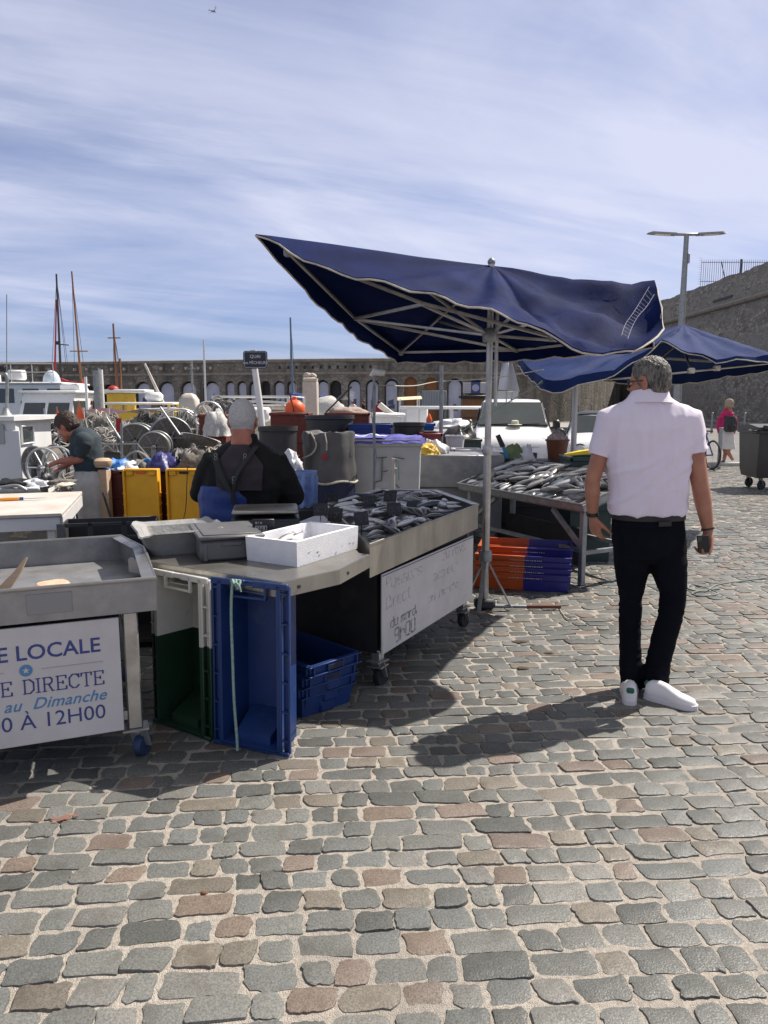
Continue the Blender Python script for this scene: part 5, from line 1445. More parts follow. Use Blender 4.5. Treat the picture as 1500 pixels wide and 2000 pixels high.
# sheet of black rubber with white rim lying on the nets
p = P(392, 856, 8.2); hr = thing('hoop_net', 'dark hoop net with a white rim lying on the net heap', 'net', p, R(20))
hr.rotation_euler = (R(-12), R(14), R(10))
mb = MB(); mb.tube([(.21 * math.cos(k * .314), .16 * math.sin(k * .314), 0) for k in range(20)], .014, 7, closed=True); mb.build('rim', M['white'], hr)
mb = MB(); mb.lathe([(.205, 0), (.17, -.05), (.05, -.07)], n=20); mb.build('mesh', M['netdark'], hr); hr.children[1].scale = (1, .76, 1)
WZ0 = -1.3
tg = ((70, 838, 12.4, .5, .3, 'dark gear heap between the wheelhouse and the fisherman'), (205, 835, 12.8, .45, .4, 'dark net tangle behind the dark haired fisherman neck'), (232, 850, 11.6, .35, .25, 'brown grey net tangle left of the wide reel'), (385, 820, 12.2, .4, .35, 'dark net tangle left of the rust red tub'), (440, 800, 13.2, .45, .3, 'grey gear heap left of the fishmonger head'), (300, 828, 13.4, .5, .3, 'black gear heap behind the tall open reel'))
for i, (px, py, Y, rx, rz_, lb) in enumerate(tg):
 p = P(px, py, Y); heap('net_heap', lb, 'fishing net', Vector((p.x, p.y, p.z - rz_ * .9)), (rx, .4, rz_ + .1), M[('blackplastic', 'netdark', 'net', 'netdark', 'net', 'rubber')[i]], 70 + i * 2.3, .35, 36, strands=70)
 tub('tub', lb.replace('heap', 'tub').replace('net tangle', 'tub') + ', under nets', Vector((p.x, p.y, WZ0)), rx * 1.6, .6, p.z - rz_ * .9 - WZ0, M['charcoal'])
# light grey insulated bin with dark marks and violet lid
p = P(748, 960, 7.6); zt = P(748, 858, 7.6).z; wbin = (824 - 680) / FPX * 7.6
ib = thing('insulated_bin', 'pale grey insulated fish bin with a violet sheet on top behind the counter', 'bin', Vector((p.x, p.y + .4, 0)), R(3))
mb = MB(); mb.loft([rr_ring(wbin * .46, .36, 0, .05), rr_ring(wbin * .5, .40, zt - .08, .05), rr_ring(wbin * .53, .43, zt - .07, .05), rr_ring(wbin * .53, .43, zt, .05), rr_ring(wbin * .46, .36, zt, .05), rr_ring(wbin * .44, .34, .2, .05)])
mb.build('body', mat('pale_grey_bin_plastic', (.58, .585, .565), .6, 0, (.50, .505, .485), 5, .1, 40, dirt=(.34, .31, .26), dscale=5, dlo=.6, dhi=.85), ib)
mb = MB(); sy = -.40 * .93 - .035
def mk(a, b, w_=.012): 
 mb.bar((a[0], -.372 - .05 * (a[1] / zt), a[1]), (b[0], -.372 - .05 * (b[1] / zt), b[1]), .006, w_, up=(0, 1, 0))
mk((-.10, zt - .19), (.02, zt - .18), .014); mk((-.03, zt - .19), (-.035, zt - .42), .014); mk((-.035, zt - .42), (-.10, zt - .44), .014); mk((-.02, zt - .33), (.03, zt - .32)); mk((.08, zt - .18), (.20, zt - .20), .014); mk((.10, zt - .18), (.09, zt - .45), .014); mk((.09, zt - .45), (.15, zt - .50), .014)
mb.build('marks', M['rubber'], ib)
mb = MB()
mb.sheet(lambda u_, v_: ((u_ - .5) * wbin * 1.08, (v_ - .5) * .92, zt + .012 + .03 * noise.noise((u_ * 5, v_ * 3, 1)) + .012 * abs(noise.noise((u_ * 14, v_ * 6, 2))) - (.05 if v_ < .05 else 0)), 26, 14)
o = mb.build('violet_sheet', M['lidpurple'], None, ang=80); o.location = (p.x, p.y + .4, 0); o.rotation_euler = (0, 0, R(3)); tag(o, 'crumpled violet blue plastic sheet over the pale grey bin', 'plastic sheet')
ws = thing('white_sheet', 'folded white sheet lying across the violet sheet on the pale bin', 'plastic sheet', Vector((p.x, p.y + .4, zt + .02)), R(3))
mb = MB(); mb.sheet(lambda u_, v_: (-.40 + u_ * .42, -.44 + v_ * .16, .022 + .012 * math.sin(u_ * 12) + .012 * noise.noise((u_ * 6, v_ * 4, 0))), 20, 6); mb.build('sheet', M['bagwhite'], ws, ang=80)
# yellow-orange and white cloth on the steel cabinet
scx = thing('steel_cabinet', 'plain stainless steel cabinet between the two fish tables', 'cabinet', Vector((P(884, 960, 8.2).x, 8.5, 0)), R(-2))
zt = P(880, 889, 8.2).z; wcb = (985 - 800) / FPX * 8.2
mb = MB(); mb.box((.05, 0, zt - .18), (wcb, .62, .36), bev=.008); mb.build('splash_box', M['steel_dull'], scx)
mb = MB(); mb.box((.05, .02, (zt - .36) / 2 + .06), (wcb - .02, .56, zt - .36 - .125), bev=.006); mb.build('body', mat('cool_steel_panel', (.27, .28, .30), .5, .5, (.22, .225, .24), 5), scx)
for x in (-.35, .45):
 for y in (-.22, .22): mb = MB(); mb.box((x, y, .062), (.06, .06, .123)); mb.build('foot', M['galv'], scx)
p = P(832, 885, 8.35); heap('cloth', 'yellow orange oilskin dropped on the steel cabinet', 'cloth', Vector((p.x, p.y, zt + .005)), (.14, .12, .10), M['yellow'], 4.4, .35)
p = P(848, 876, 8.5); heap('cloth', 'pale cloth lying behind the yellow oilskin', 'cloth', Vector((p.x, p.y, zt + .005)), (.15, .10, .13), M['bagwhite'], 9.4, .35)
# barrel covered with grey tarpaulin
p = P(640, 950, 7.2); rb = .27
tb = thing('covered_barrel', 'round barrel wrapped in a grey tarpaulin behind the counter', 'barrel', Vector((p.x, p.y + .2, 0)))
z0 = P(640, 944, 7.0).z; z1 = P(640, 848, 7.0).z
mb = MB(); mb.lathe([(rb * .9, 0), (rb * .95, .05), (rb * .97, z0 + .02), (rb * .9, z0 + .03)], n=28); mb.build('barrel', mat('navy_barrel', (.012, .018, .06), .5), tb)
TF = lambda a_, z: 1 + .10 * noise.noise((math.cos(a_) * 2.4, math.sin(a_) * 2.4, z * 3)) + .11 * abs(noise.noise((math.cos(a_) * 5, math.sin(a_) * 5, z * 1.6))) - .05
mb = MB(); prof = [(rb * 1.03, z0 - .02), (rb * 1.04, z0), (rb * 1.0, z0 + .12), (rb * .97, z0 + .22), (rb * 1.01, z0 + .32), (rb * .98, z1 - .12), (rb * 1.02, z1 - .03), (rb * .98, z1), (rb * .8, z1 + .0), (rb * .6, z1 - .05), (.02, z1 - .07)]
rings = []
for r_, z in prof:
 rings.append([Vector((r_ * TF(a_, z) * math.cos(a_), r_ * TF(a_, z) * math.sin(a_), z + .035 * noise.noise((math.cos(a_) * 3, math.sin(a_) * 3, z)))) for a_ in [2 * math.pi * k / 48 for k in range(48)]])
mb.loft(rings); mb.build('tarpaulin', M['tarp'], tb, ang=60)
mb = MB(); mb.tube([(rb * 1.055 * math.cos(k * math.pi / 16), rb * 1.055 * math.sin(k * math.pi / 16), z0 - .01 + .012 * math.sin(k)) for k in range(32)], .012, 6, closed=True); mb.build('hem_rope', M['ropewhite'], tb)
mb = MB(); mb.lathe([(.028, 0), (.028, .004)], (-.02, -rb * 1.03, z1 - .22), 14, Matrix.Rotation(R(90), 4, 'X')); mb.build('red_patch', M['red'], tb)
for pts in ([(-.16, -.22, z1 + .01), (-.10, -.27, z1 - .10), (-.14, -.28, z1 - .19), (-.24, -.22, z1 - .24)], [(-.02, -.25, z1 + .01), (0, -.285, z1 - .08), (.0, -.288, z1 - .16)]):
 mb = MB(); mb.tube(spline(pts, 5), .008, 6); mb.build('cord', M['ropewhite'], tb)
def round_tub(label, px, py0, py1, Y, w_, m_, floor=True, name='round_tub', lab2=None):
 p = P(px, py0, Y); z1 = p.z; r_ = w_ / 2 / FPX * Y
 c = thing(name, label, 'tub', Vector((p.x, Y + r_, 0)))
 mb = MB(); mb.lathe([(r_ * .86, 0), (r_ * .9, .03), (r_ * .98, z1 - .05), (r_ * 1.04, z1 - .04), (r_ * 1.04, z1), (r_ * .97, z1), (r_ * .95, z1 - .1), (r_ * .82, .06)], n=30, cap=True)
 mb.build('shell', m_, c); return c
round_tub('round charcoal tub directly behind the grey haired fishmonger', 537, 834, 900, 6.9, 76, M['charcoal'])
round_tub('wide charcoal tub behind the tarpaulin covered barrel', 640, 812, 850, 8.6, 96, M['charcoal'])
round_tub('round grey tub behind the pale bin at right', 800, 826, 850, 9.0, 60, M['charcoal'])
for (x0, x1, y0, Y, lb, wr_) in ((528, 600, 806, 9.6, 'rust red box with faded white stencil behind the fishmonger head', True), (636, 720, 806, 9.9, 'rust red box heaped with pale net left of the lamp stand', False), (388, 440, 810, 9.4, 'rust red tub below the grey outboard engine', False), (822, 862, 846, 8.8, 'small dark red crate stack right of the pale bin', False)):
 p = P((x0 + x1) / 2, y0, Y); tub('box', lb, Vector((p.x, p.y + .3, 0)), (x1 - x0) / FPX * Y, .6, p.z, M['redbox'] if x0 != 822 else mat('wine_red_plastic', (.16, .012, .018), .5, 0, (.12, .01, .014), 5), writing=wr_, cat='box')
p = P(678, 806, 9.9); heap('net_heap', 'pale net heaped on the rust red box left of the lamp stand', 'fishing net', Vector((p.x, p.y + .3, p.z - .02)), (.27, .25, .09), mat('pale_pink_net', (.42, .33, .28), .9, 0, (.3, .22, .18), 25, .6, 60), 13, .3)
p = P(410, 815, 9.2); heap('net_heap', 'white net rolls hanging over the rust red tub', 'fishing net', Vector((p.x + .08, p.y, p.z - .22)), (.16, .2, .30), mat('white_net', (.55, .54, .52), .9, 0, (.38, .37, .36), 25, .6, 60), 15, .25)
for (x0, x1, y0, y1, lb) in ((682, 766, 828, 850, 'blue crate stacked on the pale bin behind the lamp stand'),):
 p = P((x0 + x1) / 2, y1, 8.6); 
 flat_crate('fish_crate', lb, Vector((p.x, p.y + .1, p.z - .02)), 0, (M['bluecrate'],), L=(x1 - x0) / FPX * 8.4, W=.4, H=.15)
 tub('tub', 'charcoal tub carrying the blue crate behind the pale bin', Vector((p.x, p.y + .1, 0)), .55, .5, p.z - .022, M['charcoal'])
p = P(837, 838, 9.4); tub('box', 'small blue box on the wine red crates right of the pale bin', Vector((p.x, p.y + .2, P(840, 846, 8.8).z)), .16, .2, .1, M['bagblue'], cat='box')
p = P(840, 826, 9.4); fo = thing('float', 'small orange float standing in the blue box', 'float', Vector((p.x, p.y + .2, P(840, 846, 8.8).z + .06))); mb = MB(); mb.lathe([(.02, 0), (.035, .03), (.04, .08), (.02, .13), (.008, .16)], n=12); mb.build('float', M['orange'], fo)
p = P(889, 868, 8.8); bu = thing('bucket', 'white bucket on the quay left of the white van', 'bucket', Vector((P(889, 868, 10).x, 10, 0))); zb = P(889, 850, 10).z
mb = MB(); mb.lathe([(.10, zb - .26), (.13, zb), (.138, zb), (.138, zb - .02), (.12, zb - .0), (.095, zb - .25)], n=20); mb.build('shell', M['bagwhite'], bu)
mb = MB(); mb.box((0, 0, (zb - .26) / 2), (.34, .34, zb - .262), bev=.01); mb.build('plinth', M['charcoal'], bu)
p = P(898, 830, 11); heap('net_heap', 'black tarpaulin heap left of the white van', 'tarpaulin', Vector((p.x, p.y, 0)), (.36, .4, P(898, 828, 11).z), M['blackplastic'], 31, .2)
p = P(892, 826, 11.5); heap('net_heap', 'white crumpled sheet on the black heap left of the van', 'plastic sheet', Vector((p.x - .05, p.y + .2, P(890, 838, 11.5).z)), (.3, .2, .13), M['bagwhite'], 33, .35)
p = P(921, 868, 10.5); tub('bin', 'dark green bin beside the white van', Vector((p.x, p.y + .3, 0)), .3, .4, P(921, 858, 10.5).z, mat('grey_green_bin', (.05, .07, .06), .5), cat='bin')
p = P(913, 880, 8.6); tub('box', 'pale grey box top behind the steel cabinet', Vector((P(915, 876, 9.1).x, 9.3, 0)), .34, .4, P(915, 878, 9.1).z, M['bagwhite'], cat='box')
# light blue bucket by the fishmonger
p = P(594, 985, 6.0); zb = P(580, 922, 6.0).z
lb_ = thing('bucket', 'light blue ribbed bucket beside the grey haired fishmonger', 'bucket', Vector((p.x, p.y + .1, 0)))
mb = MB(); r0 = .095
rg = lambda r_, z, f=0.0: [((r_ + f * math.cos(a_ * 8) * .5) * math.cos(a_), (r_ + f * math.cos(a_ * 8) * .5) * math.sin(a_), z) for a_ in [2 * math.pi * k / 48 for k in range(48)]]
zbb = zb - .30
mb.loft([rg(r0 * .82, zbb), rg(r0 * .9, zbb + .02, .028), rg(r0, zb - .05, .028), rg(r0 * 1.04, zb - .04), rg(r0 * 1.06, zb), rg(r0 * .98, zb), rg(r0 * .8, zbb + .02)])
mb.build('shell', M['bluebucket'], lb_)
mb = MB(); mb.box((0, 0, zbb / 2), (.26, .3, zbb - .003), bev=.01); mb.build('stand', M['charcoal'], lb_)
p = P(562, 912, 6.3); heap('cloth', 'crumpled white cloth above the light blue bucket', 'cloth', Vector((p.x, p.y + .2, zb - .04)), (.10, .09, .15), M['bagwhite'], 41, .5)
# pump or balance stand in front of the bin
p = P(768, 950, 6.75); pm = thing('hand_pump', 'small pale hand pump standing before the pale grey bin', 'pump', Vector((p.x, 6.75, 0)))
z1 = P(768, 895, 6.75).z
mb = MB(); mb.tube([(0, 0, 0), (0, 0, z1)], .018, 10); mb.tube([(-.035, 0, z1 - .10), (.035, 0, z1 - .10)], .012, 8); mb.lathe([(.06, 0), (.06, .02), (.02, .03)], n=12); mb.build('barrel', M['cream'], pm)
mb = MB(); mb.tube([(.05, 0, z1 - .2), (.05, 0, z1 - .02), (.02, 0, z1)], .007, 6); mb.build('handle', M['rope'], pm)
# lamp stand
p = P(731, 953, 6.4); p.z = 0
ls = thing('lamp_stand', 'thin steel stand with a white lamp head above the fish counter', 'lamp stand', p)
z1 = P(729, 730, 6.4).z
mb = MB(); mb.tube([(0, 0, 0), (0, 0, .5)], .020, 10); mb.tube([(0, 0, .4), (-.0, 0, z1)], .012, 10)
mb.build('pole', M['galv'], ls)
mb = MB(); mb.tube([(-.03, 0, z1 - .02), (.0, 0, z1 + .015), (.09, -.02, z1 + .005)], [.014, .03, .026], 12); mb.build('lamp_head', M['lampwhite'], ls)
mb = MB(); mb.tube([(.0, .0, z1 - .02), (-.025, -.02, z1 - .3), (.02, -.025, z1 - .7), (-.03, -.02, .6)], .005, 6); mb.box((0, -.02, z1 - .22), (.028, .012, .24), bev=.004); mb.build('cable', M['galv'], ls)
mb = MB(); mb.tube([(0, 0, .0), (0, 0, .58)], .024, 8); mb.build('rusty_base', mat('rusty_iron', (.10, .04, .03), .8, 0, (.06, .03, .025), 20), ls)
# plain pole
p = P(862, 882, 9.0); pl = thing('pole', 'plain grey steel pole between the lamp stand and the umbrella pole', 'pole', Vector((p.x, 9.0, 0)))
mb = MB(); mb.tube([(0, 0, 0), (-.01, 0, P(860, 714, 9.0).z)], .024, 10); mb.build('tube', M['galv'], pl)
rp = thing('washing_line', 'thin cord sagging between the two poles and the umbrella', 'cord', P(745, 757, 6.4))
mb = MB(); a_ = P(735, 752, 6.4); b_ = P(858, 745, 9.0); c_ = P(1062, 722, 8.1)
mb.M = Matrix.Translation(-P(745, 757, 6.4)); mb.tube(spline([a_, a_.lerp(b_, .5) + Vector((0, 0, -.03)), b_, b_.lerp(c_, .5) + Vector((0, 0, -.03)), c_], 6), .006, 5); mb.build('cord', M['ropewhite'], rp)
gl = thing('guy_line', 'thin guy line running from the second umbrella corner down past the van', 'cord', P(1062, 746, 8.0))
mb = MB(); mb.M = Matrix.Translation(-P(1062, 746, 8.0)); mb.tube([P(1068, 742, 8.0), P(978, 794, 8.6), P(890, 850, 9.5)], .006, 5); mb.tube(spline([P(1068, 742, 8.0), P(1058, 748, 8.0), P(1052, 752, 8.0), P(1060, 744, 8.0)], 4), .012, 5); mb.build('cord', M['rope'], gl)
# things around the second fish table
p = P(1078, 890, 7.6); zb = P(1078, 856, 7.9).z
bb = thing('bucket', 'rust brown bucket full of pale bait in front of the white van', 'bucket', Vector((P(1088, 880, 8.9).x, 8.9, 0)))
zb = P(1088, 858, 8.9).z; rbk = 22 / FPX * 8.9
mb = MB(); mb.lathe([(rbk * .75, zb - .24), (rbk, zb), (rbk * 1.07, zb), (rbk * 1.07, zb - .02), (rbk * .95, zb), (rbk * .7, zb - .22)], n=20); mb.build('shell', M['brownbucket'], bb)
mb = MB(); mb.box((0, 0, (zb - .24) / 2), (.5, .4, zb - .243), bev=.01); mb.build('plinth', M['charcoal'], bb)
heap('bait', 'pale bait heaped in the rust brown bucket', 'bait', Vector((bb.location.x, 8.9, zb - .03)), (rbk * .85, rbk * .85, .12), mat('pale_bait', (.5, .42, .38), .7, 0, (.28, .2, .17), 30, .5, 50), 3.3, .4)
p = P(1010, 895, 8.55); gb = heap('net_bag', 'green net bag behind the second fish table', 'bag', Vector((p.x, p.y + .25, P(1010, 905, 8.5).z - .1)), (.16, .14, P(1010, 868, 8.5).z - P(1010, 905, 8.5).z + .08), M['leaf'], 6.6, .2)
p = P(1036, 888, 8.5); heap('bag', 'white crumpled bag beside the green net bag', 'bag', Vector((p.x, p.y + .3, p.z - .1)), (.11, .1, .17), M['bagwhite'], 7.7, .35)
mp_ = tub('tub', 'grey tub carrying the green and white bags', Vector((P(1025, 895, 8.55).x, 8.85, 0)), .55, .5, P(1010, 905, 8.5).z - .1, M['charcoal'])
p = P(1000, 895, 8.4); kn = thing('scrubbing_brush', 'blue handled brush with black head standing behind the second fish table', 'brush', Vector((P(978, 870, 8.4).x, 8.4, P(978, 888, 8.4).z)))
mb = MB(); mb.loft([[(.06, -.02, -.05), (.10, -.02, -.05), (.10, .02, -.05), (.06, .02, -.05)], [(.01, -.015, .10), (.04, -.015, .11), (.04, .015, .11), (.01, .015, .10)]]); mb.build('handle', mat('cyan_plastic', (.02, .22, .42), .45), kn)
mb = MB(); mb.loft([[(.0, -.02, .08), (.05, -.02, .10), (.05, .02, .10), (.0, .02, .08)], [(-.06, -.02, .21), (-.015, -.02, .23), (-.015, .02, .23), (-.06, .02, .21)]]); mb.build('head', M['blackplastic'], kn)
mb = MB(); mb.box((.08, 0, -.09), (.05, .05, .10), bev=.005); mb.build('grip', M['blackplastic'], kn)
p = G(1150, 890, .95); yl = thing('scoop', 'yellow plastic scoop lying at the far right of the second fish table', 'scoop', P(1145, 886, 7.3), R(8))
mb = MB(); mb.loft([[(-.22, -.01, -.02), (-.22, .02, -.02), (-.22, .02, 0), (-.22, -.01, 0)], [(-.05, -.05, -.005), (-.05, .06, -.005), (-.05, .06, .03), (-.05, -.05, .03)], [(.16, -.07, .0), (.16, .08, .0), (.16, .08, .05), (.16, -.07, .05)]]); mb.build('scoop', mat('yellow_plastic', (.80, .62, .03), .45, 0, (.7, .5, .03), 6), yl)
tt = tub('tub', 'dark green tub at the right end of the second fish table', Vector((P(1148, 900, 7.45).x, 7.5, 0)), .42, .5, P(1148, 893, 7.3).z, mat('dark_teal_plastic', (.02, .05, .05), .5))
st3 = thing('steel_stool', 'slim steel stool with braces half hidden behind the walking man', 'stool', G(1140, 1062) + Vector((.02, .1, 0)))
mb = MB()
for x, y in ((-.02, 0), (.24, 0), (0, .3), (.24, .3)): mb.box((x, y, .33), (.035, .035, .66))
mb.build('legs', M['galv'], st3)
mb = MB(); mb.box((.11, .15, .665), (.32, .36, .02), bev=.004); mb.build('seat', M['steel_dull'], st3)
mb = MB(); mb.bar((-.02, 0, .42), (.24, 0, .42), .03, .03); mb.bar((-.02, 0, .2), (.2, 0, .42), .02, .02); mb.build('brace', M['galv'], st3)
# small things lying on the paving
def coil(label, pts, r_, m_, name='cord'):
 o = thing(name, label, 'cord', Vector(pts[0])); mb = MB(); mb.M = Matrix.Translation(-Vector(pts[0])); mb.tube(spline(pts, 8), r_, 6); mb.build(name, m_, o)
coil('thin grey cord lying in loops on the paving right of the man', [G(1500, 1128, .008), G(1440, 1136, .008), G(1400, 1142, .008), G(1375, 1155, .008), G(1345, 1150, .008), G(1352, 1142, .01), G(1385, 1150, .012), G(1402, 1160, .01), G(1368, 1164, .008), G(1352, 1158, .01), G(1380, 1152, .012), G(1405, 1150, .01)], .006, mat('grey_green_cord', (.22, .26, .25), .8))
coil('scrap of pale string on the paving near the umbrella foot', [G(1095, 1196, .008), G(1110, 1202, .008), G(1128, 1206, .01), G(1116, 1210, .008), G(1105, 1206, .009), G(1092, 1188, .008)], .004, M['ropewhite'])
sm = mat('dry_brown_scrap', (.10, .075, .05), .9, 0, (.05, .04, .03), 20)
for i, (px, py, s_, lb) in enumerate(((1016, 1253, .045, 'dark fish scrap on the paving beyond the umbrella shadow'), (1072, 1276, .03, 'small curled leaf on the paving left of the man'), (1022, 1305, .035, 'brown scrap on the paving nearest the shadow edge'), (398, 1745, .012, 'orange brown leaf on a cobble in the foreground'))):
 o = heap('scrap' if i != 1 and i != 3 else 'leaf', lb, 'scrap' if i != 1 and i != 3 else 'leaf', G(px, py, .002), (s_, s_ * .6, .007), sm if i != 3 else mat('russet_leaf', (.16, .07, .035), .8), i * 5.0, .5, 14)
sp = thing('paint_stain', 'faint red paint smear on a cobble in the left foreground', 'stain', G(125, 1597, .0065))
mb = MB(); rs_ = random.Random(9)
for k in range(40):
 x, y = rs_.gauss(0, .035), rs_.gauss(0, .012); l_ = rs_.uniform(.006, .022)
 mb.add([(x - l_, y - .002 + x * .3, .0002 * k / 40), (x + l_, y - .001 + x * .3, .0002 * k / 40), (x + l_ * .8, y + .003 + x * .3, .0002 * k / 40), (x - l_ * .7, y + .003 + x * .3, .0002 * k / 40)], [(0, 1, 2, 3)])
mb.build('paint', mat('red_paint_smear', (.22, .10, .075), .8), sp)
# ---------------------------------------------------------------- people
def ring(c, hx, hy, n=26, e=2.3, tilt=0.0, fwd=None):
 c = Vector(c); out = []
 for k in range(n):
  a_ = 2 * math.pi * k / n; co, si = math.cos(a_), math.sin(a_)
  r_ = (abs(co) ** e + abs(si) ** e) ** (-1 / e)
  out.append(c + Vector((hx * r_ * co, hy * r_ * si, tilt * r_ * si)))
 return out
def hand(mb, wr, d, n_, t_, k=1.0, curl=(20, 25, 20), thumb=(.55, .75, .25), spread=.05, tcurl=.5):
 """palm and five fingers; d = towards fingertips, n_ = side the palm faces, t_ = thumb side"""
 wr, d, n_, t_ = Vector(wr), Vector(d).normalized(), Vector(n_).normalized(), Vector(t_).normalized()
 n_ = (n_ - d * n_.dot(d)).normalized(); t0 = d.cross(n_); t_ = t0 if t0.dot(t_) > 0 else -t0
 def pr(c, hw, ht): return [Vector(c) + t_ * (hw * math.cos(a_)) + n_ * (ht * math.sin(a_)) for a_ in [2 * math.pi * j / 14 for j in range(14)]]
 mb.loft([pr(wr - d * .02 * k, .026 * k, .019 * k), pr(wr + d * .008 * k, .028 * k, .019 * k), pr(wr + d * .035 * k, .037 * k, .019 * k), pr(wr + d * .07 * k, .042 * k, .017 * k), pr(wr + d * .094 * k, .040 * k, .013 * k), pr(wr + d * .104 * k, .032 * k, .007 * k)])
 for off, L in ((.030, .076), (.0105, .084), (-.0100, .078), (-.0290, .062)):
  p = wr + d * (.090 - abs(off - .005) * .25) * k + t_ * off * k
  dd = (d + t_ * off * spread * 20 * .3).normalized(); pts = [p - d * .02 * k, p]; ax = dd.cross(n_)
  ang = 0
  for s_, cu in zip((.44, .32, .26), curl):
   ang += R(cu); v_ = (dd * math.cos(ang) + n_ * math.sin(ang)); p = p + v_ * L * s_ * k; pts.append(p)
  mb.tube(pts, [.0092 * k, .0095 * k, .0086 * k, .0078 * k, .0062 * k], 8)
  mb.ell(pts[-1], .0062 * k, 8, 6)
 p = wr + d * .022 * k + t_ * .026 * k
 td = (d * thumb[0] + t_ * thumb[1] + n_ * thumb[2]).normalized(); pts = [p - td * .01, p]
 for s_ in (.044, .034, .027):
  p = p + td * s_ * k; pts.append(p); td = (td + n_ * tcurl * .35 + d * .30).normalized()
 mb.tube(pts, [.015 * k, .0145 * k, .0118 * k, .0100 * k, .0072 * k], 8); mb.ell(pts[-1], .0072 * k, 8, 6)
def head_shape(mb, m_, neck=True, nb=(0, -.06, -.20), nr=.058):
 old = mb.M; mb.M = old @ m_
 mb.ell((0, -.012, .028), (.075, .097, .090), 22, 16); mb.ell((0, .022, -.035), (.062, .070, .082), 20, 14)
 mb.ell((0, .073, -.096), (.028, .024, .022)); mb.ell((0, .060, -.075), (.042, .034, .034))
 mb.loft([[(-.008, .085, .012), (.008, .085, .012), (.008, .07, .012), (-.008, .07, .012)], [(-.012, .112, -.026), (.012, .112, -.026), (.017, .08, -.03), (-.017, .08, -.03)], [(-.014, .104, -.036), (.014, .104, -.036), (.018, .08, -.036), (-.018, .08, -.036)]])
 mb.ell((0, .070, .016), (.056, .022, .013)); mb.ell((0, .086, -.058), (.024, .012, .006)); mb.ell((0, .085, -.068), (.021, .012, .007))
 for sg in (-1, 1):
  mb.ell((sg * .036, .056, -.030), (.026, .028, .026)); mb.ell((sg * .050, .02, -.06), (.02, .045, .03))
  mb.ell((sg * .078, -.006, -.012), (.009, .021, .033), 12, 10, Matrix.Rotation(R(-12), 4, 'X') @ Matrix.Rotation(sg * R(18), 4, 'Z')); mb.ell((sg * .074, .0, -.036), (.008, .010, .012))
 if neck: mb.tube([(0, -.02, -.02), (0, -.035, -.10), nb], [nr * .95, nr, nr * 1.18], 16)
 mb.M = old
def eyes(parent, m_):
 for sg in (-1, 1):
  mb = MB(); mb.M = m_; mb.ell((sg * .031, .0785, -.002), .0115, 10, 8); mb.build('eye', M['signwhite'], parent)
def hair_mesh(m_, mats, thick=.10, back=-.07, side=.008, front=.072, seed=0, amp=.03):
 mb = MB(); mb.ell((0, 0, 0), (1, 1, 1), 120, 76)
 vs = []
 for v_ in mb.v:
  d = Vector(v_)
  e_ = (1 - abs(d.z) ** 2.7) ** (1 / 2.7) if d.z < 0 else math.sqrt(max(0, 1 - d.z * d.z)); h_ = math.hypot(d.x, d.y) or 1
  x, y = d.x / h_ * e_, d.y / h_ * e_
  p = Vector((x * .076, -.012 + y * .098, .026 + d.z * (.094 if d.z > 0 else .128 if y < 0 else .100)))
  keys = ((-.2, back), (-.045, back), (-.015, side + .002), (.012, side + .016), (.035, side - .012), (.055, side + .012), (.075, front), (.2, front))
  thr = front
  for (ya, ta), (yb, tb_) in zip(keys, keys[1:]):
   if ya <= p.y < yb: thr = ta + (tb_ - ta) * (p.y - ya) / (yb - ya)
  thr += .006 * noise.noise(d * 9 + Vector((seed, 0, 0)))
  k = min(1, max(0, (p.z - thr) / (.05 if p.y < -.03 else .03))); k = k * k * (3 - 2 * k)
  s_ = noise.noise(Vector((d.x * 26 + d.y * 6, d.y * 20, d.z * 5)) + Vector((seed, 1, 2))) * amp + noise.noise(d * 7 + Vector((seed, 5, 2))) * amp + noise.noise(Vector((d.x * 60, d.y * 50, d.z * 14))) * amp * .6
  r_ = .93 + k * (.07 + thick * (.45 + .6 * max(0, d.z) + .2 * (y < 0)) + s_)
  c_ = Vector((0, -.012, .015)); vs.append(m_ @ (c_ + (p - c_) * r_))
 mb.v = [tuple(p) for p in vs]
 return mb
def shoe(parent, m_, L=.29, mats=None, names=('shoe', 'sole'), wk=1.0):
 mb = MB(); mb.M = m_
 def cr(x, w_, h, z0=.018):
  out = []
  for k in range(16):
   a_ = 2 * math.pi * k / 16; si = math.sin(a_)
   out.append((x, w_ * math.copysign(abs(math.cos(a_)) ** .7, math.cos(a_)), z0 + (h * max(0, si) ** .8 if si > 0 else 0.004 * si)))
  return out
 k = L / .29
 mb.loft([cr(.0, .016, .04), cr(.008 * k, .030 * wk, .072), cr(.035 * k, .036 * wk, .088), (cr(.08 * k, .036 * wk, .094)), cr(.12 * k, .038 * wk, .085), cr(.16 * k, .042 * wk, .066), cr(.20 * k, .046 * wk, .050), cr(.24 * k, .045 * wk, .042), cr(.272 * k, .034 * wk, .034), cr(.288 * k, .014, .018)])
 s_ = mb.build(names[0], mats[0], parent, ang=70)
 mb = MB(); mb.M = m_
 fp = [(-.006, .012), (.0, .026), (.03, .037), (.10, .039), (.16, .045), (.21, .050), (.25, .047), (.28, .032), (.297, .012)]
 out = [(x * k, w_ * wk) for x, w_ in fp] + [(x * k, -w_ * wk) for x, w_ in reversed(fp)]
 mb.prism(out, .0, .026); mb.build(names[1], mats[1], s_)
 return s_
def leg_frame(p, yaw, pitch=0.0):
 return Matrix.Translation(p) @ rotz(yaw) @ Matrix.Rotation(pitch, 4, 'Y')
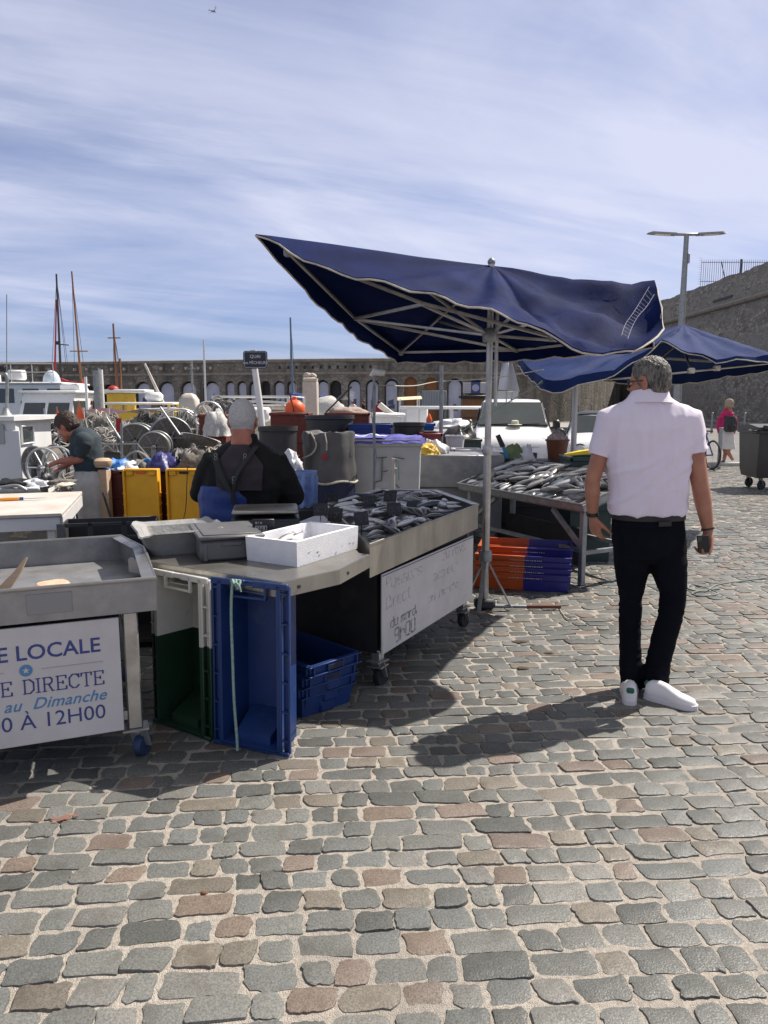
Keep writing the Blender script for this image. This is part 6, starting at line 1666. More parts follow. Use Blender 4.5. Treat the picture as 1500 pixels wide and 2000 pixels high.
# ---- the walking man in the pale pink shirt
Y0 = 3.92
MO = Vector((P(1268, 1370, Y0).x, Y0, 0))
man = thing('person', 'man in pale pink polo shirt and black jeans walking away across the cobbles', 'person', MO)
q = lambda px, py, dy=0.0: P(px, py, Y0 + dy) - MO
pxm = 1.0 / FPX * Y0 / CP * .985
hc = q(1266, 746, .02); mh = Matrix.Translation(hc) @ rotz(R(52)) @ Matrix.Rotation(R(-4), 4, 'X') @ Matrix.Scale(1.02, 4)
mb = MB()
head_shape(mb, mh, True, (0, -.012, -.20), .050)
tz = lambda py: q(1266, py).z
sl, sr = q(1192, 822, .02), q(1345, 822, .02)
el, er = q(1157, 938, .02), q(1367, 945, -.02)
wl_, wr_ = q(1157, 1006, .06), q(1383, 1036, -.05)
# torso and legs inside the clothes, so that the body is one figure
mb.loft([ring(q(1266, 775, .02), .05, .05), ring(q(1266, 800, .02), .13, .07), ring(q(1265, 840, .02), .19, .10), ring(q(1265, 930, .02), .17, .11), ring(q(1265, 1010, .03), .165, .11), ring(q(1266, 1080, .02), .15, .10)])
mb.tube([sl + Vector((.05, 0, .01)), sl, sl.lerp(el, .5), el, el.lerp(wl_, .35), wl_], [.05, .054, .047, .040, .041, .027], 16)
mb.tube([sr + Vector((-.05, 0, .01)), sr, sr.lerp(er, .5), er, er.lerp(wr_, .35), wr_], [.05, .057, .052, .044, .045, .028], 16)
hd = (q(1165, 1044, .07) - wl_); hand(mb, wl_ + hd.normalized() * .012, hd, (.75, .45, .0), (.3, -1, 0), .98, (24, 30, 24), (.7, .65, .2))
hd2 = (q(1376, 1080, -.05) - wr_); hand(mb, wr_ + hd2.normalized() * .012, hd2 + Vector((0, 0, 0)), (-.9, -.45, 0), (-.35, -1.0, 0), 1.0, (48, 62, 40), (.75, .5, .35), tcurl=.9)
LL = [(1235, 1060, 37, .02), (1234, 1108, 35, .03), (1232, 1165, 23.5, .05), (1230, 1220, 22.5, .06), (1231, 1270, 22, .04), (1232, 1310, 22.5, .02), (1233, 1346, 21, .01)]
RL = [(1302, 1060, 38, -.0), (1306, 1108, 36, -.01), (1315, 1160, 26, -.03), (1309, 1205, 24.5, -.04), (1297, 1245, 25, -.03), (1285, 1295, 24, -.03), (1282, 1318, 25.5, -.03), (1282, 1342, 25, -.02)]
for LG in (LL, RL): mb.tube([q(a, b, d) for a, b, c_, d in LG], [c_ * pxm * .70 for a, b, c_, d in LG], 14)
body = link(remesh(mb, 'body', M['skin'], .0062, 4), 'body', man)
hair_mesh(mh, None, .085, -.082, .004, .068, 1, .030).build('hair', M['hairgrey'], man, ang=80)
eyes(man, mh)
# sunglasses
mb = MB(); mb.M = mh
for sg in (-1, 1): mb.loft([[(sg * (.034 + .026 * math.cos(a_)), .088 + .0 * math.sin(a_) - .010 * abs(math.cos(a_)) * (1 if math.cos(a_) * sg > 0 or True else 0), -.004 + .021 * math.sin(a_)) for a_ in [2 * math.pi * k / 14 for k in range(14)]], [(sg * (.034 + .024 * math.cos(a_)), .096 - .010 * abs(math.cos(a_)), -.004 + .019 * math.sin(a_)) for a_ in [2 * math.pi * k / 14 for k in range(14)]]])
gl_ = mb.build('sunglasses', M['blackplastic'], man)
mb = MB(); mb.M = mh
for sg in (-1, 1): mb.tube([(sg * .058, .088, .004), (sg * .0775, .05, .006), (sg * .084, .0, .006), (sg * .082, -.02, -.006)], .0032, 6)
mb.tube([(-.012, .098, .002), (.012, .098, .002)], .003, 6)
mb.build('temples', M['blackplastic'], gl_)
# polo shirt
mb = MB()
cs_ = lambda px, py, hxp, hy, dy=.02, e=2.5, tl=0.0: ring(q(px, py, dy), hxp * pxm, hy, 30, e, tl)
mb.loft([cs_(1268, 768, 36, .062, .02), cs_(1268, 778, 44, .072, .02), cs_(1268, 787, 58, .080), cs_(1267, 798, 82, .088), cs_(1266, 812, 100, .104), cs_(1266, 835, 95, .118), cs_(1265, 870, 86, .126), cs_(1265, 915, 79, .134), cs_(1264, 960, 76, .140), cs_(1264, 990, 75, .138), cs_(1265, 1002, 74, .134)])
se_l, se_r = q(1170, 888, .02), q(1357, 884, .0)
mb.tube([q(1218, 812, .02), sl + Vector((0, 0, .002)), sl.lerp(se_l, .5), se_l], [.075, .078, .066, .057], 20)
mb.tube([q(1318, 812, .02), sr + Vector((0, 0, .002)), sr.lerp(se_r, .5), se_r], [.075, .080, .070, .063], 20)
def shirt_wr(p, n_):
 zt_, zb_ = 1.5, 1.0
 lo = max(0, min(1, (1.52 - p.z) / .25))
 x, z = p.x, p.z
 u1 = z * math.cos(R(38)) - x * math.sin(R(38)); v1 = z * math.sin(R(38)) + x * math.cos(R(38))
 f1 = noise.noise(Vector((u1 * 13, v1 * 2.6, p.y * 3)))
 f2 = noise.noise(Vector((x * 17, z * 3.2, 5 + p.y * 4)))
 r1 = max(0, .45 - abs(f1)) / .45
 d = .0125 * (r1 ** 2) * lo + .0065 * max(0, .4 - abs(f2)) / .4 * (.4 + .6 * max(0, 1 - abs(z - 1.42) * 5)) + .003 * noise.noise(p * 9)
 if z < 1.12: d += .006 * noise.noise(Vector((x * 14, p.y * 14, z * 8)))
 return d - .003
link(remesh(mb, 'polo_shirt', M['shirt'], .0078, 4, shirt_wr), 'polo_shirt', man)
mb = MB()
for hz, rr_ in ((0, 1.0),):
 rings_ = []
 for zz, k in ((-.030, 1.34), (-.006, 1.14), (.032, 1.0), (.037, .96), (.032, .92), (-.005, 1.0)):
  c_ = q(1268, 778, .018) + Vector((0, 0, zz)); rings_.append(ring(c_, 36 * pxm * k, .076 * k, 30, 2.1, -.012))
 mb.loft(rings_)
mb.build('collar', M['shirt'], man, ang=70)
for e_, s0, r0 in ((se_l, sl, .0585), (se_r, sr, .0645)):
 d_ = (e_ - s0).normalized(); mb = MB(); mb.tube([e_ - d_ * .022, e_ + d_ * .003], r0, 24); mb.build('sleeve_band', M['shirt'], man)
# jeans
mb = MB()
mb.loft([cs_(1265, 990, 69, .122, .02), cs_(1265, 1005, 69.5, .122, .02), cs_(1266, 1040, 72, .126, .015), cs_(1268, 1066, 72, .126, .01), cs_(1269, 1086, 70, .110, .01), cs_(1268, 1096, 52, .08, .01)])
for LG in (LL, RL): mb.tube([q(a, b, d) for a, b, c_, d in LG], [c_ * pxm for a, b, c_, d in LG], 20)
def jean_wr(p, n_):
 k = 1.2 * max(0, 1 - abs(p.z - .15) / .17) + 1.1 * max(0, 1 - abs(p.z - .47) / .15) + .7 * max(0, 1 - abs(p.z - .76) / .10) + .35
 return .0095 * k * (max(0, .5 - abs(noise.noise(Vector((p.x * 7 + p.z * 6, p.y * 7, p.z * 22))))) - .2) - .001
link(remesh(mb, 'jeans', M['jeans'], .0085, 4, jean_wr), 'jeans', man)
mb = MB(); mb.loft([ring(q(1265, 998, .02), 72 * pxm, .127, 36, 2.5), ring(q(1265, 1012, .02), 72 * pxm, .128, 36, 2.5)], cap=False); mb.loft([ring(q(1265, 998, .02), 68 * pxm, .117, 36, 2.5), ring(q(1265, 1012, .02), 68 * pxm, .117, 36, 2.5)], cap=False); mb.build('belt', mat('dark_belt_leather', (.011, .0105, .013), .6), man)
mb = MB(); mb.M = Matrix.Translation(q(1300, 1024, -.126)); mb.box((0, .006, 0), (.075, .006, .026), rotz(R(14)), bev=.002); mb.build('waist_patch', mat('dark_leather_patch', (.011, .01, .012), .6), man)
# shoes
hl, tl_ = G(1226, 1372), G(1222, 1352); 
s1 = shoe(man, leg_frame(G(1231, 1380) - MO + Vector((0, .01, 0)), R(73)), .27, (M['shoe'], M['sole']))
s2 = shoe(man, leg_frame(G(1262, 1362) - MO + Vector((-.005, .0, 0)), R(-39)), .265, (M['shoe'], M['sole']))
for s_, pp in ((s1, (.012, 0, .098)), (s2, (.012, 0, .098))):
 mb = MB(); mm = leg_frame(G(1231, 1380) - MO + Vector((0, .01, 0)), R(73)) if s_ is s1 else leg_frame(G(1262, 1362) - MO + Vector((-.005, 0, 0)), R(-39))
 mb.M = mm; mb.box((.004, 0, .082), (.018, .04, .03), bev=.007); mb.build('heel_tab', M['greentab'], s_)
# watch strap, bracelet, phone
def band(parent, name, a, b, t_, r_, wd, m_):
 a, b = Vector(a), Vector(b); c_ = a.lerp(b, t_); d_ = (b - a).normalized(); mb = MB(); mb.tube([c_ - d_ * wd / 2, c_ + d_ * wd / 2], r_, 20); return mb.build(name, m_, parent)
band(man, 'watch_strap', el, wl_, .96, .0325, .020, M['blackplastic'])
band(man, 'bracelet', er, wr_, .965, .0335, .010, M['rubber'])
ph = thing('mobile_phone', 'dark phone held in the right hand of the man in the pink shirt', 'phone', MO + q(1374, 1063, -.105))
ph.rotation_euler = (R(14), R(-8), R(-22))
mb = MB(); mb.box((0, 0, 0), (.06, .009, .10), bev=.004); cb0 = mb.build('case', M['blackplastic'], ph)
mb = MB(); mb.box((-.016, -.006, .032), (.02, .004, .026), bev=.0015); mb.build('camera_bump', M['glass'], ph)
# ---- grey haired fishmonger behind the counter
YF = 4.80
FO = Vector((P(480, 1000, YF).x, YF, 0))
fm_ = thing('person', 'white haired fishmonger in black jacket and blue waders seen from behind', 'person', FO)
q = lambda px, py, dy=0.0: P(px, py, YF + dy) - FO
k_ = YF / FPX
hc = q(474, 822, .05); mh = Matrix.Translation(hc) @ rotz(R(4)) @ Matrix.Rotation(R(-10), 4, 'X') @ Matrix.Scale(1.12, 4)
mb = MB(); head_shape(mb, mh, True, (0, -.045, -.17), .060)
mb.loft([ring(q(478, 872, .02), .08, .07), ring(q(478, 892, 0), .16, .09), ring(q(478, 940, 0), .22, .12), ring(q(470, 1000, .02), .19, .13), ring(q(465, 1050, .04), .17, .13)])
for hx in (-.10, .10): mb.tube([(hx - .08, .04, .75), (hx - .08, .02, .45), (hx - .08, .04, .05)], [.09, .065, .05], 12)
er_, wr2 = q(572, 968, .06), q(540, 985, .30); el_, wl2 = q(392, 962, .06), q(430, 985, .28)
mb.tube([er_, wr2], [.05, .03], 10); mb.tube([el_, wl2], [.05, .03], 10)
hand(mb, wr2, wr2 - er_, (0, 0, -1), (-1, 0, 0), 1.0); hand(mb, wl2, wl2 - el_, (0, 0, -1), (1, 0, 0), 1.0)
link(remesh(mb, 'body', M['skinred'], .009, 4), 'body', fm_)
hair_mesh(mh, None, .04, -.062, .0, .075, 3, .018).build('hair', M['hairwhite'], fm_, ang=80)
eyes(fm_, mh)
mb = MB()
mb.loft([ring(q(478, 862, .03), 33 * k_, .085), ring(q(478, 868, .02), 44 * k_, .105), ring(q(480, 886, .0), 66 * k_, .135), ring(q(480, 912, 0), 80 * k_, .155), ring(q(476, 950, 0), 80 * k_, .165), ring(q(470, 1000, .02), 66 * k_, .165), ring(q(466, 1040, .03), 60 * k_, .16)])
mb.tube([q(530, 898, .0), q(550, 932, .02), er_, wr2], [.098, .100, .082, .055], 16)
mb.tube([q(424, 898, .0), q(406, 930, .02), el_, wl2], [.095, .09, .075, .055], 16)
mb.lathe([(.075, -.03), (.085, .0), (.085, .045), (.07, .05)], q(478, 862, .03), 20)
def jk(p, n_): return .012 * (max(0, .45 - abs(noise.noise(Vector((p.x * 8 + p.z * 4, p.y * 6, p.z * 9)))))) - .003
link(remesh(mb, 'jacket', M['jacket'], .011, 4, jk), 'jacket', fm_)
# charcoal back panel of the vest
mb = MB()
def pan(u_, v_):
 py = 868 + v_ * 90; wdt = (16 + 34 * min(1, v_ * 2.2)) * (1 - .12 * v_); px = 467 + (u_ - .5) * 2 * wdt + 8 * v_ * (u_ > .5) * 0
 yy = -.150 - .052 * math.sin(min(1, v_ * 1.4) * 1.57) + .045 * ((u_ - .5) * 2) ** 2
 return q(px, py, yy + .012 * noise.noise((u_ * 3, v_ * 5, 1)))
vs_, n1, n2 = [], 18, 16
mb.sheet(pan, n1, n2); mb.build('vest_back', M['vest'], fm_, ang=80)
mb = MB(); old = pan
# waders
mb = MB()
mb.loft([ring(q(452, 945, .0), 58 * k_, .175, 26, 2.4), ring(q(452, 965, .01), 64 * k_, .186, 26, 2.4), ring(q(455, 1000, .02), 66 * k_, .19, 26, 2.4), ring(q(460, 1045, .03), 64 * k_, .185, 26, 2.4), ring(Vector((-.08, .03, .72)), .20, .15)])
for hx in (-.19, .03): mb.tube([(hx, .03, .80), (hx, .02, .45), (hx, .02, .10), (hx, .02, .0)], [.12, .105, .10, .10], 14)
link(remesh(mb, 'waders', M['wader'], .012, 3, lambda p, n_: .012 * noise.noise(Vector((p.x * 7, p.y * 7, p.z * 10)))), 'waders', fm_)
mb = MB()
for hx in (-.19, .03): mb.M = leg_frame(Vector((hx, -.06, 0)), R(90)); mb.box((.10, 0, .05), (.30, .11, .10), bev=.03)
mb.build('boots', M['rubber'], fm_)
def strap(pts, wd=.022):
 mb = MB(); pts = spline(pts, 5); mb.tube(pts, wd, 8, flat=.28); return mb.build('brace', mat('black_strap', (.010, .010, .011), .6), fm_)
yb_ = -.225
strap([q(418, 880, -.12), q(424, 905, -.19), q(436, 935, -.222), q(452, 960, -.22)])
strap([q(500, 872, -.12), q(482, 895, -.20), q(462, 925, yb_), q(455, 950, yb_), q(456, 985, -.20)])
for pp in ((421, 892, -.19), (478, 893, -.212), (456, 938, -.24)):
 mb = MB(); c_ = q(*pp)
 for dz in (.011, -.011): mb.tube([c_ + Vector((.009 * math.cos(a_), .006, dz + .011 * math.sin(a_))) for a_ in [k * .628 for k in range(10)]], .0018, 6, closed=True)
 mb.build('buckle', M['galv'], fm_)
# ---- fisherman in the white apron at the left
YL = 6.85
LO = Vector((P(165, 1000, YL).x, YL, 0))
fl_ = thing('person', 'dark haired fisherman in teal jersey and white apron bending over his gear', 'person', LO)
q = lambda px, py, dy=0.0: P(px, py, YL + dy) - LO
k_ = YL / FPX
hc = q(131, 834, .0); mh = Matrix.Translation(hc) @ rotz(R(82)) @ Matrix.Rotation(R(-30), 4, 'X') @ Matrix.Scale(1.0, 4)
sh_ = q(164, 856, 0); hp_ = q(178, 925, .0)
mb = MB(); head_shape(mb, mh, True, (0, -.09, -.15), .055)
mb.tube([q(150, 848), sh_, sh_.lerp(hp_, .5), hp_, hp_ + Vector((0, 0, -.1))], [.07, .11, .12, .11, .09], 16)
eA, wA = q(158, 898, -.12), q(116, 901, -.16); eB, wB = q(150, 895, .14), q(118, 914, .12)
mb.tube([q(166, 862, -.14), eA, eA.lerp(wA, .4), wA], [.055, .042, .042, .028], 12); mb.tube([q(166, 862, .14), eB, wB], [.055, .042, .028], 12)
hand(mb, wA, wA - eA + Vector((0, 0, -.06)), (0, .4, -1), (-.2, 1, 0), 1.0, (30, 40, 25)); hand(mb, wB, wB - eB + Vector((0, 0, -.04)), (0, -.4, -1), (-.2, -1, 0), 1.0, (30, 40, 25))
for dy in (-.09, .09): mb.tube([hp_ + Vector((0, dy * .6, -.05)), Vector((hp_.x + .02, dy * .6, .48)), Vector((hp_.x + .02, dy, .08))], [.07, .05, .045], 12)
link(remesh(mb, 'body', M['skinred'], .009, 4), 'body', fl_)
hair_mesh(mh, None, .20, -.07, .0, .055, 6, .06).build('hair', M['hairdark'], fl_, ang=80)
eyes(fl_, mh)
mb = MB()
mb.tube([q(147, 845), q(158, 853), sh_ + Vector((0, 0, -.03)), sh_.lerp(hp_, .5), hp_ + Vector((0, 0, -.01))], [.075, .12, .145, .145, .135], 20)
for dy in (-.13, .13): mb.ell(q(163, 862, dy), (.085, .08, .085))
for s_, e_ in (((q(165, 862, -.14)), eA), ((q(165, 862, .14)), eB)): mb.tube([s_, s_.lerp(e_, .82)], [.075, .062], 14)
link(remesh(mb, 'jersey', M['teal'], .010, 4, lambda p, n_: .014 * max(0, .4 - abs(noise.noise(Vector((p.x * 8 + p.z * 8, p.y * 5, p.z * 6))))) - .002), 'jersey', fl_)
mb = MB()
mb.loft([ring(hp_ + Vector((-.01, 0, .03)), .135, .155), ring(hp_ + Vector((-.005, 0, -.1)), .15, .175), ring(Vector((hp_.x, 0, .70)), .14, .175), ring(Vector((hp_.x + .02, 0, .40)), .125, .18), ring(Vector((hp_.x + .03, 0, .16)), .12, .18)])
link(remesh(mb, 'apron', M['apron'], .012, 3, lambda p, n_: .022 * max(0, .4 - abs(noise.noise(Vector((p.x * 9, p.y * 9, p.z * 2.5))))) - .004), 'apron', fl_)
mb = MB()
for dy in (-.09, .09): mb.M = Matrix.Translation((hp_.x + .06, dy, 0)); mb.box((-.06, 0, .05), (.28, .10, .10), bev=.03); mb.M = Matrix.Identity(4); mb.tube([(hp_.x + .03, dy, .05), (hp_.x + .03, dy, .2)], .055, 10)
mb.build('boots', M['rubber'], fl_)
mb = MB(); mb.tube([hp_ + Vector((-.02, -.165, .02)), hp_ + Vector((.14, 0, .02)), hp_ + Vector((-.02, .165, .02))], .006, 6); mb.build('apron_string', M['ropewhite'], fl_)
wp = thing('cloth', 'white cloth in the hands of the fisherman in the apron', 'cloth', P(100, 918, YL - .1))
mb = MB(); mb.sheet(lambda u_, v_: (-.16 + .24 * u_ + .02 * noise.noise((u_ * 4, v_ * 4, 1)), -.1 + .2 * v_ + .02 * math.sin(u_ * 8), .075 * (u_ * 1.2) - .09 + .03 * noise.noise((u_ * 3, v_ * 5, 4))), 14, 10); mb.build('cloth', M['bagwhite'], wp, ang=80)
# ---- woman with the pink jacket by the bin
G0 = G(1418, 908); YW = G0.y
WO = Vector((P(1420, 850, YW).x, YW, 0))
wo_ = thing('person', 'woman in magenta jacket and white culottes walking with a black backpack', 'person', WO)
q = lambda px, py, dy=0.0: P(px, py, YW + dy) - WO
k_ = YW / FPX
mh = Matrix.Translation(q(1423, 791)) @ rotz(R(40))
mb = MB(); head_shape(mb, mh, True, (0, -.05, -.17), .05)
mb.loft([ring(q(1421, 802), .05, .05), ring(q(1420, 808), .16, .08), ring(q(1419, 830), .15, .10), ring(q(1418, 850), .15, .11)])
legs = ((q(1414, 868, .05), q(1417, 884, .08), q(1413, 903, .05)), (q(1424, 868, -.05), q(1422, 884, -.08), q(1432, 899, -.12)))
for a_, b_, c_ in legs: mb.tube([a_ + Vector((0, 0, .1)), a_, b_, c_], [.085, .07, .055, .035], 12)
aw = ((q(1407, 815, 0), q(1404, 834, .02), q(1407, 850, .06)), (q(1433, 815, 0), q(1435, 834, .0), q(1432, 845, .1)))
for a_, b_, c_ in aw: mb.tube([a_, b_, c_], [.05, .042, .028], 10); hand(mb, c_, c_ - b_, (0, 1, 0), (1, 0, 0), .95)
link(remesh(mb, 'body', M['skin'], .012, 3), 'body', wo_)
hair_mesh(mh, None, .30, -.09, -.05, .06, 8, .06).build('hair', M['hairblond'], wo_, ang=80)
mb = MB(); mb.loft([ring(q(1421, 800), .07, .06), ring(q(1420, 807), .17, .10), ring(q(1419, 825), .18, .13), ring(q(1418, 842), .175, .135)])
for a_, b_, c_ in aw: mb.tube([a_, b_, c_], [.078, .065, .05], 12)
link(remesh(mb, 'jacket', M['pink'], .014, 3, lambda p, n_: .014 * noise.noise(p * 9)), 'jacket', wo_)
mb = MB(); mb.loft([ring(q(1418, 839), .165, .125), ring(q(1418, 850), .185, .14), ring(q(1419, 862), .19, .14), ring(q(1420, 877), .20, .13)])
link(remesh(mb, 'culottes', mat('white_linen', (.66, .65, .63), .85, 0, (.56, .55, .53), 6), .014, 3, lambda p, n_: .02 * max(0, .4 - abs(noise.noise(Vector((p.x * 11, p.y * 11, p.z * 2)))))), 'culottes', wo_)
for (a_, b_, c_), yw in zip(legs, (R(100), R(60))):
 shoe(wo_, leg_frame(Vector((c_.x + (0 if yw > 1.5 else .02), c_.y - .06, max(0, c_.z - .09))), yw, 0 if yw > 1.5 else R(48)), .26, (M['blackplastic'], M['sole']))
bp_ = thing('backpack', 'black backpack on the back of the woman in the magenta jacket', 'backpack', WO + q(1427, 828, -.21))
mb = MB(); mb.loft([ring((0, 0, -.20), .10, .06, 20, 3), ring((0, 0, -.16), .15, .09, 20, 3), ring((0, 0, .05), .15, .09, 20, 3), ring((0, .02, .19), .10, .06, 20, 3)]); mb.build('bag', M['blackplastic'], bp_)
mb = MB(); mb.ell((0, -.08, -.06), (.10, .05, .08)); mb.build('pocket', M['rubber'], bp_)
for sg in (-1, 1): mb = MB(); mb.tube([(sg * .10, .04, .15), (sg * .11, .14, .20), (sg * .12, .3, .12)], .022, 6, flat=.4); mb.build('shoulder_strap', M['rubber'], bp_)
# ---- distant people on the far quay
def small_person(label, px, py, Y, z0, top, legs_, hairm, yaw=0, h=1.68):
 p = P(px, py, Y); o = thing('person', label, 'person', Vector((p.x, Y, z0)), yaw)
 mb = MB(); mm = Matrix.Translation((0, 0, h - .12)); head_shape(mb, mm, True)
 mb.loft([ring((0, 0, h - .25), .07, .06), ring((0, 0, h - .30), .19, .10), ring((0, 0, h - .6), .16, .11), ring((0, 0, h - .85), .17, .12)])
 for sg in (-1, 1):
  mb.tube([(sg * .09, 0, h - .85), (sg * .1, .03 * sg, .45), (sg * .11, -.08 * sg, .05)], [.09, .06, .045], 10); mb.tube([(sg * .2, 0, h - .33), (sg * .24, .02, h - .6), (sg * .22, .12, h - .8)], [.05, .042, .03], 8)
  mb.box((sg * .11, -.08 * sg + .05, .04), (.09, .24, .08), bev=.03)
 link(remesh(mb, 'body', M['skin'], .02, 2), 'body', o)
 mb = MB(); mb.loft([ring((0, 0, h - .24), .075, .07), ring((0, 0, h - .30), .2, .12), ring((0, 0, h - .6), .18, .13), ring((0, 0, h - .82), .19, .14)])
 for sg in (-1, 1): mb.tube([(sg * .2, 0, h - .33), (sg * .24, .02, h - .6), (sg * .225, .10, h - .76)], [.07, .06, .05], 8)
 link(remesh(mb, 'top', top, .02, 2), 'top', o)
 mb = MB(); mb.loft([ring((0, 0, h - .78), .175, .13), ring((0, 0, h - .95), .185, .14)])
 for sg in (-1, 1): mb.tube([(sg * .09, 0, h - .85), (sg * .1, .03 * sg, .45), (sg * .11, -.08 * sg, .1)], [.105, .08, .07], 10)
 link(remesh(mb, 'trousers', legs_, .02, 2), 'trousers', o)
 hair_mesh(mm, None, .12, seed=2).build('hair', hairm, o, ang=80)
 return o
small_person('distant person in white top and green trousers on the far quay', 689, 780, 49, 0, M['bagwhite'], mat('olive_trousers', (.06, .07, .04), .8), M['hairdark'], R(30))
small_person('distant person in black clothes near the white topped one', 710, 780, 50.5, 0, M['jacket'], M['jacket'], M['hairdark'], R(100))
small_person('distant person in a red top on the far quay', 740, 780, 48, 0, mat('crimson_top', (.38, .02, .05), .8), mat('grey_trousers', (.08, .08, .09), .8), M['hairdark'], R(-20))
# ---------------------------------------------------------------- vehicles
def body_loft(st, n=22):
 """cross sections along y: (y, z bottom, z shoulder, z top, half width low, half width top)"""
 rings = []
 for y, zb, zs, zt, hw, ht in st:
  pts = [(hw * .90, zb), (hw * .985, zb + .10), (hw, zb + .25 * (zs - zb) + .05), (hw, zs - .12), (hw * .985, zs)]
  if zt > zs + .05: pts += [((hw * .985 * .45 + ht * .55), zs + (zt - zs) * .55), (ht, zs + (zt - zs) * .88), (ht * .90, zt - .015), (ht * .55, zt)]
  else: pts += [(hw * .965, zs + .01), (hw * .94, zt - .012), (hw * .8, zt - .004), (hw * .5, zt)]
  r = [(x, y, z) for x, z in pts] + [(-x, y, z) for x, z in reversed(pts)]
  rings.append(r)
 return rings
def wheel(parent, x, y, r=.31, w=.2):
 mb = MB(); ax = Matrix.Rotation(R(90), 4, 'Y')
 mb.lathe([(r * .6, -w / 2), (r * .94, -w / 2), (r, -w * .35), (r, w * .35), (r * .94, w / 2), (r * .6, w / 2)], (x, y, r), 26, ax)
 o = mb.build('wheel', M['rubber'], parent)
 mb = MB(); mb.lathe([(.02, -w * .45), (r * .6, -w * .40), (r * .62, w * .40), (.02, w * .45)], (x, y, r), 20, ax); mb.build('rim', M['galv'], o)
YV = 14.4
vp = P(1003, 880, YV)
van = thing('parked_van', 'white van parked facing the market with a pale hat on its dashboard', 'van', Vector((vp.x, YV, 0)), R(-8))
van.scale = (.9, .9, .9)
mb = MB()
st_ = [(0, .28, .60, .66, .70, .66), (.06, .24, .78, .84, .80, .74), (.18, .22, .90, .97, .86, .80), (.55, .20, 1.00, 1.09, .89, .8), (1.0, .20, 1.05, 1.17, .90, .8), (1.10, .2, 1.06, 1.22, .90, .80), (1.50, .2, 1.07, 1.50, .90, .72), (1.80, .2, 1.08, 1.745, .90, .70), (2.2, .2, 1.08, 1.82, .90, .71), (3.6, .2, 1.08, 1.83, .90, .72), (4.3, .24, 1.06, 1.79, .89, .71), (4.38, .3, 1.0, 1.7, .86, .68)]
mb.loft(body_loft(st_)); mb.build('body', M['gloss'], van, ang=45)
def quadp(mb, pts, t=.006):
 a = [Vector(p) for p in pts]; n_ = (a[1] - a[0]).cross(a[2] - a[0]).normalized() * t
 mb.loft([[p - n_ for p in a], [p + n_ for p in a]])
mb = MB(); quadp(mb, [(-.76, 1.105, 1.235), (.76, 1.105, 1.235), (.665, 1.745, 1.725), (-.665, 1.745, 1.725)], .012); ws_ = mb.build('windscreen', M['vanglass'], van)
mb = MB()
for a, b in (((-.79, 1.09, 1.22), (-.685, 1.76, 1.735)), ((.79, 1.09, 1.22), (.685, 1.76, 1.735)), ((-.79, 1.08, 1.222), (.79, 1.08, 1.222)), ((-.68, 1.755, 1.738), (.68, 1.755, 1.738))): mb.bar(a, b, .025, .02)
mb.build('seal', M['blackplastic'], ws_)
mb = MB(); mb.tube([(-.55, 1.085, 1.245), (-.1, 1.10, 1.265)], .009, 6); mb.tube([(.1, 1.085, 1.245), (.6, 1.10, 1.265)], .009, 6); mb.build('wiper', M['blackplastic'], van)
for sg in (-1, 1):
 mb = MB(); quadp(mb, [(sg * .868, 1.32, 1.15), (sg * .868, 2.35, 1.15), (sg * .765, 2.35, 1.60), (sg * .775, 1.72, 1.60)], .01); mb.build('side_window', M['glass'], van)
 mb = MB(); mb.loft([[(sg * (.50 + .0), .10, .80), (sg * .82, .16, .84), (sg * .865, .40, .98), (sg * .62, .24, .96)], [(sg * .50, .055, .81), (sg * .825, .115, .85), (sg * .875, .38, 1.0), (sg * .62, .195, .975)]]); mb.build('headlight', mat('clear_headlight', (.42, .45, .47), .08, .2, (.6, .62, .64), 9), van)
 mb = MB(); mb.box((sg * .995, 1.28, 1.24), (.17, .09, .22), bev=.04); m1 = mb.build('wing_mirror', M['blackplastic'], van)
 mb = MB(); mb.bar((sg * .86, 1.30, 1.16), (sg * .97, 1.29, 1.18), .05, .05); mb.build('arm', M['blackplastic'], m1)
 mb = MB(); mb.box((sg * .66, .045, .50), (.30, .05, .30), bev=.03); mb.build('bumper_corner', M['charcoal'], van)
 for y in (.85, 3.55): wheel(van, sg * .80, y)
mb = MB(); mb.box((0, .0, .62), (1.0, .05, .12), bev=.015); mb.box((0, -.012, .45), (1.1, .05, .12), bev=.015); mb.build('grille', M['blackplastic'], van)
mb = MB(); mb.box((0, -.03, .335), (.52, .01, .11), bev=.002); mb.build('number_plate', M['signwhite'], van)
mb = MB()
for z in (.735, .79):
 for sg in (-1, 1): mb.bar((sg * .03, .01, z + .055), (sg * .13, .01, z), .02, .028); mb.bar((sg * .13, .01, z), (sg * .55, .05, z + .01), .012, .014)
mb.build('chevron_emblem', M['metalpale'], van)
mb = MB(); mb.tube([(0, 2.0, 1.81), (.0, 2.15, 2.0)], .006, 6); mb.ell((0, 1.95, 1.82), (.04, .06, .02)); mb.build('aerial', M['blackplastic'], van)
ht = thing('hat', 'pale straw hat lying on the dashboard behind the van windscreen', 'hat', van.matrix_basis @ Vector((.05, 1.00, 1.24)))
mb = MB(); mb.lathe([(.0, .0), (.14, .0), (.15, .008), (.08, .015), (.072, .08), (.04, .095), (.001, .096)], n=20); mb.build('hat', mat('pale_straw', (.55, .55, .42), .8), ht)
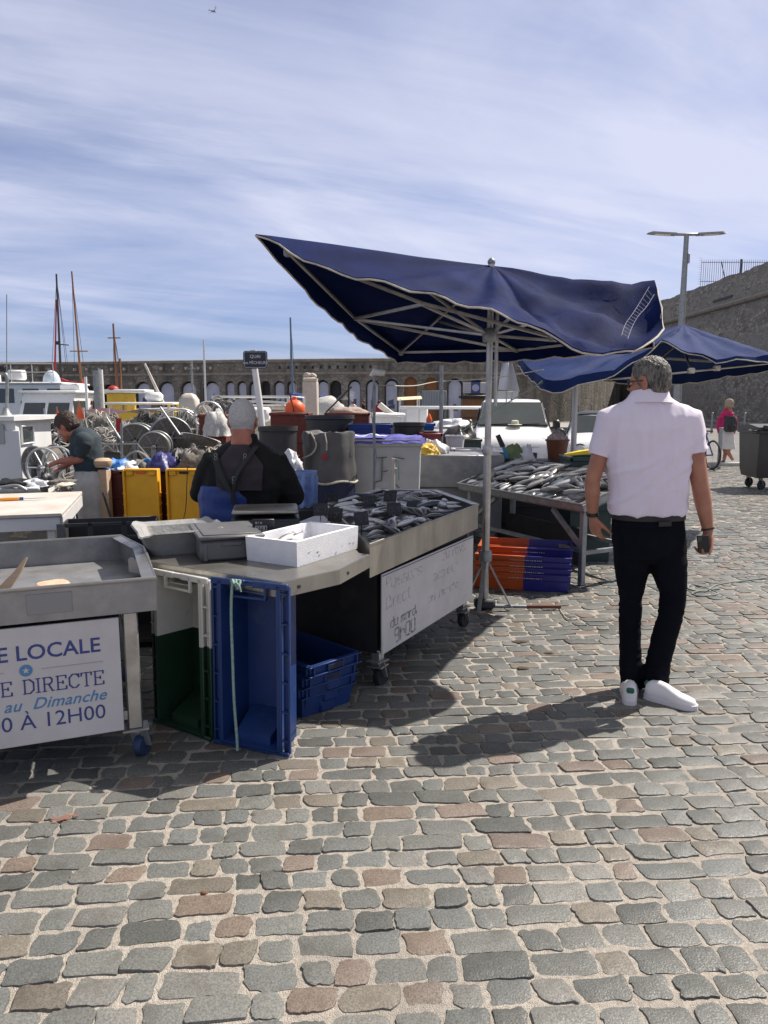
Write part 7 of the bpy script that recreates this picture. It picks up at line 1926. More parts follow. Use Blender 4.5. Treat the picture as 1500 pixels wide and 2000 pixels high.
# small white car with black roof
YM = 13.2
mp0 = P(1172, 880, YM)
mini = thing('parked_car', 'small white car with round headlamps and black roof behind the walking man', 'car', Vector((mp0.x + .22, YM, 0)), R(-15))
mb = MB(); st_ = [(0, .26, .52, .60, .66, .62), (.08, .22, .72, .80, .78, .72), (.30, .2, .84, .92, .84, .74), (.95, .2, .90, .98, .86, .74), (1.05, .2, .91, 1.0, .86, .76), (1.42, .2, .93, 1.30, .86, .68), (1.62, .2, .93, 1.38, .86, .66), (2.9, .2, .93, 1.38, .86, .66), (3.5, .24, .92, 1.2, .84, .66), (3.62, .3, .85, .95, .8, .7)]
mb.loft(body_loft(st_)); mb.build('body', M['gloss'], mini, ang=45)
mb = MB(); rr2 = [[(x * .995, y, z + .012) for x, y, z in body_loft([s_])[0][6:12]] for s_ in ((1.50, .2, .93, 1.345, .86, .675), (1.65, .2, .93, 1.385, .86, .665), (2.9, .2, .93, 1.385, .86, .665), (3.3, .24, .92, 1.27, .84, .66))]
mb.loft(rr2, close=False); mb.loft([[(x, y, z - .02) for x, y, z in r_] for r_ in rr2], close=False); mb.build('roof', M['blackplastic'], mini)
mb = MB(); quadp(mb, [(-.73, 1.055, 1.0), (.73, 1.055, 1.0), (.63, 1.44, 1.31), (-.63, 1.44, 1.31)], .012); mb.build('windscreen', M['glass'], mini)
for sg in (-1, 1):
 mb = MB(); quadp(mb, [(sg * .84, 1.2, .97), (sg * .84, 2.6, .97), (sg * .735, 2.55, 1.27), (sg * .74, 1.52, 1.27)], .01); mb.build('side_window', M['glass'], mini)
 mb = MB(); mb.lathe([(.115, -.04), (.12, .02), (.09, .05), (.001, .06)], (sg * .56, .10, .70), 22, Matrix.Rotation(R(75), 4, 'X')); h_ = mb.build('headlight', mat('clear_headlight', (.42, .45, .47), .08), mini)
 mb = MB(); mb.tube([Matrix.Translation((sg * .56, .095, .70)) @ Matrix.Rotation(R(75), 4, 'X') @ Vector((.125 * math.cos(k * .393), .125 * math.sin(k * .393), .02)) for k in range(16)], .014, 6, closed=True); mb.build('ring', M['iron'], h_)
 mb = MB(); mb.ell((sg * .96, 1.22, 1.0), (.10, .06, .075)); m1 = mb.build('wing_mirror', M['blackplastic'], mini)
 mb = MB(); mb.bar((sg * .84, 1.24, .95), (sg * .92, 1.23, .97), .04, .04); mb.build('arm', M['blackplastic'], m1)
 for y in (.72, 3.0): wheel(mini, sg * .76, y, .29)
mb = MB(); mb.box((0, -.005, .56), (.72, .05, .14), bev=.03); mb.box((0, .0, .36), (1.0, .05, .12), bev=.03); mb.build('grille', M['blackplastic'], mini)
# ---- bicycle behind the man
pb = P(1368, 905, 18.0)
bi = thing('bicycle', 'dark bicycle with a blue bag parked behind the walking man', 'bicycle', Vector((pb.x, 18.0, 0)), R(96))
for x in (-.52, .52):
 mb = MB(); mb.M = Matrix.Translation((x, 0, .345)); mb.tube([(.325 * math.cos(k * .2094), 0, .325 * math.sin(k * .2094)) for k in range(30)], .024, 8, closed=True); wh = mb.build('wheel', M['rubber'], bi)
 mb = MB(); mb.M = Matrix.Translation((x, 0, .345))
 for k in range(12): mb.tube([(0, 0, 0), (.31 * math.cos(k * .5236), 0, .31 * math.sin(k * .5236))], .002, 4)
 mb.build('spokes', M['galv'], wh)
mb = MB()
for a, b in (((-.52, 0, .345), (-.1, 0, .30)), ((-.52, 0, .345), (-.2, 0, .78)), ((-.1, 0, .30), (-.22, 0, .86)), ((-.1, 0, .30), (.36, 0, .72)), ((-.2, 0, .78), (.34, 0, .82)), ((.34, 0, .90), (.52, 0, .345))): mb.tube([a, b], .017, 8)
mb.build('frame', M['bluepaint'], bi)
mb = MB(); mb.loft([[(-.36, -.07, .88), (-.36, .07, .88), (-.36, .07, .91), (-.36, -.07, .91)], [(-.10, -.02, .88), (-.10, .02, .88), (-.10, .02, .91), (-.10, -.02, .91)]]); mb.build('saddle', M['rubber'], bi)
mb = MB(); mb.tube(spline([(.22, -.28, .98), (.33, -.2, .99), (.34, 0, .97), (.33, .2, .99), (.22, .28, .98)], 4), .013, 6); mb.build('handlebar', M['iron'], bi)
mb = MB(); mb.box((.46, 0, .88), (.20, .26, .2), bev=.04); mb.build('front_bag', M['bagblue'], bi)
# ---- wheeled bin at the right edge
YB = G(1462, 958).y
b0 = P(1474, 958, YB); wbx = 1.15
wb_ = thing('waste_bin', 'large dark grey wheeled waste bin at the right edge', 'bin', Vector((b0.x, YB, 0)), R(-4))
zt = P(1446, 836, YB).z; zb = P(1446, 934, YB).z
mb = MB()
mb.loft([[(.02, 0, zb), (wbx - .02, 0, zb), (wbx - .02, .70, zb), (.02, .70, zb)], [(0, -.02, zb + .12), (wbx, -.02, zb + .12), (wbx, .74, zb + .12), (0, .74, zb + .12)], [(-.03, -.10, zt - .05), (wbx + .03, -.10, zt - .05), (wbx + .03, .80, zt - .05), (-.03, .80, zt - .05)]])
mb.box((wbx / 2, -.10, zt - .07), (wbx + .10, .06, .06), bev=.012); mb.box((-.04, .35, zt - .07), (.06, .9, .06), bev=.012)
mb.build('body', M['charcoal'], wb_)
mb = MB()
mb.loft([[(-.05, y, zt - .035 + h) for y, h in ((-.12, 0), (-.1, .05), (.35, .10), (.8, .06), (.82, 0))], [(wbx + .05, y, zt - .035 + h) for y, h in ((-.12, 0), (-.1, .05), (.35, .10), (.8, .06), (.82, 0))]])
mb.build('lid', M['charcoal'], wb_)
mb = MB(); mb.box((.10, -.11, zt + .01), (.15, .06, .08), bev=.012); mb.build('lid_hinge', M['blackplastic'], wb_)
mb = MB(); mb.tube([(-.07, -.1, zt - .05), (-.15, -.1, zt - .05), (-.15, .1, zt - .05), (-.07, .1, zt - .05)], .016, 8); mb.build('handle', M['blackplastic'], wb_)
for x, y in ((.12, .08), (.12, .62), (wbx - .12, .08), (wbx - .12, .62)):
 castor(wb_, x, y, .09, .4 if x < .5 else 1.1, M['rubber'])
 mb = MB(); mb.box((x, y, (zb + .225) / 2), (.09, .07, max(.01, zb - .22))); mb.build('castor_plate', M['galv'], wb_)
# bollard posts along the road at the wall foot
for i, (px, py, Y) in enumerate([(1390, 838, 38), (1454, 836, 38), (1180, 800, 62), (1204, 800, 62), (1130, 798, 62), (1155, 799, 62), (1228, 801, 62), (1252, 802, 60), (1278, 803, 58)]):
 p = P(px, py, Y)
 o = thing('bollard', 'thin pale bollard post along the road below the stone walls', 'bollard', Vector((p.x, Y, 0)), 0, 'bollards along the road')
 mb = MB(); h_ = 1.35 if Y > 50 else 1.0; mb.tube([(0, 0, 0), (0, 0, h_)], .06, 8); mb.ell((0, 0, h_), (.06, .06, .05), 8, 6); mb.build('post', M['galv'], o)
o = thing('post', 'short grey metal post beside the woman with the backpack', 'post', Vector((P(1404, 908, 17.6).x, 17.6, 0)))
mb = MB(); mb.box((0, 0, .48), (.07, .07, .96), bev=.008); mb.box((0, 0, .97), (.085, .085, .02), bev=.005); mb.build('post', M['galv'], o)
# ---- street sign, pillar, notice boards
ps_ = P(508, 795, 13); pt_ = P(497, 716, 13)
sg_ = thing('street_sign', 'dark street name sign reading Quai des Pêcheurs on a leaning white pole', 'sign', Vector((ps_.x, 13, 0)))
mb = MB(); dx = (pt_.x - ps_.x); base_x = -dx * (ps_.z / (pt_.z - ps_.z)); mb.tube([(base_x * .7, 0, 0), (0, 0, ps_.z), (dx, 0, pt_.z), (dx * 1.15, 0, P(497, 684, 13).z)], .055, 12); mb.build('pole', M['white'], sg_)
zc = P(500, 703, 13).z; wv, hv = 46 / FPX * 13, 33 / FPX * 13
xc = P(500, 703, 13).x - ps_.x
mb = MB(); prof = [(xc + p[0], -.075, zc + p[1]) for p in [(x, y) for x, y, z in rr_ring(wv / 2, hv / 2, 0, .045)]]; mb.loft([prof, [(a, -.055, c_) for a, b, c_ in prof]]); pl_ = mb.build('plate', mat('dark_navy_enamel', (.012, .016, .035), .35), sg_)
mb = MB(); fr = [(xc + p[0], -.078, zc + p[1]) for p in [(x, y) for x, y, z in rr_ring(wv / 2 - .018, hv / 2 - .018, 0, .035)]]; mb.tube(fr, .004, 5, closed=True); mb.build('border', M['metalpale'], pl_)
mb = MB(); TS = lambda z: Matrix.Translation((xc, -.0765, z)) @ Matrix.Rotation(R(90), 4, 'X')
mb.text('QUAI', .075, TS(zc + .030), 'CENTER', ext=.001, bold=.001); mb.build('lettering', M['signwhite'], pl_); mb = MB(); mb.text('des PÊCHEURS', .066, TS(zc - .072), 'CENTER', ext=.001, bold=.0006); mb.build('lettering', M['signwhite'], pl_)
p0 = P(606, 806, 22); zt = P(606, 745, 22).z
pil = thing('stone_pillar', 'pale stone pillar with a rough broken top beside the orange buoy', 'pillar', Vector((p0.x, 22.2, 0)))
mb = MB(); hw2 = 14.5 / FPX * 22; mb.box((0, 0, zt / 2), (hw2 * 2, hw2 * 2, zt), bev=.03); mb.build('shaft', M['stone'], pil)
mb = MB(); mb.loft([[(x * s_, y * s_, zt + z) for x, y in ((-hw2, -hw2), (hw2, -hw2), (hw2, hw2), (-hw2, hw2))] for s_, z in ((.9, .002), (.95, .09), (.6, .12))]); mb.build('capital', M['stone'], pil)
for i, (dx_, s_) in enumerate(((-.05, .16), (.07, .12), (.0, .1))):
 mb = MB(); mb.ell((dx_, 0, zt + .16), (s_, .12, .10 - i * .02)); vs = [Vector(v_) for v_ in mb.v]; mb.v = [tuple(v_ + Vector((noise.noise(v_ * 9), noise.noise(v_ * 9 + Vector((3, 0, 0))), noise.noise(v_ * 9 + Vector((0, 4, 0))))) * .04) for v_ in vs]; mb.build('broken_stone', M['stone'], pil)
def panel_board(name, label, x0, x1, y0, y1, Y, m_, legs=True, cat='board'):
 a, b = P(x0, y1, Y), P(x1, y0, Y); c = thing(name, label, cat, Vector(((a.x + b.x) / 2, Y, 0)))
 w_ = b.x - a.x
 mb = MB(); mb.box((0, 0, (a.z + b.z) / 2), (w_, .06, b.z - a.z), bev=.01); o = mb.build('panel', m_, c)
 if legs:
  for sg in (-1, 1): mb = MB(); mb.box((sg * (w_ / 2 - .06), .04, max(.05, a.z) / 2), (.08, .08, max(.05, a.z))); mb.build('leg', M['galv'], c)
 return c, o, w_, a.z, b.z
c_, o_, w_, za, zb = panel_board('information_board', 'white information board with a round blue emblem above the wooden kiosk', 904, 952, 747, 768, 40, M['signwhite'])
mb = MB(); mb.box((.02, -.035, (za + zb) / 2), (w_ * .38, .012, zb - za + .02)); q_ = mb.build('blue_panel', mat('emblem_blue', (.05, .07, .26), .5), o_)
mb = MB(); mb.lathe([(.16, 0), (.19, 0), (.19, .012), (.16, .012)], (.02, -.042, (za + zb) / 2), 26, Matrix.Rotation(R(90), 4, 'X')); mb.lathe([(.001, 0), (.10, 0), (.10, .01), (.001, .01)], (.02, -.042, (za + zb) / 2), 20, Matrix.Rotation(R(90), 4, 'X')); mb.build('emblem', M['posterm'], q_)
mb = MB()
for k in range(4):
 mb.box((-w_ * .32, -.032, za + .1 + k * .12), (w_ * .22, .004, .02)); mb.box((w_ * .38, -.032, za + .1 + k * .12), (w_ * .16, .004, .02))
mb.build('text_lines', M['ink_line'], o_)
c_, o_, w_, za, zb = panel_board('wooden_kiosk', 'orange brown wooden kiosk behind the white van', 903, 950, 772, 815, 38, M['wood'], False, 'kiosk')
mb = MB(); mb.box((0, -.04, (za + zb) / 2 + .2), (w_ * .7, .03, .5)); mb.build('hatch', M['orangedoor'], c_)
mb = MB(); mb.box((0, .4, zb - .08), (w_ + .2, 1.2, .14), bev=.02); mb.build('roof', M['dark'], c_)
mb = MB(); mb.box((0, .5, zb / 2 - .1), (w_ - .02, .9, zb - .2)); mb.build('cabin', M['wood'], c_)
c_, o_, w_, za, zb = panel_board('grey_screen', 'pale grey slatted screen on the far quay left of the kiosk', 824, 872, 763, 800, 46, mat('pale_grey_screen', (.40, .41, .42), .6), True, 'screen')
mb = MB()
for k in range(9): mb.box((-w_ / 2 + (k + .5) * w_ / 9, -.04, (za + zb) / 2), (.04, .03, zb - za - .04))
mb.build('slats', M['galv'], o_)
panel_board('grey_screen', 'pale screen fence behind the roof of the white van', 968, 1012, 764, 790, 30, mat('pale_grey_screen', (.40, .41, .42), .6), True, 'screen')
# ---------------------------------------------------------------- boats
WZ = -1.3
def hull(parent, L, W, H, m_, trim=None, z0=-.35, nm='hull'):
 """pointed hull along +x (bow), transom at -L/2"""
 mb = MB(); rings = []
 for t in [i / 12 for i in range(13)]:
  x = -L / 2 + L * t
  wf = W / 2 * (1 - max(0, (t - .45) / .55) ** 2.2) * (.86 + .14 * min(1, t * 4))
  sh = H * (1 + .35 * max(0, t - .4) ** 1.6)
  pts = [(0, z0), (wf * .62, z0 + .05), (wf * .92, z0 + (sh - z0) * .5), (wf, sh), (wf * .94, sh + .015), (wf * .90, sh - .12)]
  x2 = x + (t ** 3) * .0
  rings.append([(x2 + (.35 * L * .12 * max(0, t - .7) * (z - z0)), y, z) for y, z in pts] + [(x2 + (.35 * L * .12 * max(0, t - .7) * (z - z0)), -y, z) for y, z in reversed(pts)])
 mb.loft(rings)
 o = mb.build(nm, m_, parent, ang=50)
 if trim:
  mb = MB(); 
  for sg in (0, 1): mb.tube([Vector(r_[3 if sg == 0 else 8]) + Vector((0, 0, .02)) for r_ in rings], .045, 6)
  mb.build('gunwale', trim, o)
 return o
def cabin(parent, x, L, W, z0, z1, m_, slope=.25, roof=None, win=2, nm='cabin', over=.12):
 mb = MB(); h = z1 - z0
 mb.loft([[(x - L / 2, -W / 2, z0), (x + L / 2 + slope * .4, -W / 2, z0), (x + L / 2 + slope * .4, W / 2, z0), (x - L / 2, W / 2, z0)], [(x - L / 2 + .02, -W / 2 + .05, z1), (x + L / 2 - slope, -W / 2 + .05, z1), (x + L / 2 - slope, W / 2 - .05, z1), (x - L / 2 + .02, W / 2 - .05, z1)]])
 o = mb.build(nm, m_, parent)
 if roof:
  mb = MB(); mb.box((x - slope / 2 + .02, 0, z1 + .045), (L - slope + over * 2, W + over, .085), bev=.03); mb.build('roof', roof, o)
 for sg in (-1, 1):
  for k in range(win):
   wx = x - L / 2 + L * (k + .5) / win - slope * .35; ww = L / win * .66
   mb = MB(); zc_ = z0 + h * .66; yo = W / 2 - .05 * .66 + .004
   mb.box((wx, sg * yo, zc_), (ww, .02, h * .42), Matrix.Rotation(sg * R(1.6), 4, 'X'), bev=.008); mb.build('window', M['glass'], o)
 mb = MB(); n_ = 2
 for k in range(n_):
  yy = (k - .5) * W * .44; xw = x + L / 2 + slope * .4 - (slope * 1.4) * .64 + .012
  mb.box((xw, yy, z0 + h * .64), (.02, W * .38, h * .42), Matrix.Rotation(-math.atan2(slope * 1.4, h), 4, 'Y'), bev=.008)
 mb.build('windscreen', M['glass'], o)
 return o
def boat(label, px, Y, rz, L, W, H, hm, trim=None, name='fishing_boat', cat='boat'):
 p = P(px, 800, Y); b = thing(name, label, cat, Vector((p.x, Y, WZ)), rz)
 hull(b, L, W, H, hm, trim); 
 mb = MB(); mb.box((-L * .05, 0, H - .16), (L * .72, W * .72, .06)); mb.build('deck', M['cream'], b)
 return b
def mast(parent, x, y, z0, z1, r_, m_, lean=(0, 0), spread=None, stays=True, nm='mast'):
 mb = MB(); top = Vector((x + lean[0], y + lean[1], z1)); mb.tube([(x, y, z0), top], [r_, r_ * .6], 8); o = mb.build(nm, m_, parent)
 if spread:
  zs = z0 + (z1 - z0) * spread; f_ = spread; mb = MB()
  c_ = Vector((x, y, z0)).lerp(top, f_); mb.tube([c_ + Vector((-.7, 0, 0)), c_ + Vector((.7, 0, 0))], r_ * .35, 6); mb.tube([c_ + Vector((0, -.7, 0)), c_ + Vector((0, .7, 0))], r_ * .35, 6); mb.build('spreader', m_, o)
 if stays:
  mb = MB()
  for d_ in ((1.4, 0), (-1.4, 0), (0, 1.2), (0, -1.2)): mb.tube([top, Vector((x + d_[0], y + d_[1], z0))], .009, 4)
  mb.build('stays', M['iron'], o)
 return o
def zat(px, py, Y): return P(px, py, Y).z - WZ
# white wheelhouse nearest at the left edge
Yb = 9.2
b1 = boat('white fishing boat with a square wheelhouse at the left edge', -20, Yb + .4, R(14), 4.6, 1.7, 1.25, M['white'], M['white'])
z1 = zat(30, 822, Yb)
b1x = P(64, 850, Yb).x
cb1 = MB(); 
fw = Matrix.Rotation(-R(14), 4, 'Z') @ Matrix.Translation(-b1.location)
mb = MB(); mb.M = fw
xa, xb, xc_ = P(-60, 850, Yb).x, P(31, 850, Yb).x, P(65, 850, Yb + .55).x
base = [(xa, Yb), (xb, Yb), (xc_, Yb + .55), (xc_ - .1, Yb + 1.3), (xa, Yb + 1.3)]
mb.prism(base, WZ + 1.0, z1 + WZ); wh1 = mb.build('wheelhouse', M['white'], b1)
mb = MB(); mb.M = fw; mb.prism([(xa - .05, Yb - .08), (xb + .03, Yb - .08), (xc_ + .12, Yb + .5), (xc_ + .02, Yb + 1.4), (xa - .05, Yb + 1.4)], z1 + WZ + .003, z1 + WZ + .055); mb.build('roof', M['white'], wh1)
d_ = Vector((xc_ - xb, .55, 0)).normalized()
for f0, f1, z0_, z1_, nm in ((.22, .82, P(50, 866, Yb + .3).z, P(50, 832, Yb + .3).z, 'window'),):
 a_, b_ = Vector((xb, Yb, 0)) + d_ * f0 * .62, Vector((xb, Yb, 0)) + d_ * f1 * .62
 n_ = Vector((d_.y, -d_.x, 0))
 mb = MB(); mb.M = fw; mb.loft([[a_ + n_ * .012 + Vector((0, 0, z0_)), b_ + n_ * .012 + Vector((0, 0, z0_)), b_ + n_ * .012 + Vector((0, 0, z1_)), a_ + n_ * .012 + Vector((0, 0, z1_))], [a_ - n_ * .01 + Vector((0, 0, z0_)), b_ - n_ * .01 + Vector((0, 0, z0_)), b_ - n_ * .01 + Vector((0, 0, z1_)), a_ - n_ * .01 + Vector((0, 0, z1_))]]); wn = mb.build('window', M['glass'], wh1)
 mb = MB(); mb.M = fw; e = n_ * .016; c4 = [a_ + e + Vector((0, 0, z0_)), b_ + e + Vector((0, 0, z0_)), b_ + e + Vector((0, 0, z1_)), a_ + e + Vector((0, 0, z1_))]
 mb.tube(c4, .016, 6, closed=True); mb.build('window_frame', M['white'], wn)
mb = MB(); mb.M = fw; mb.box((P(18, 880, Yb).x, Yb - .012, P(18, 890, Yb).z), (.30, .02, .62), bev=.006); mb.build('door', mat('pale_grey_paint', (.60, .61, .63), .45), wh1)
mb = MB(); mb.M = fw; mb.box((P(3, 850, Yb).x, Yb - .026, P(3, 848, Yb).z), (.10, .02, .24), bev=.006); mb.build('window', mat('dull_grey_pane', (.34, .35, .36), .3), wh1)
mb = MB(); mb.M = fw; mb.tube(spline([P(13, 818, Yb + .5), P(14, 760, Yb + .5), P(12, 732, Yb + .5), P(0, 729, Yb + .5), P(-20, 732, Yb + .5)], 5), .022, 8); mb.tube([P(13, 760, Yb + .5), P(13, 575, Yb + .5)], .006, 5); mb.lathe([(.10, 0), (.05, .05), (.03, .12)], P(13, 818, Yb + .5) + Vector((0, 0, .03)), 12); mb.build('exhaust_pipe', M['galv'], wh1)
mb = MB(); mb.M = fw; mb.box(P(2, 720, Yb + .5), (.12, .06, .08), bev=.01); mb.build('lamp', M['dark'], wh1)
# net haulers (reels)
def reel(label, px, py, Y, r_, rz=0, w_=.34, open_=False):
 p = P(px, py, Y); o = thing('net_reel', label, 'net reel', Vector((p.x, Y, max(0, 0) if on_quay(p.x, Y) else WZ)), rz)
 zc_ = p.z - o.location.z; ax = Matrix.Rotation(R(90), 4, 'X')
 for s_ in (-w_ / 2, w_ / 2):
  mb = MB(); mb.M = Matrix.Translation((0, s_, zc_)); mb.tube([(r_ * math.cos(k * .2244), 0, r_ * math.sin(k * .2244)) for k in range(28)], .013, 7, closed=True)
  for k in range(6): mb.tube([(0, 0, 0), (r_ * math.cos(k * 1.047), 0, r_ * math.sin(k * 1.047))], .008, 5)
  mb.build('flange', M['metalpale'] if open_ else M['galv'], o)
 if not open_:
  mb = MB(); mb.lathe([(r_ * .18, -w_ * .40), (r_ * .22, -w_ * .5), (r_ * .94, -w_ * .52), (r_ * .95, w_ * .52), (r_ * .22, w_ * .5), (r_ * .18, w_ * .40)], (0, 0, zc_), 30, ax); mb.build('wound_net', M['netdark'], o)
 else:
  mb = MB(); mb.lathe([(r_ * .3, -w_ * .44), (r_ * .3, w_ * .44)], (0, 0, zc_), 18, ax); mb.build('drum', M['galv'], o)
 mb = MB()
 for s_ in (-w_ / 2 - .05, w_ / 2 + .05): mb.bar((0, s_, 0), (0, s_, zc_), .05, .06)
 mb.tube([(0, -w_ / 2 - .08, zc_), (0, w_ / 2 + .08, zc_)], .03, 8); mb.build('stand', M['galv'], o)
 return o
reel('wide grey net reel nearest behind the navy bags', 268, 862, 10.2, .24, R(10))
reel('large net reel with pale rim left of the net heap', 333, 855, 9.9, .27, R(18), .30)
reel('open net reel with bright hoops behind the large reel', 350, 838, 11.2, .30, R(24), .36, True)
reel('small open reel hanging behind the fisherman arm', 100, 912, 8.4, .22, R(-14), .26, True)
reel('pale hooped reel above the fisherman gear', 88, 905, 8.9, .21, R(-24), .3)
reel('dark net reel at the right of the grey reel', 304, 872, 9.2, .18, R(10))
reel('hooped reel behind the rust red tub', 408, 812, 10.8, .20, R(12), .3, True)
# hoop of pale pipe in front of the nets
ho = thing('pipe_hoop', 'bent pale pipe arching over the low nets', 'pipe', P(262, 895, 7.9)); mb = MB(); mb.M = Matrix.Translation(-P(262, 895, 7.9)); mb.tube(spline([P(240, 905, 7.9), P(252, 888, 7.9), P(268, 882, 7.9), P(284, 890, 7.9), P(292, 902, 7.9)], 5), .012, 6); mb.build('pipe', M['ropewhite'], ho)
ra = thing('guard_rail', 'thin steel rail with a post in front of the net reels', 'rail', P(238, 900, 8.8))
mb = MB(); mb.M = Matrix.Translation(-P(238, 900, 8.8)); mb.tube([P(190, 862, 8.8), P(205, 868, 8.8), P(268, 867, 8.8), P(290, 893, 8.8)], .011, 6); mb.tube([P(237, 826, 8.8), P(239, 960, 8.8)], .014, 6); mb.tube([P(208, 815, 9.2), P(240, 865, 9.0)], .012, 6); mb.tube([P(313, 795, 9.4), P(352, 850, 9.2)], .012, 6); mb.build('rail', M['galv'], ra)
fg = thing('marker_flag', 'small dark red flag on the thin post by the reels', 'flag', P(233, 822, 8.8)); mb = MB(); mb.sheet(lambda u_, v_: (-.04 + .07 * u_, .01 * math.sin(u_ * 5), .03 - .16 * v_), 5, 6); mb.build('flag', M['red'], fg)
# white motor cruiser
b2 = boat('white motor cruiser with a wraparound windscreen behind the wheelhouse', 112, 23, R(-97), 8.0, 2.6, 1.6, M['white'], M['white'], 'motor_boat')
cabin(b2, -.2, 2.2, 1.75, 1.45, zat(120, 768, 22), M['white'], .5, M['white'], 2)
mb = MB(); mb.box((-.6, .2, zat(120, 768, 22) + .2), (.5, .6, .22), bev=.05); mb.build('radar', M['white'], b2)
mb = MB(); mb.tube(spline([(-3.4, -1.2, 1.9), (-3.4, -1.2, 2.5), (0, -1.35, 2.5), (3, -1.1, 2.5)], 4), .025, 6); mb.build('rail', M['metalpale'], b2)
# large white ferry at the far left
b3 = boat('large white passenger boat with dark windows at far left', 10, 33, R(4), 16, 4.5, 2.3, M['white'], M['white'], 'passenger_boat')
cabin(b3, -2, 11, 3.6, 2.2, zat(60, 752, 33), M['white'], .5, M['white'], 11)
zz = zat(60, 748, 33)
for k in range(8): mb = MB(); mb.box((-6.6 + k * 1.1, -1.2, zz + .3), (.62, .5, .42), bev=.06); mb.build('deck_seat', M['white'], b3)
mb = MB()
for k in range(13): mb.tube([(-7.4 + k * .85, -1.8, zz), (-7.4 + k * .85, -1.8, zz + .75)], .02, 5)
mb.tube([(-7.4, -1.8, zz + .75), (2.8, -1.8, zz + .75)], .022, 5); mb.tube([(-7.4, -1.8, zz + .4), (2.8, -1.8, zz + .4)], .018, 5); mb.build('rail', M['metalpale'], b3)
mast(b3, -.2, 0, zz, zz + 1.9, .13, M['white'], stays=False, nm='funnel'); mast(b3, -4.6, 0, zz, zz + 1.5, .07, M['galv'], (.1, 0), .8, False, 'radar_mast')
mb = MB(); mb.ell((2.4, -.9, zz + .02), (.36, .34, .5)); mb.build('dome', mat('pale_blue_cover', (.52, .60, .68), .4), b3)
# red hulled sailing boat with the dark mast and red spar
b4 = boat('sailing boat with tall black mast, red spar and red sail cover', 112, 37, R(20), 9, 2.6, 1.6, M['red'], M['white'], 'sailing_boat')
zb_ = 1.6
p_, t_ = P(118, 752, 37) - b4.location, P(110, 535, 37) - b4.location
rm = rotz(R(-20))
mb = MB(); mb.tube([rm @ Vector((p_.x, 0, 1.4)), rm @ Vector((t_.x, 0, t_.z))], [.07, .04], 8); m_ = mb.build('mast', M['iron'], b4)
mb = MB(); a_, c_ = P(99, 748, 37) - b4.location, P(110, 585, 37) - b4.location; mb.tube([rm @ Vector((a_.x, 0, 1.5)), rm @ Vector((c_.x, 0, c_.z))], [.06, .03], 8); mb.build('spar', M['red'], b4)
mb = MB(); a_ = P(108, 672, 37) - b4.location; mb.tube([rm @ Vector((a_.x, 0, a_.z)), rm @ Vector((a_.x + .65, 0, a_.z - .05))], .03, 6); mb.box(rm @ Vector((a_.x + .1, 0, a_.z + .08)), (.18, .1, .12)); mb.build('spreader', M['iron'], m_)
mb = MB()
for q_ in (138, 132, 85): a_ = P(q_, 755, 37) - b4.location; mb.tube([rm @ Vector((t_.x, 0, t_.z * .98)), rm @ Vector((a_.x, .3, 1.7))], .010, 4)
mb.build('stays', M['iron'], m_)
mb = MB(); a_ = P(122, 752, 37) - b4.location; mb.loft([[rm @ Vector((a_.x + x_, y_, a_.z + z_)) for y_, z_ in ((-.2, -.25), (.2, -.25), (.15, h_), (-.15, h_))] for x_, h_ in ((-.1, .35), (.3, .2), (.9, .12), (1.0, .3))]); mb.build('sail_cover', M['red'], b4)
# sailing boat with wooden mast
b5 = boat('sailing boat with a tall varnished wooden mast', 152, 36, R(12), 9, 2.6, 1.5, M['cream'], M['white'], 'sailing_boat')
rm = rotz(R(-12)); p_, t_ = P(160, 760, 36) - b5.location, P(140, 530, 36) - b5.location
mb = MB(); mb.tube([rm @ Vector((p_.x + .05, 0, 1.3)), rm @ Vector((t_.x, 0, t_.z))], [.065, .035], 8); m_ = mb.build('mast', M['wood'], b5)
mb = MB(); a_ = P(154, 686, 36) - b5.location; mb.tube([rm @ Vector((a_.x - .42, 0, a_.z)), rm @ Vector((a_.x + .42, 0, a_.z))], .03, 6); mb.build('spreader', M['wood'], m_)
mb = MB()
for q_ in (139, 170): a_ = P(q_, 755, 36) - b5.location; mb.tube([rm @ Vector((t_.x, 0, t_.z * .97)), rm @ Vector((a_.x, .3, 1.7))], .010, 4)
mb.build('stays', M['iron'], m_)
# small traditional boat with yellow box and short wooden mast
b6 = boat('traditional boat with yellow cabin box and a short wooden mast', 238, 24, R(6), 6.6, 2.1, 1.5, M['white'], M['white'])
rm = rotz(R(-6)); z_ = zat(238, 790, 24)
a_, c_ = P(219, 788, 24) - b6.location, P(256, 768, 24) - b6.location
mb = MB(); mb.M = rm; mb.box(((a_.x + c_.x) / 2, 0, (1.3 + c_.z) / 2), (c_.x - a_.x, .9, c_.z - 1.3), bev=.02); cb_2 = mb.build('cabin', M['yellow'], b6)
mb = MB(); mb.M = rm; mb.box(((a_.x + c_.x) / 2 + .25, 0, c_.z + .06), (c_.x - a_.x + .7, 1.0, .11), bev=.03); mb.build('roof', M['white'], cb_2)
mb = MB(); mb.M = rm; p_, t_ = P(231, 775, 24) - b6.location, P(221, 632, 24) - b6.location; mb.tube([(p_.x, 0, 1.3), (t_.x, 0, t_.z)], [.055, .03], 8); m_ = mb.build('mast', M['wood'], b6)
mb = MB(); mb.M = rm; p2_ = P(233, 700, 24) - b6.location; mb.tube([(p_.x + .09, .05, 1.35), (t_.x + .14, .05, p2_.z)], .03, 7); a_ = P(223, 660, 24) - b6.location; mb.tube([(a_.x - .2, 0, a_.z), (a_.x + .2, 0, a_.z)], .02, 6); mb.build('spar', M['wood'], b6)
mb = MB(); mb.M = rm
for q_ in (213, 250, 244): a_ = P(q_, 775, 24) - b6.location; mb.tube([(t_.x, 0, t_.z * .96), (a_.x, .2, 1.8)], .007, 4)
mb.build('stays', M['iron'], m_)
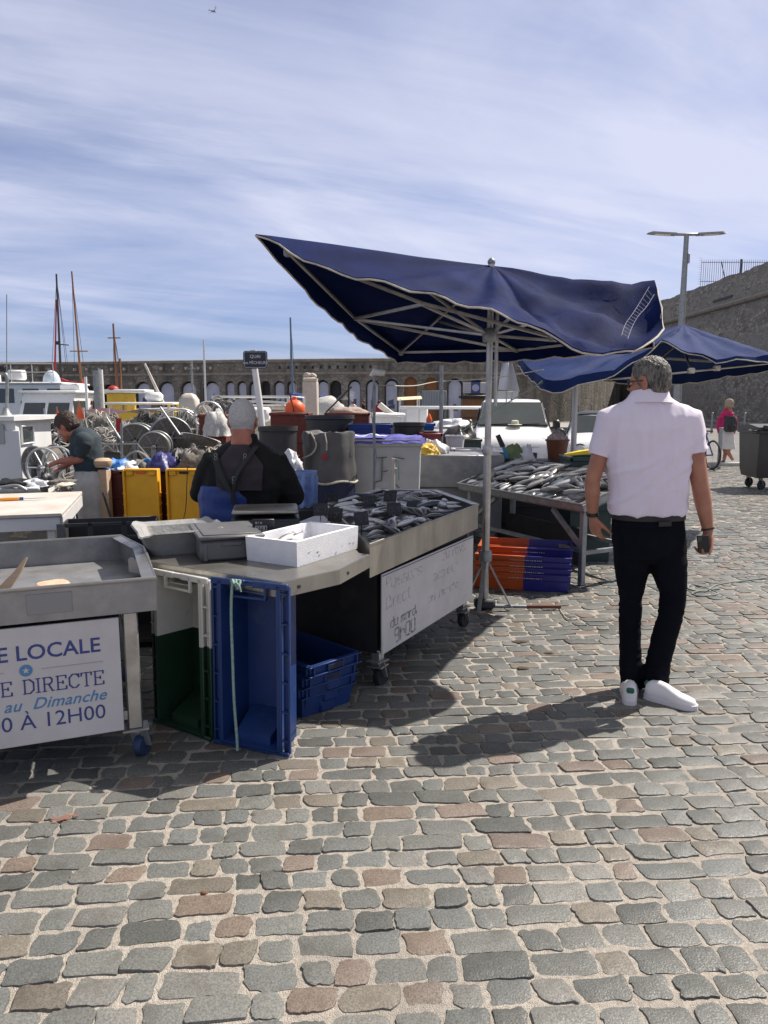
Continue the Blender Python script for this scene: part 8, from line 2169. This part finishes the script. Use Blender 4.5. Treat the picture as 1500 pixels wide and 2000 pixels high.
mb = MB(); mb.M = rm; a_ = P(228, 762, 24) - b6.location; mb.ell((a_.x, -.3, a_.z), (.18, .2, .14)); mb.build('red_bundle', M['red'], b6)
# white open boat under the canopy with rust red awning
b7 = boat('small boat with a rust red awning and pale trusses behind the fisherman', 215, 14.5, R(-4), 5.4, 1.9, 1.6, M['cream'], M['white'])
z_ = zat(225, 800, 14.5)
mb = MB(); mb.sheet(lambda u_, v_: (-.35 + u_ * 1.0, -.8 + v_ * 1.6, z_ - .06 + .05 * math.sin(v_ * 3.14) + .04 * math.sin(u_ * 7)), 14, 8); mb.build('awning', M['redtub'], b7, ang=80)
mb = MB()
for x in (-.9, .3, 1.5):
 for y in (-.75, .75): mb.tube([(x, y, 1.4), (x, y, z_ + .03)], .025, 6)
mb.build('awning_posts', M['metalpale'], b7)
mb = MB(); z2 = zat(225, 822, 14.5); mb.bar((-1.4, -.85, z2), (2.2, -.85, z2), .06, .08)
for k in range(9): mb.tube([(-1.3 + k * .4, -.85, z2), (-1.1 + k * .4, -.85, z2 - .28), (-.9 + k * .4, -.85, z2)], .014, 5)
mb.build('truss_rail', M['cream'], b7)
# flat white boat roof with outboard and winch
b8 = boat('white boat with flat pale roof and lifebuoy case behind the reels', 300, 19, R(3), 6.5, 2.3, 1.6, M['white'], M['bluepaint'])
z_ = zat(300, 788, 19)
mb = MB(); mb.box((-.2, 0, z_), (1.7, 1.2, .07), bev=.03); mb.build('roof', M['white'], b8)
mb = MB()
for x in (-.9, .5):
 for y in (-.5, .5): mb.tube([(x, y, 1.5), (x, y, z_)], .04, 6)
mb.build('roof_posts', M['white'], b8)
mb = MB(); a_ = P(305, 778, 19) - b8.location; mb.box((a_.x, -.2, z_ + .17), (.42, .3, .22), bev=.07); mb.build('raft_case', M['white'], b8)
mb = MB(); mb.box((0, 0, zat(300, 812, 19)), (2.6, 1.5, .24), bev=.02); mb.build('cabin_top', M['yellow'], b8)
cabin(b8, 0, 2.4, 1.5, 1.5, zat(300, 815, 19), M['tealpaint'], .2, None, 3)
mast(b8, .25, 0, z_, zat(320, 710, 19), .045, M['cream'], (-.42, 0), None, False, 'derrick')
# grey outboard engine on a stern
b9 = boat('small white boat with a pale outboard engine raised at its stern', 405, 16, R(182), 5.2, 1.9, 1.55, M['white'], M['bluepaint'], 'motor_boat')
a_ = P(384, 790, 16) - b9.location; rm = rotz(R(-182))
ob = MB(); ob.M = rm @ Matrix.Translation((a_.x, -.6, a_.z)); ob.loft([rr_ring(.17, .16, -.22, .06), rr_ring(.19, .19, -.1, .07), rr_ring(.18, .18, .10, .07), rr_ring(.12, .12, .20, .06), rr_ring(.06, .06, .23, .03)]); o_ = ob.build('outboard_engine', M['cream'], b9)
mb = MB(); mb.M = rm @ Matrix.Translation((a_.x, -.6, a_.z)); mb.box((0, 0, -.6), (.16, .16, .8), bev=.03); mb.build('leg', M['bluebucket'], o_)
mb = MB(); mb.M = rm; zc_ = zat(440, 786, 16); mb.tube(spline([(.3, -.5, 1.6), (.3, -.5, zc_ - .1), (.5, -.5, zc_), (1.6, -.5, zc_), (1.9, -.5, zc_ - .2), (1.9, -.5, 1.6)], 4), .03, 6); mb.build('hoop', M['metalpale'], b9)
mb = MB(); mb.M = rm; mb.box((.75, .1, zat(450, 800, 16) - .1), (1.2, .8, .3), bev=.05); mb.build('console', M['white'], b9)
# boats between the sign and the lamp stand
b10 = boat('white cabin boat with a low wheelhouse right of the street sign', 512, 17, R(-8), 6.2, 2.2, 1.7, M['white'], M['white'])
z_ = zat(505, 795, 17); mb = MB(); mb.box((-.2, 0, z_), (1.9, 1.6, .10), bev=.03); mb.box((.0, 0, z_ - .35), (1.6, 1.4, .6), bev=.04); mb.build('wheelhouse', M['cream'], b10)
mb = MB(); 
for x in (-.9, .8):
 for y in (-.7, .7): mb.tube([(x, y, z_), (x, y, zat(505, 775, 17))], .03, 6)
z2 = zat(505, 775, 17)
mb.tube([(-.9, -.7, z2), (.8, -.7, z2), (.8, .7, z2), (-.9, .7, z2)], .03, 6, closed=True); mb.build('rail', M['metalpale'], b10)
bu_ = thing('buoy', 'big orange buoy on the boat behind the rust red box', 'buoy', P(576, 800, 12)); mb = MB(); mb.ell((0, 0, 0), (.165, .165, .16), 22, 14); mb.lathe([(.03, .15), (.03, .2), (.015, .21)], n=10); mb.build('float', M['orange'], bu_)
fo = thing('marker_flag', 'orange pennant on a stick in front of the orange buoy', 'flag', P(571, 800, 11.8)); mb = MB(); mb.tube([(.05, 0, -.12), (-.04, 0, .26)], .010, 6); mb.build('stick', M['iron'], fo)
mb = MB(); mb.sheet(lambda u_, v_: (-.04 + .02 * v_ * 4 * .3 + u_ * .06 * (.3 + v_ * .7), .01 * math.sin(u_ * 5 + v_ * 4), .26 - .32 * v_), 5, 8); mb.build('pennant', M['orange'], fo)
b11 = boat('sailing boat with a slim blue grey mast beside the stone pillar', 572, 32, R(14), 8, 2.4, 1.5, M['white'], M['bluepaint'], 'sailing_boat')
rm = rotz(R(-14)); p_, t_ = P(573, 782, 32) - b11.location, P(567, 620, 32) - b11.location
mb = MB(); mb.M = rm; mb.tube([(p_.x, 0, 1.3), (t_.x, 0, t_.z)], [.06, .035], 8); m_ = mb.build('mast', mat('blue_grey_mast', (.10, .14, .21), .4), b11)
mb = MB(); mb.M = rm
for q_ in (565, 582): a_ = P(q_, 770, 32) - b11.location; mb.tube([(t_.x, 0, t_.z), (a_.x, .1, 1.7)], .008, 4)
mb.build('stays', M['iron'], m_)
mb = MB(); mb.M = rm; a_ = P(578, 779, 32) - b11.location; mb.tube([(a_.x - .3, 0, a_.z + .1), (a_.x + 1.2, 0, a_.z)], .16, 8); mb.build('furled_sail', M['bluepaint'], b11)
b12 = boat('white boat piled with pale nets left of the lamp stand', 655, 24, R(-5), 6, 2.2, 1.5, M['white'], M['white'])
a_ = P(640, 795, 24) - b12.location
mb = MB(); mb.ell((a_.x, 0, a_.z - .1), (.55, .5, .42), 24, 14); mb.v = [tuple(Vector(v_) + Vector((0, 0, .12)) * noise.noise(Vector(v_) * 4)) for v_ in mb.v]; mb.build('net_pile', mat('white_net', (.55, .54, .52), .9), b12)
fl3 = thing('marker_flag', 'white triangular flag on a leaning black pole left of the lamp stand', 'flag', P(650, 798, 15))
mb = MB(); o0 = P(650, 798, 15); mb.tube([P(636, 806, 15) - o0, P(687, 755, 15) - o0], .018, 6); mb.build('pole', M['iron'], fl3)
mb = MB(); a_, b_, c_ = P(655, 782, 15) - o0, P(671, 766, 15) - o0, P(681, 780, 15) - o0; mb.sheet(lambda u_, v_: a_.lerp(b_, u_).lerp(c_, v_ * .98) + Vector((0, .03 * math.sin(v_ * 6), 0)), 6, 6); mb.build('flag', M['cream'], fl3)
fl4 = thing('marker_flag', 'black pennant with white tip at the top of the leaning pole', 'flag', P(683, 758, 15)); mb = MB(); mb.sheet(lambda u_, v_: ((.0 + u_ * .10) * (1 - v_ * .4), .01 * math.sin(v_ * 8), -.02 - v_ * .20 - u_ * .06), 5, 8); mb.build('pennant', M['bagwhite'], fl4)
# small motor boat with pale canopy on the right
b13 = boat('white boat with a cream canopy before the orange doors', 800, 29, R(176), 7, 2.4, 1.75, M['white'], M['white'])
z_ = zat(800, 782, 29); rm = rotz(R(-176))
mb = MB(); a_, c_ = P(776, 780, 29) - b13.location, P(822, 780, 29) - b13.location; mb.M = rm
mb.sheet(lambda u_, v_: (a_.x + (c_.x - a_.x) * u_, -.9 + 1.8 * v_, z_ + .12 * math.sin(v_ * 3.14) + .05 * u_), 8, 8); mb.build('canopy', mat('cream_canvas', (.66, .56, .38), .8), b13, ang=80)
mb = MB(); mb.M = rm
for x_ in (a_.x + .1, c_.x - .1):
 for y_ in (-.8, .8): mb.tube([(x_, y_, 1.6), (x_, y_, z_ + .05)], .03, 6)
mb.build('canopy_posts', M['metalpale'], b13)
mb = MB(); mb.M = rm; mb.box(((a_.x + c_.x) / 2 + .2, 0, (1.6 + z_ - .25) / 2), (1.0, 1.2, z_ - .25 - 1.6), bev=.05); mb.build('console', M['white'], b13)
b14 = boat('white boat with a flat top and rail left of the white van', 868, 21, R(-3), 6.5, 2.3, 1.5, M['white'], M['white'])
z_ = zat(868, 796, 21); mb = MB(); mb.box((.0, 0, z_), (2.5, 1.6, .08), bev=.025); mb.build('roof', M['white'], b14)
mb = MB()
for x in (-1.1, 0.2, 1.1):
 for y in (-.7, .7): mb.tube([(x, y, 1.3), (x, y, z_)], .03, 6)
mb.tube([(-1.1, -.75, z_ - .5), (1.1, -.75, z_ - .5)], .025, 6); mb.build('posts', M['metalpale'], b14)
mb = MB(); mb.box((-.35, 0, 1.55), (1.5, 1.4, .9), bev=.05); mb.build('cabin', M['white'], b14)
b15 = boat('low white boat with small cabin left of the cream canopied boat', 735, 18, R(8), 5.5, 2, 1.5, M['white'], M['bluepaint'])
cabin(b15, 0, 1.5, 1.4, 1.4, zat(800, 805, 18) - .1, M['white'], .3, M['white'], 2)
mb = MB(); mb.tube(spline([P(735, 790, 17.5) - b15.location, P(755, 806, 17.5) - b15.location, P(770, 815, 17.5) - b15.location], 4), .07, 8); mb.build('boom', M['cream'], b15)
b16 = boat('dark hulled boat with pale deck in the middle of the harbour', 790, 13.5, R(-10), 4.2, 1.6, 1.5, M['dark'], M['white'])
# mooring piles and poles
for px, y0, y1, Y, r_, m_, lb in ((193, 724, 790, 20, .13, 'galv', 'thick grey mooring pile left of the yellow cabin boat'), (200, 722, 785, 21, .07, 'white', 'white pole right against the grey mooring pile'), (170, 736, 790, 22, .05, 'white', 'thin white pole before the motor cruiser'), (377, 705, 790, 28, .05, 'galv', 'thin grey mast with a cross bar behind the outboard boat'), (402, 664, 790, 34, .05, 'metalpale', 'thin pale mast left of the street sign'), (338, 760, 765, 28, .02, 'galv', 'x')):
 if lb == 'x': continue
 p = P(px, y1, Y); o = thing('mooring_pole', lb, 'pole', Vector((p.x, Y, WZ - .3))); mb = MB(); mb.tube([(0, 0, 0), (0, 0, P(px, y0, Y).z - WZ + .3)], [r_, r_ * .8], 10)
 if px == 377: mb.tube([(-.12, 0, P(px, 720, Y).z - WZ + .3), (.12, 0, P(px, 720, Y).z - WZ + .3)], .02, 5)
 mb.build('pole', M[m_], o)
# little orange flags on the boats at the left
for px, py, Y, s_, lb in ((155, 805, 11, 1.0, 'bright orange flag behind the dark haired fisherman head'), (111, 805, 11.4, .5, 'small orange flag tip left of the fisherman head'), (178, 786, 20, .6, 'red pennant left of the grey mooring pile'), (188, 786, 20.5, .6, 'red pennant right against the grey mooring pile')):
 p = P(px, py, Y); o = thing('marker_flag', lb, 'flag', p)
 mb = MB(); mb.sheet(lambda u_, v_: ((-.06 + .13 * u_) * (.15 + .85 * v_) * s_, .015 * math.sin(u_ * 5 + v_ * 3), (.16 - .26 * v_) * s_), 6, 8); mb.build('flag', M['orange'] if Y < 15 else M['red'], o, ang=80)
 mb = MB(); mb.tube([(0, 0, .17 * s_), (.01, .01, -.6)], .010, 6); mb.build('stick', M['galv'], o)
# ---------------------------------------------------------------- the cutting table and gear at the left
tb0 = G(160, 960, .86); tb1 = G(122, 1000, .86); 
dT = (tb1 - tb0); nT = Vector((dT.y, -dT.x, 0)).normalized()
ct = thing('cutting_table', 'white topped cutting table with a knife on it at the left edge', 'table', Vector((tb1.x, tb1.y, 0)), math.atan2(-nT.y, -nT.x) if nT.x > 0 else math.atan2(nT.y, nT.x))
fT = frame(Vector((tb1.x, tb1.y, 0)), (-nT if nT.x > 0 else nT) * -1)
ct.matrix_world = fT
LT, WT = 1.7, dT.length + .0
mb = MB(); mb.box((-LT / 2, WT / 2, .845), (LT, WT + .04, .03), bev=.006); mb.build('table_top', mat('white_cutting_board', (.58, .54, .50), .6, 0, (.48, .44, .39), 5, dirt=(.5, .36, .27), dscale=4, dlo=.55, dhi=.8), ct)
mb = MB(); mb.box((-LT / 2, .01, .785), (LT - .01, .02, .085)); mb.box((-.01, WT / 2, .785), (.02, WT, .085)); mb.box((-LT / 2, WT - .01, .785), (LT - .01, .02, .085)); mb.build('frame', M['white'], ct)
for x, y in ((-.08, .05), (-.08, WT - .05), (-LT + .08, .05), (-LT + .08, WT - .05)):
 mb = MB(); mb.box((x, y, .37), (.05, .05, .74)); mb.build('leg', M['white'], ct)
mb = MB(); mb.bar((-.08, WT - .05, .3), (-LT + .08, WT - .05, .3), .04, .04); mb.bar((-.08, .05, .3), (-.08, WT - .05, .3), .04, .04); mb.build('stretcher', M['galv'], ct)
kn = thing('knife', 'fish knife with an orange handle on the white table', 'knife', G(18, 978, .862) + Vector((0, 0, .012)), R(18))
mb = MB(); mb.tube([(-.06, 0, 0), (-.02, 0, 0), (.07, 0, 0)], [.011, .014, .012], 10); mb.build('handle', mat('amber_plastic', (.80, .30, .04), .45), kn)
mb = MB(); mb.tube([(.07, 0, 0), (.095, 0, 0)], .012, 8); mb.tube([(-.09, 0, 0), (-.06, 0, 0)], .012, 8); mb.build('ferrule', M['bluepaint'], kn)
mb = MB(); mb.loft([[(.095, -.011, -.001), (.095, .011, -.001), (.095, .011, .001), (.095, -.011, .001)], [(.20, -.012, -.001), (.20, .009, -.001), (.20, .009, .001), (.20, -.012, .001)], [(.255, -.001, -.0005), (.255, .001, -.0005), (.255, .001, .0005), (.255, -.001, .0005)]]); mb.build('blade', M['steel'], kn)
# gear bench behind the table
gb0 = P(60, 946, 6.0)
gbn = thing('gear_bench', 'dark work bench with fishing gear beside the fisherman in the apron', 'bench', Vector((P(70, 946, 6.1).x, 6.25, 0)), R(12))
zg = P(70, 950, 6.0).z
mb = MB(); mb.box((-.60, 0, zg - .03), (1.25, .55, .05), bev=.01); mb.build('bench_top', M['galv'], gbn)
for x in (-1.15, -.05):
 for y in (-.22, .22): mb = MB(); mb.box((x, y, (zg - .055) / 2), (.05, .05, zg - .055)); mb.build('leg', M['galv'], gbn)
rg_ = random.Random(3)
gear = [((28, 938), .20, .05, 'blackplastic', 'black foul weather gear at the left of the gear bench'), ((60, 936), .16, .045, 'rubber', 'black rubber sheet lying in the middle of the gear bench'), ((88, 946), .05, .10, 'blackplastic', 'black pot standing at the right of the gear bench'), ((74, 922), .11, .05, 'bagwhite', 'crumpled white bag behind the black pot on the bench'), ((20, 946), .15, .03, 'metalpale', 'grey hose tangle at the front of the gear bench'), ((110, 938), .12, .04, 'netdark', 'dark net bits beside the fisherman hand'), ((128, 932), .06, .02, 'cream', 'pale yellow rag at the bench end'), ((7, 950), .03, .03, 'red', 'small red float at the left end of the bench')]
for i, ((px, py), rx, rz_, m_, lb) in enumerate(gear):
 p = P(px, py, 6.15); heap('gear' if m_ != 'bagwhite' else 'bag', lb, 'gear' if m_ != 'bagwhite' else 'bag', Vector((p.x, 6.12 + .05 * (i % 3), zg - .004)), (rx, .11, rz_), M[m_], 50 + i * 2.7, .45)
hz_ = thing('hose', 'pale grey hose curving over the gear bench front', 'hose', P(30, 952, 5.95)); mb = MB(); mb.M = Matrix.Translation(-P(30, 952, 5.95)); mb.tube(spline([P(-20, 958, 5.95), P(10, 951, 5.95), P(34, 949, 5.95), P(52, 958, 5.97)], 6), .014, 8); mb.build('hose', M['galv'], hz_)
# grey tub under the table, pale wooden post
tub('tub', 'grey sheet metal tub under the white cutting table', Vector((P(95, 1000, 6.4).x, 6.0, 0)), .5, .4, .66, M['steel_dull'], R(10))
wpst = thing('wood_post', 'pale round topped wooden post behind the fisherman in the apron', 'post', Vector((P(204, 1000, 6.75).x, 6.75, 0)))
zt = P(204, 896, 6.75).z
mb = MB(); mb.box((0, .05, zt / 2 - .05), (.09, .10, zt - .1), bev=.01); mb.build('post', M['paleboard'], wpst)
mb = MB(); mb.lathe([(.07, -.03), (.085, 0), (.085, .03), (.06, .05), (.001, .055)], (-.01, .05, zt - .05), 20); mb.build('cap', M['paleboard'], wpst)
stk = thing('stick', 'dark stick leaning against the pale wooden post', 'stick', Vector((P(215, 1000, 6.6).x, 6.6, 0))); mb = MB(); o0 = Vector((P(215, 1000, 6.6).x, 6.6, 0)); mb.tube([P(201, 962, 6.65) - o0, Vector((.14, 0, .0))], .010, 6); mb.build('stick', M['iron'], stk)
# things under the table and behind: scrap rope
coil('heap of pale rope under the cutting table', [P(20, 1030, 5.4), P(40, 1025, 5.5), P(60, 1035, 5.4), P(30, 1042, 5.4), P(50, 1046, 5.5), P(20, 1044, 5.5)], .018, M['ropewhite'], 'rope')
# ---------------------------------------------------------------- seagull high in the sky
gu = thing('seagull', 'seagull gliding high in the sky at upper left', 'bird', P(416, 22, 62), R(35))
mb = MB(); mb.tube([(-.22, 0, 0), (-.1, 0, .0), (.08, 0, .01), (.2, 0, .02), (.27, 0, .015)], [.02, .06, .075, .045, .012], 10)
mb.loft([[(-.24, -.05, 0), (-.24, .05, 0), (-.16, .03, .01), (-.16, -.03, .01)], [(-.36, -.09, 0), (-.36, .09, 0), (-.35, .09, .006), (-.35, -.09, .006)]])
bdy = None
for sg in (-1, 1):
 wg = [(.06, 0, .02, .20), (.10, .25, .11, .19), (.04, .5, .13, .14), (-.10, .72, .09, .05)]
 mb.loft([[(x + c_ / 2, sg * y, z), (x, sg * y, z + .012), (x - c_ / 2, sg * y, z), (x, sg * y, z - .006)] for x, y, z, c_ in wg])
o = remesh(mb, 'body', mat('gull_grey', (.35, .35, .37), .8), .02, 1); link(o, 'body', gu)
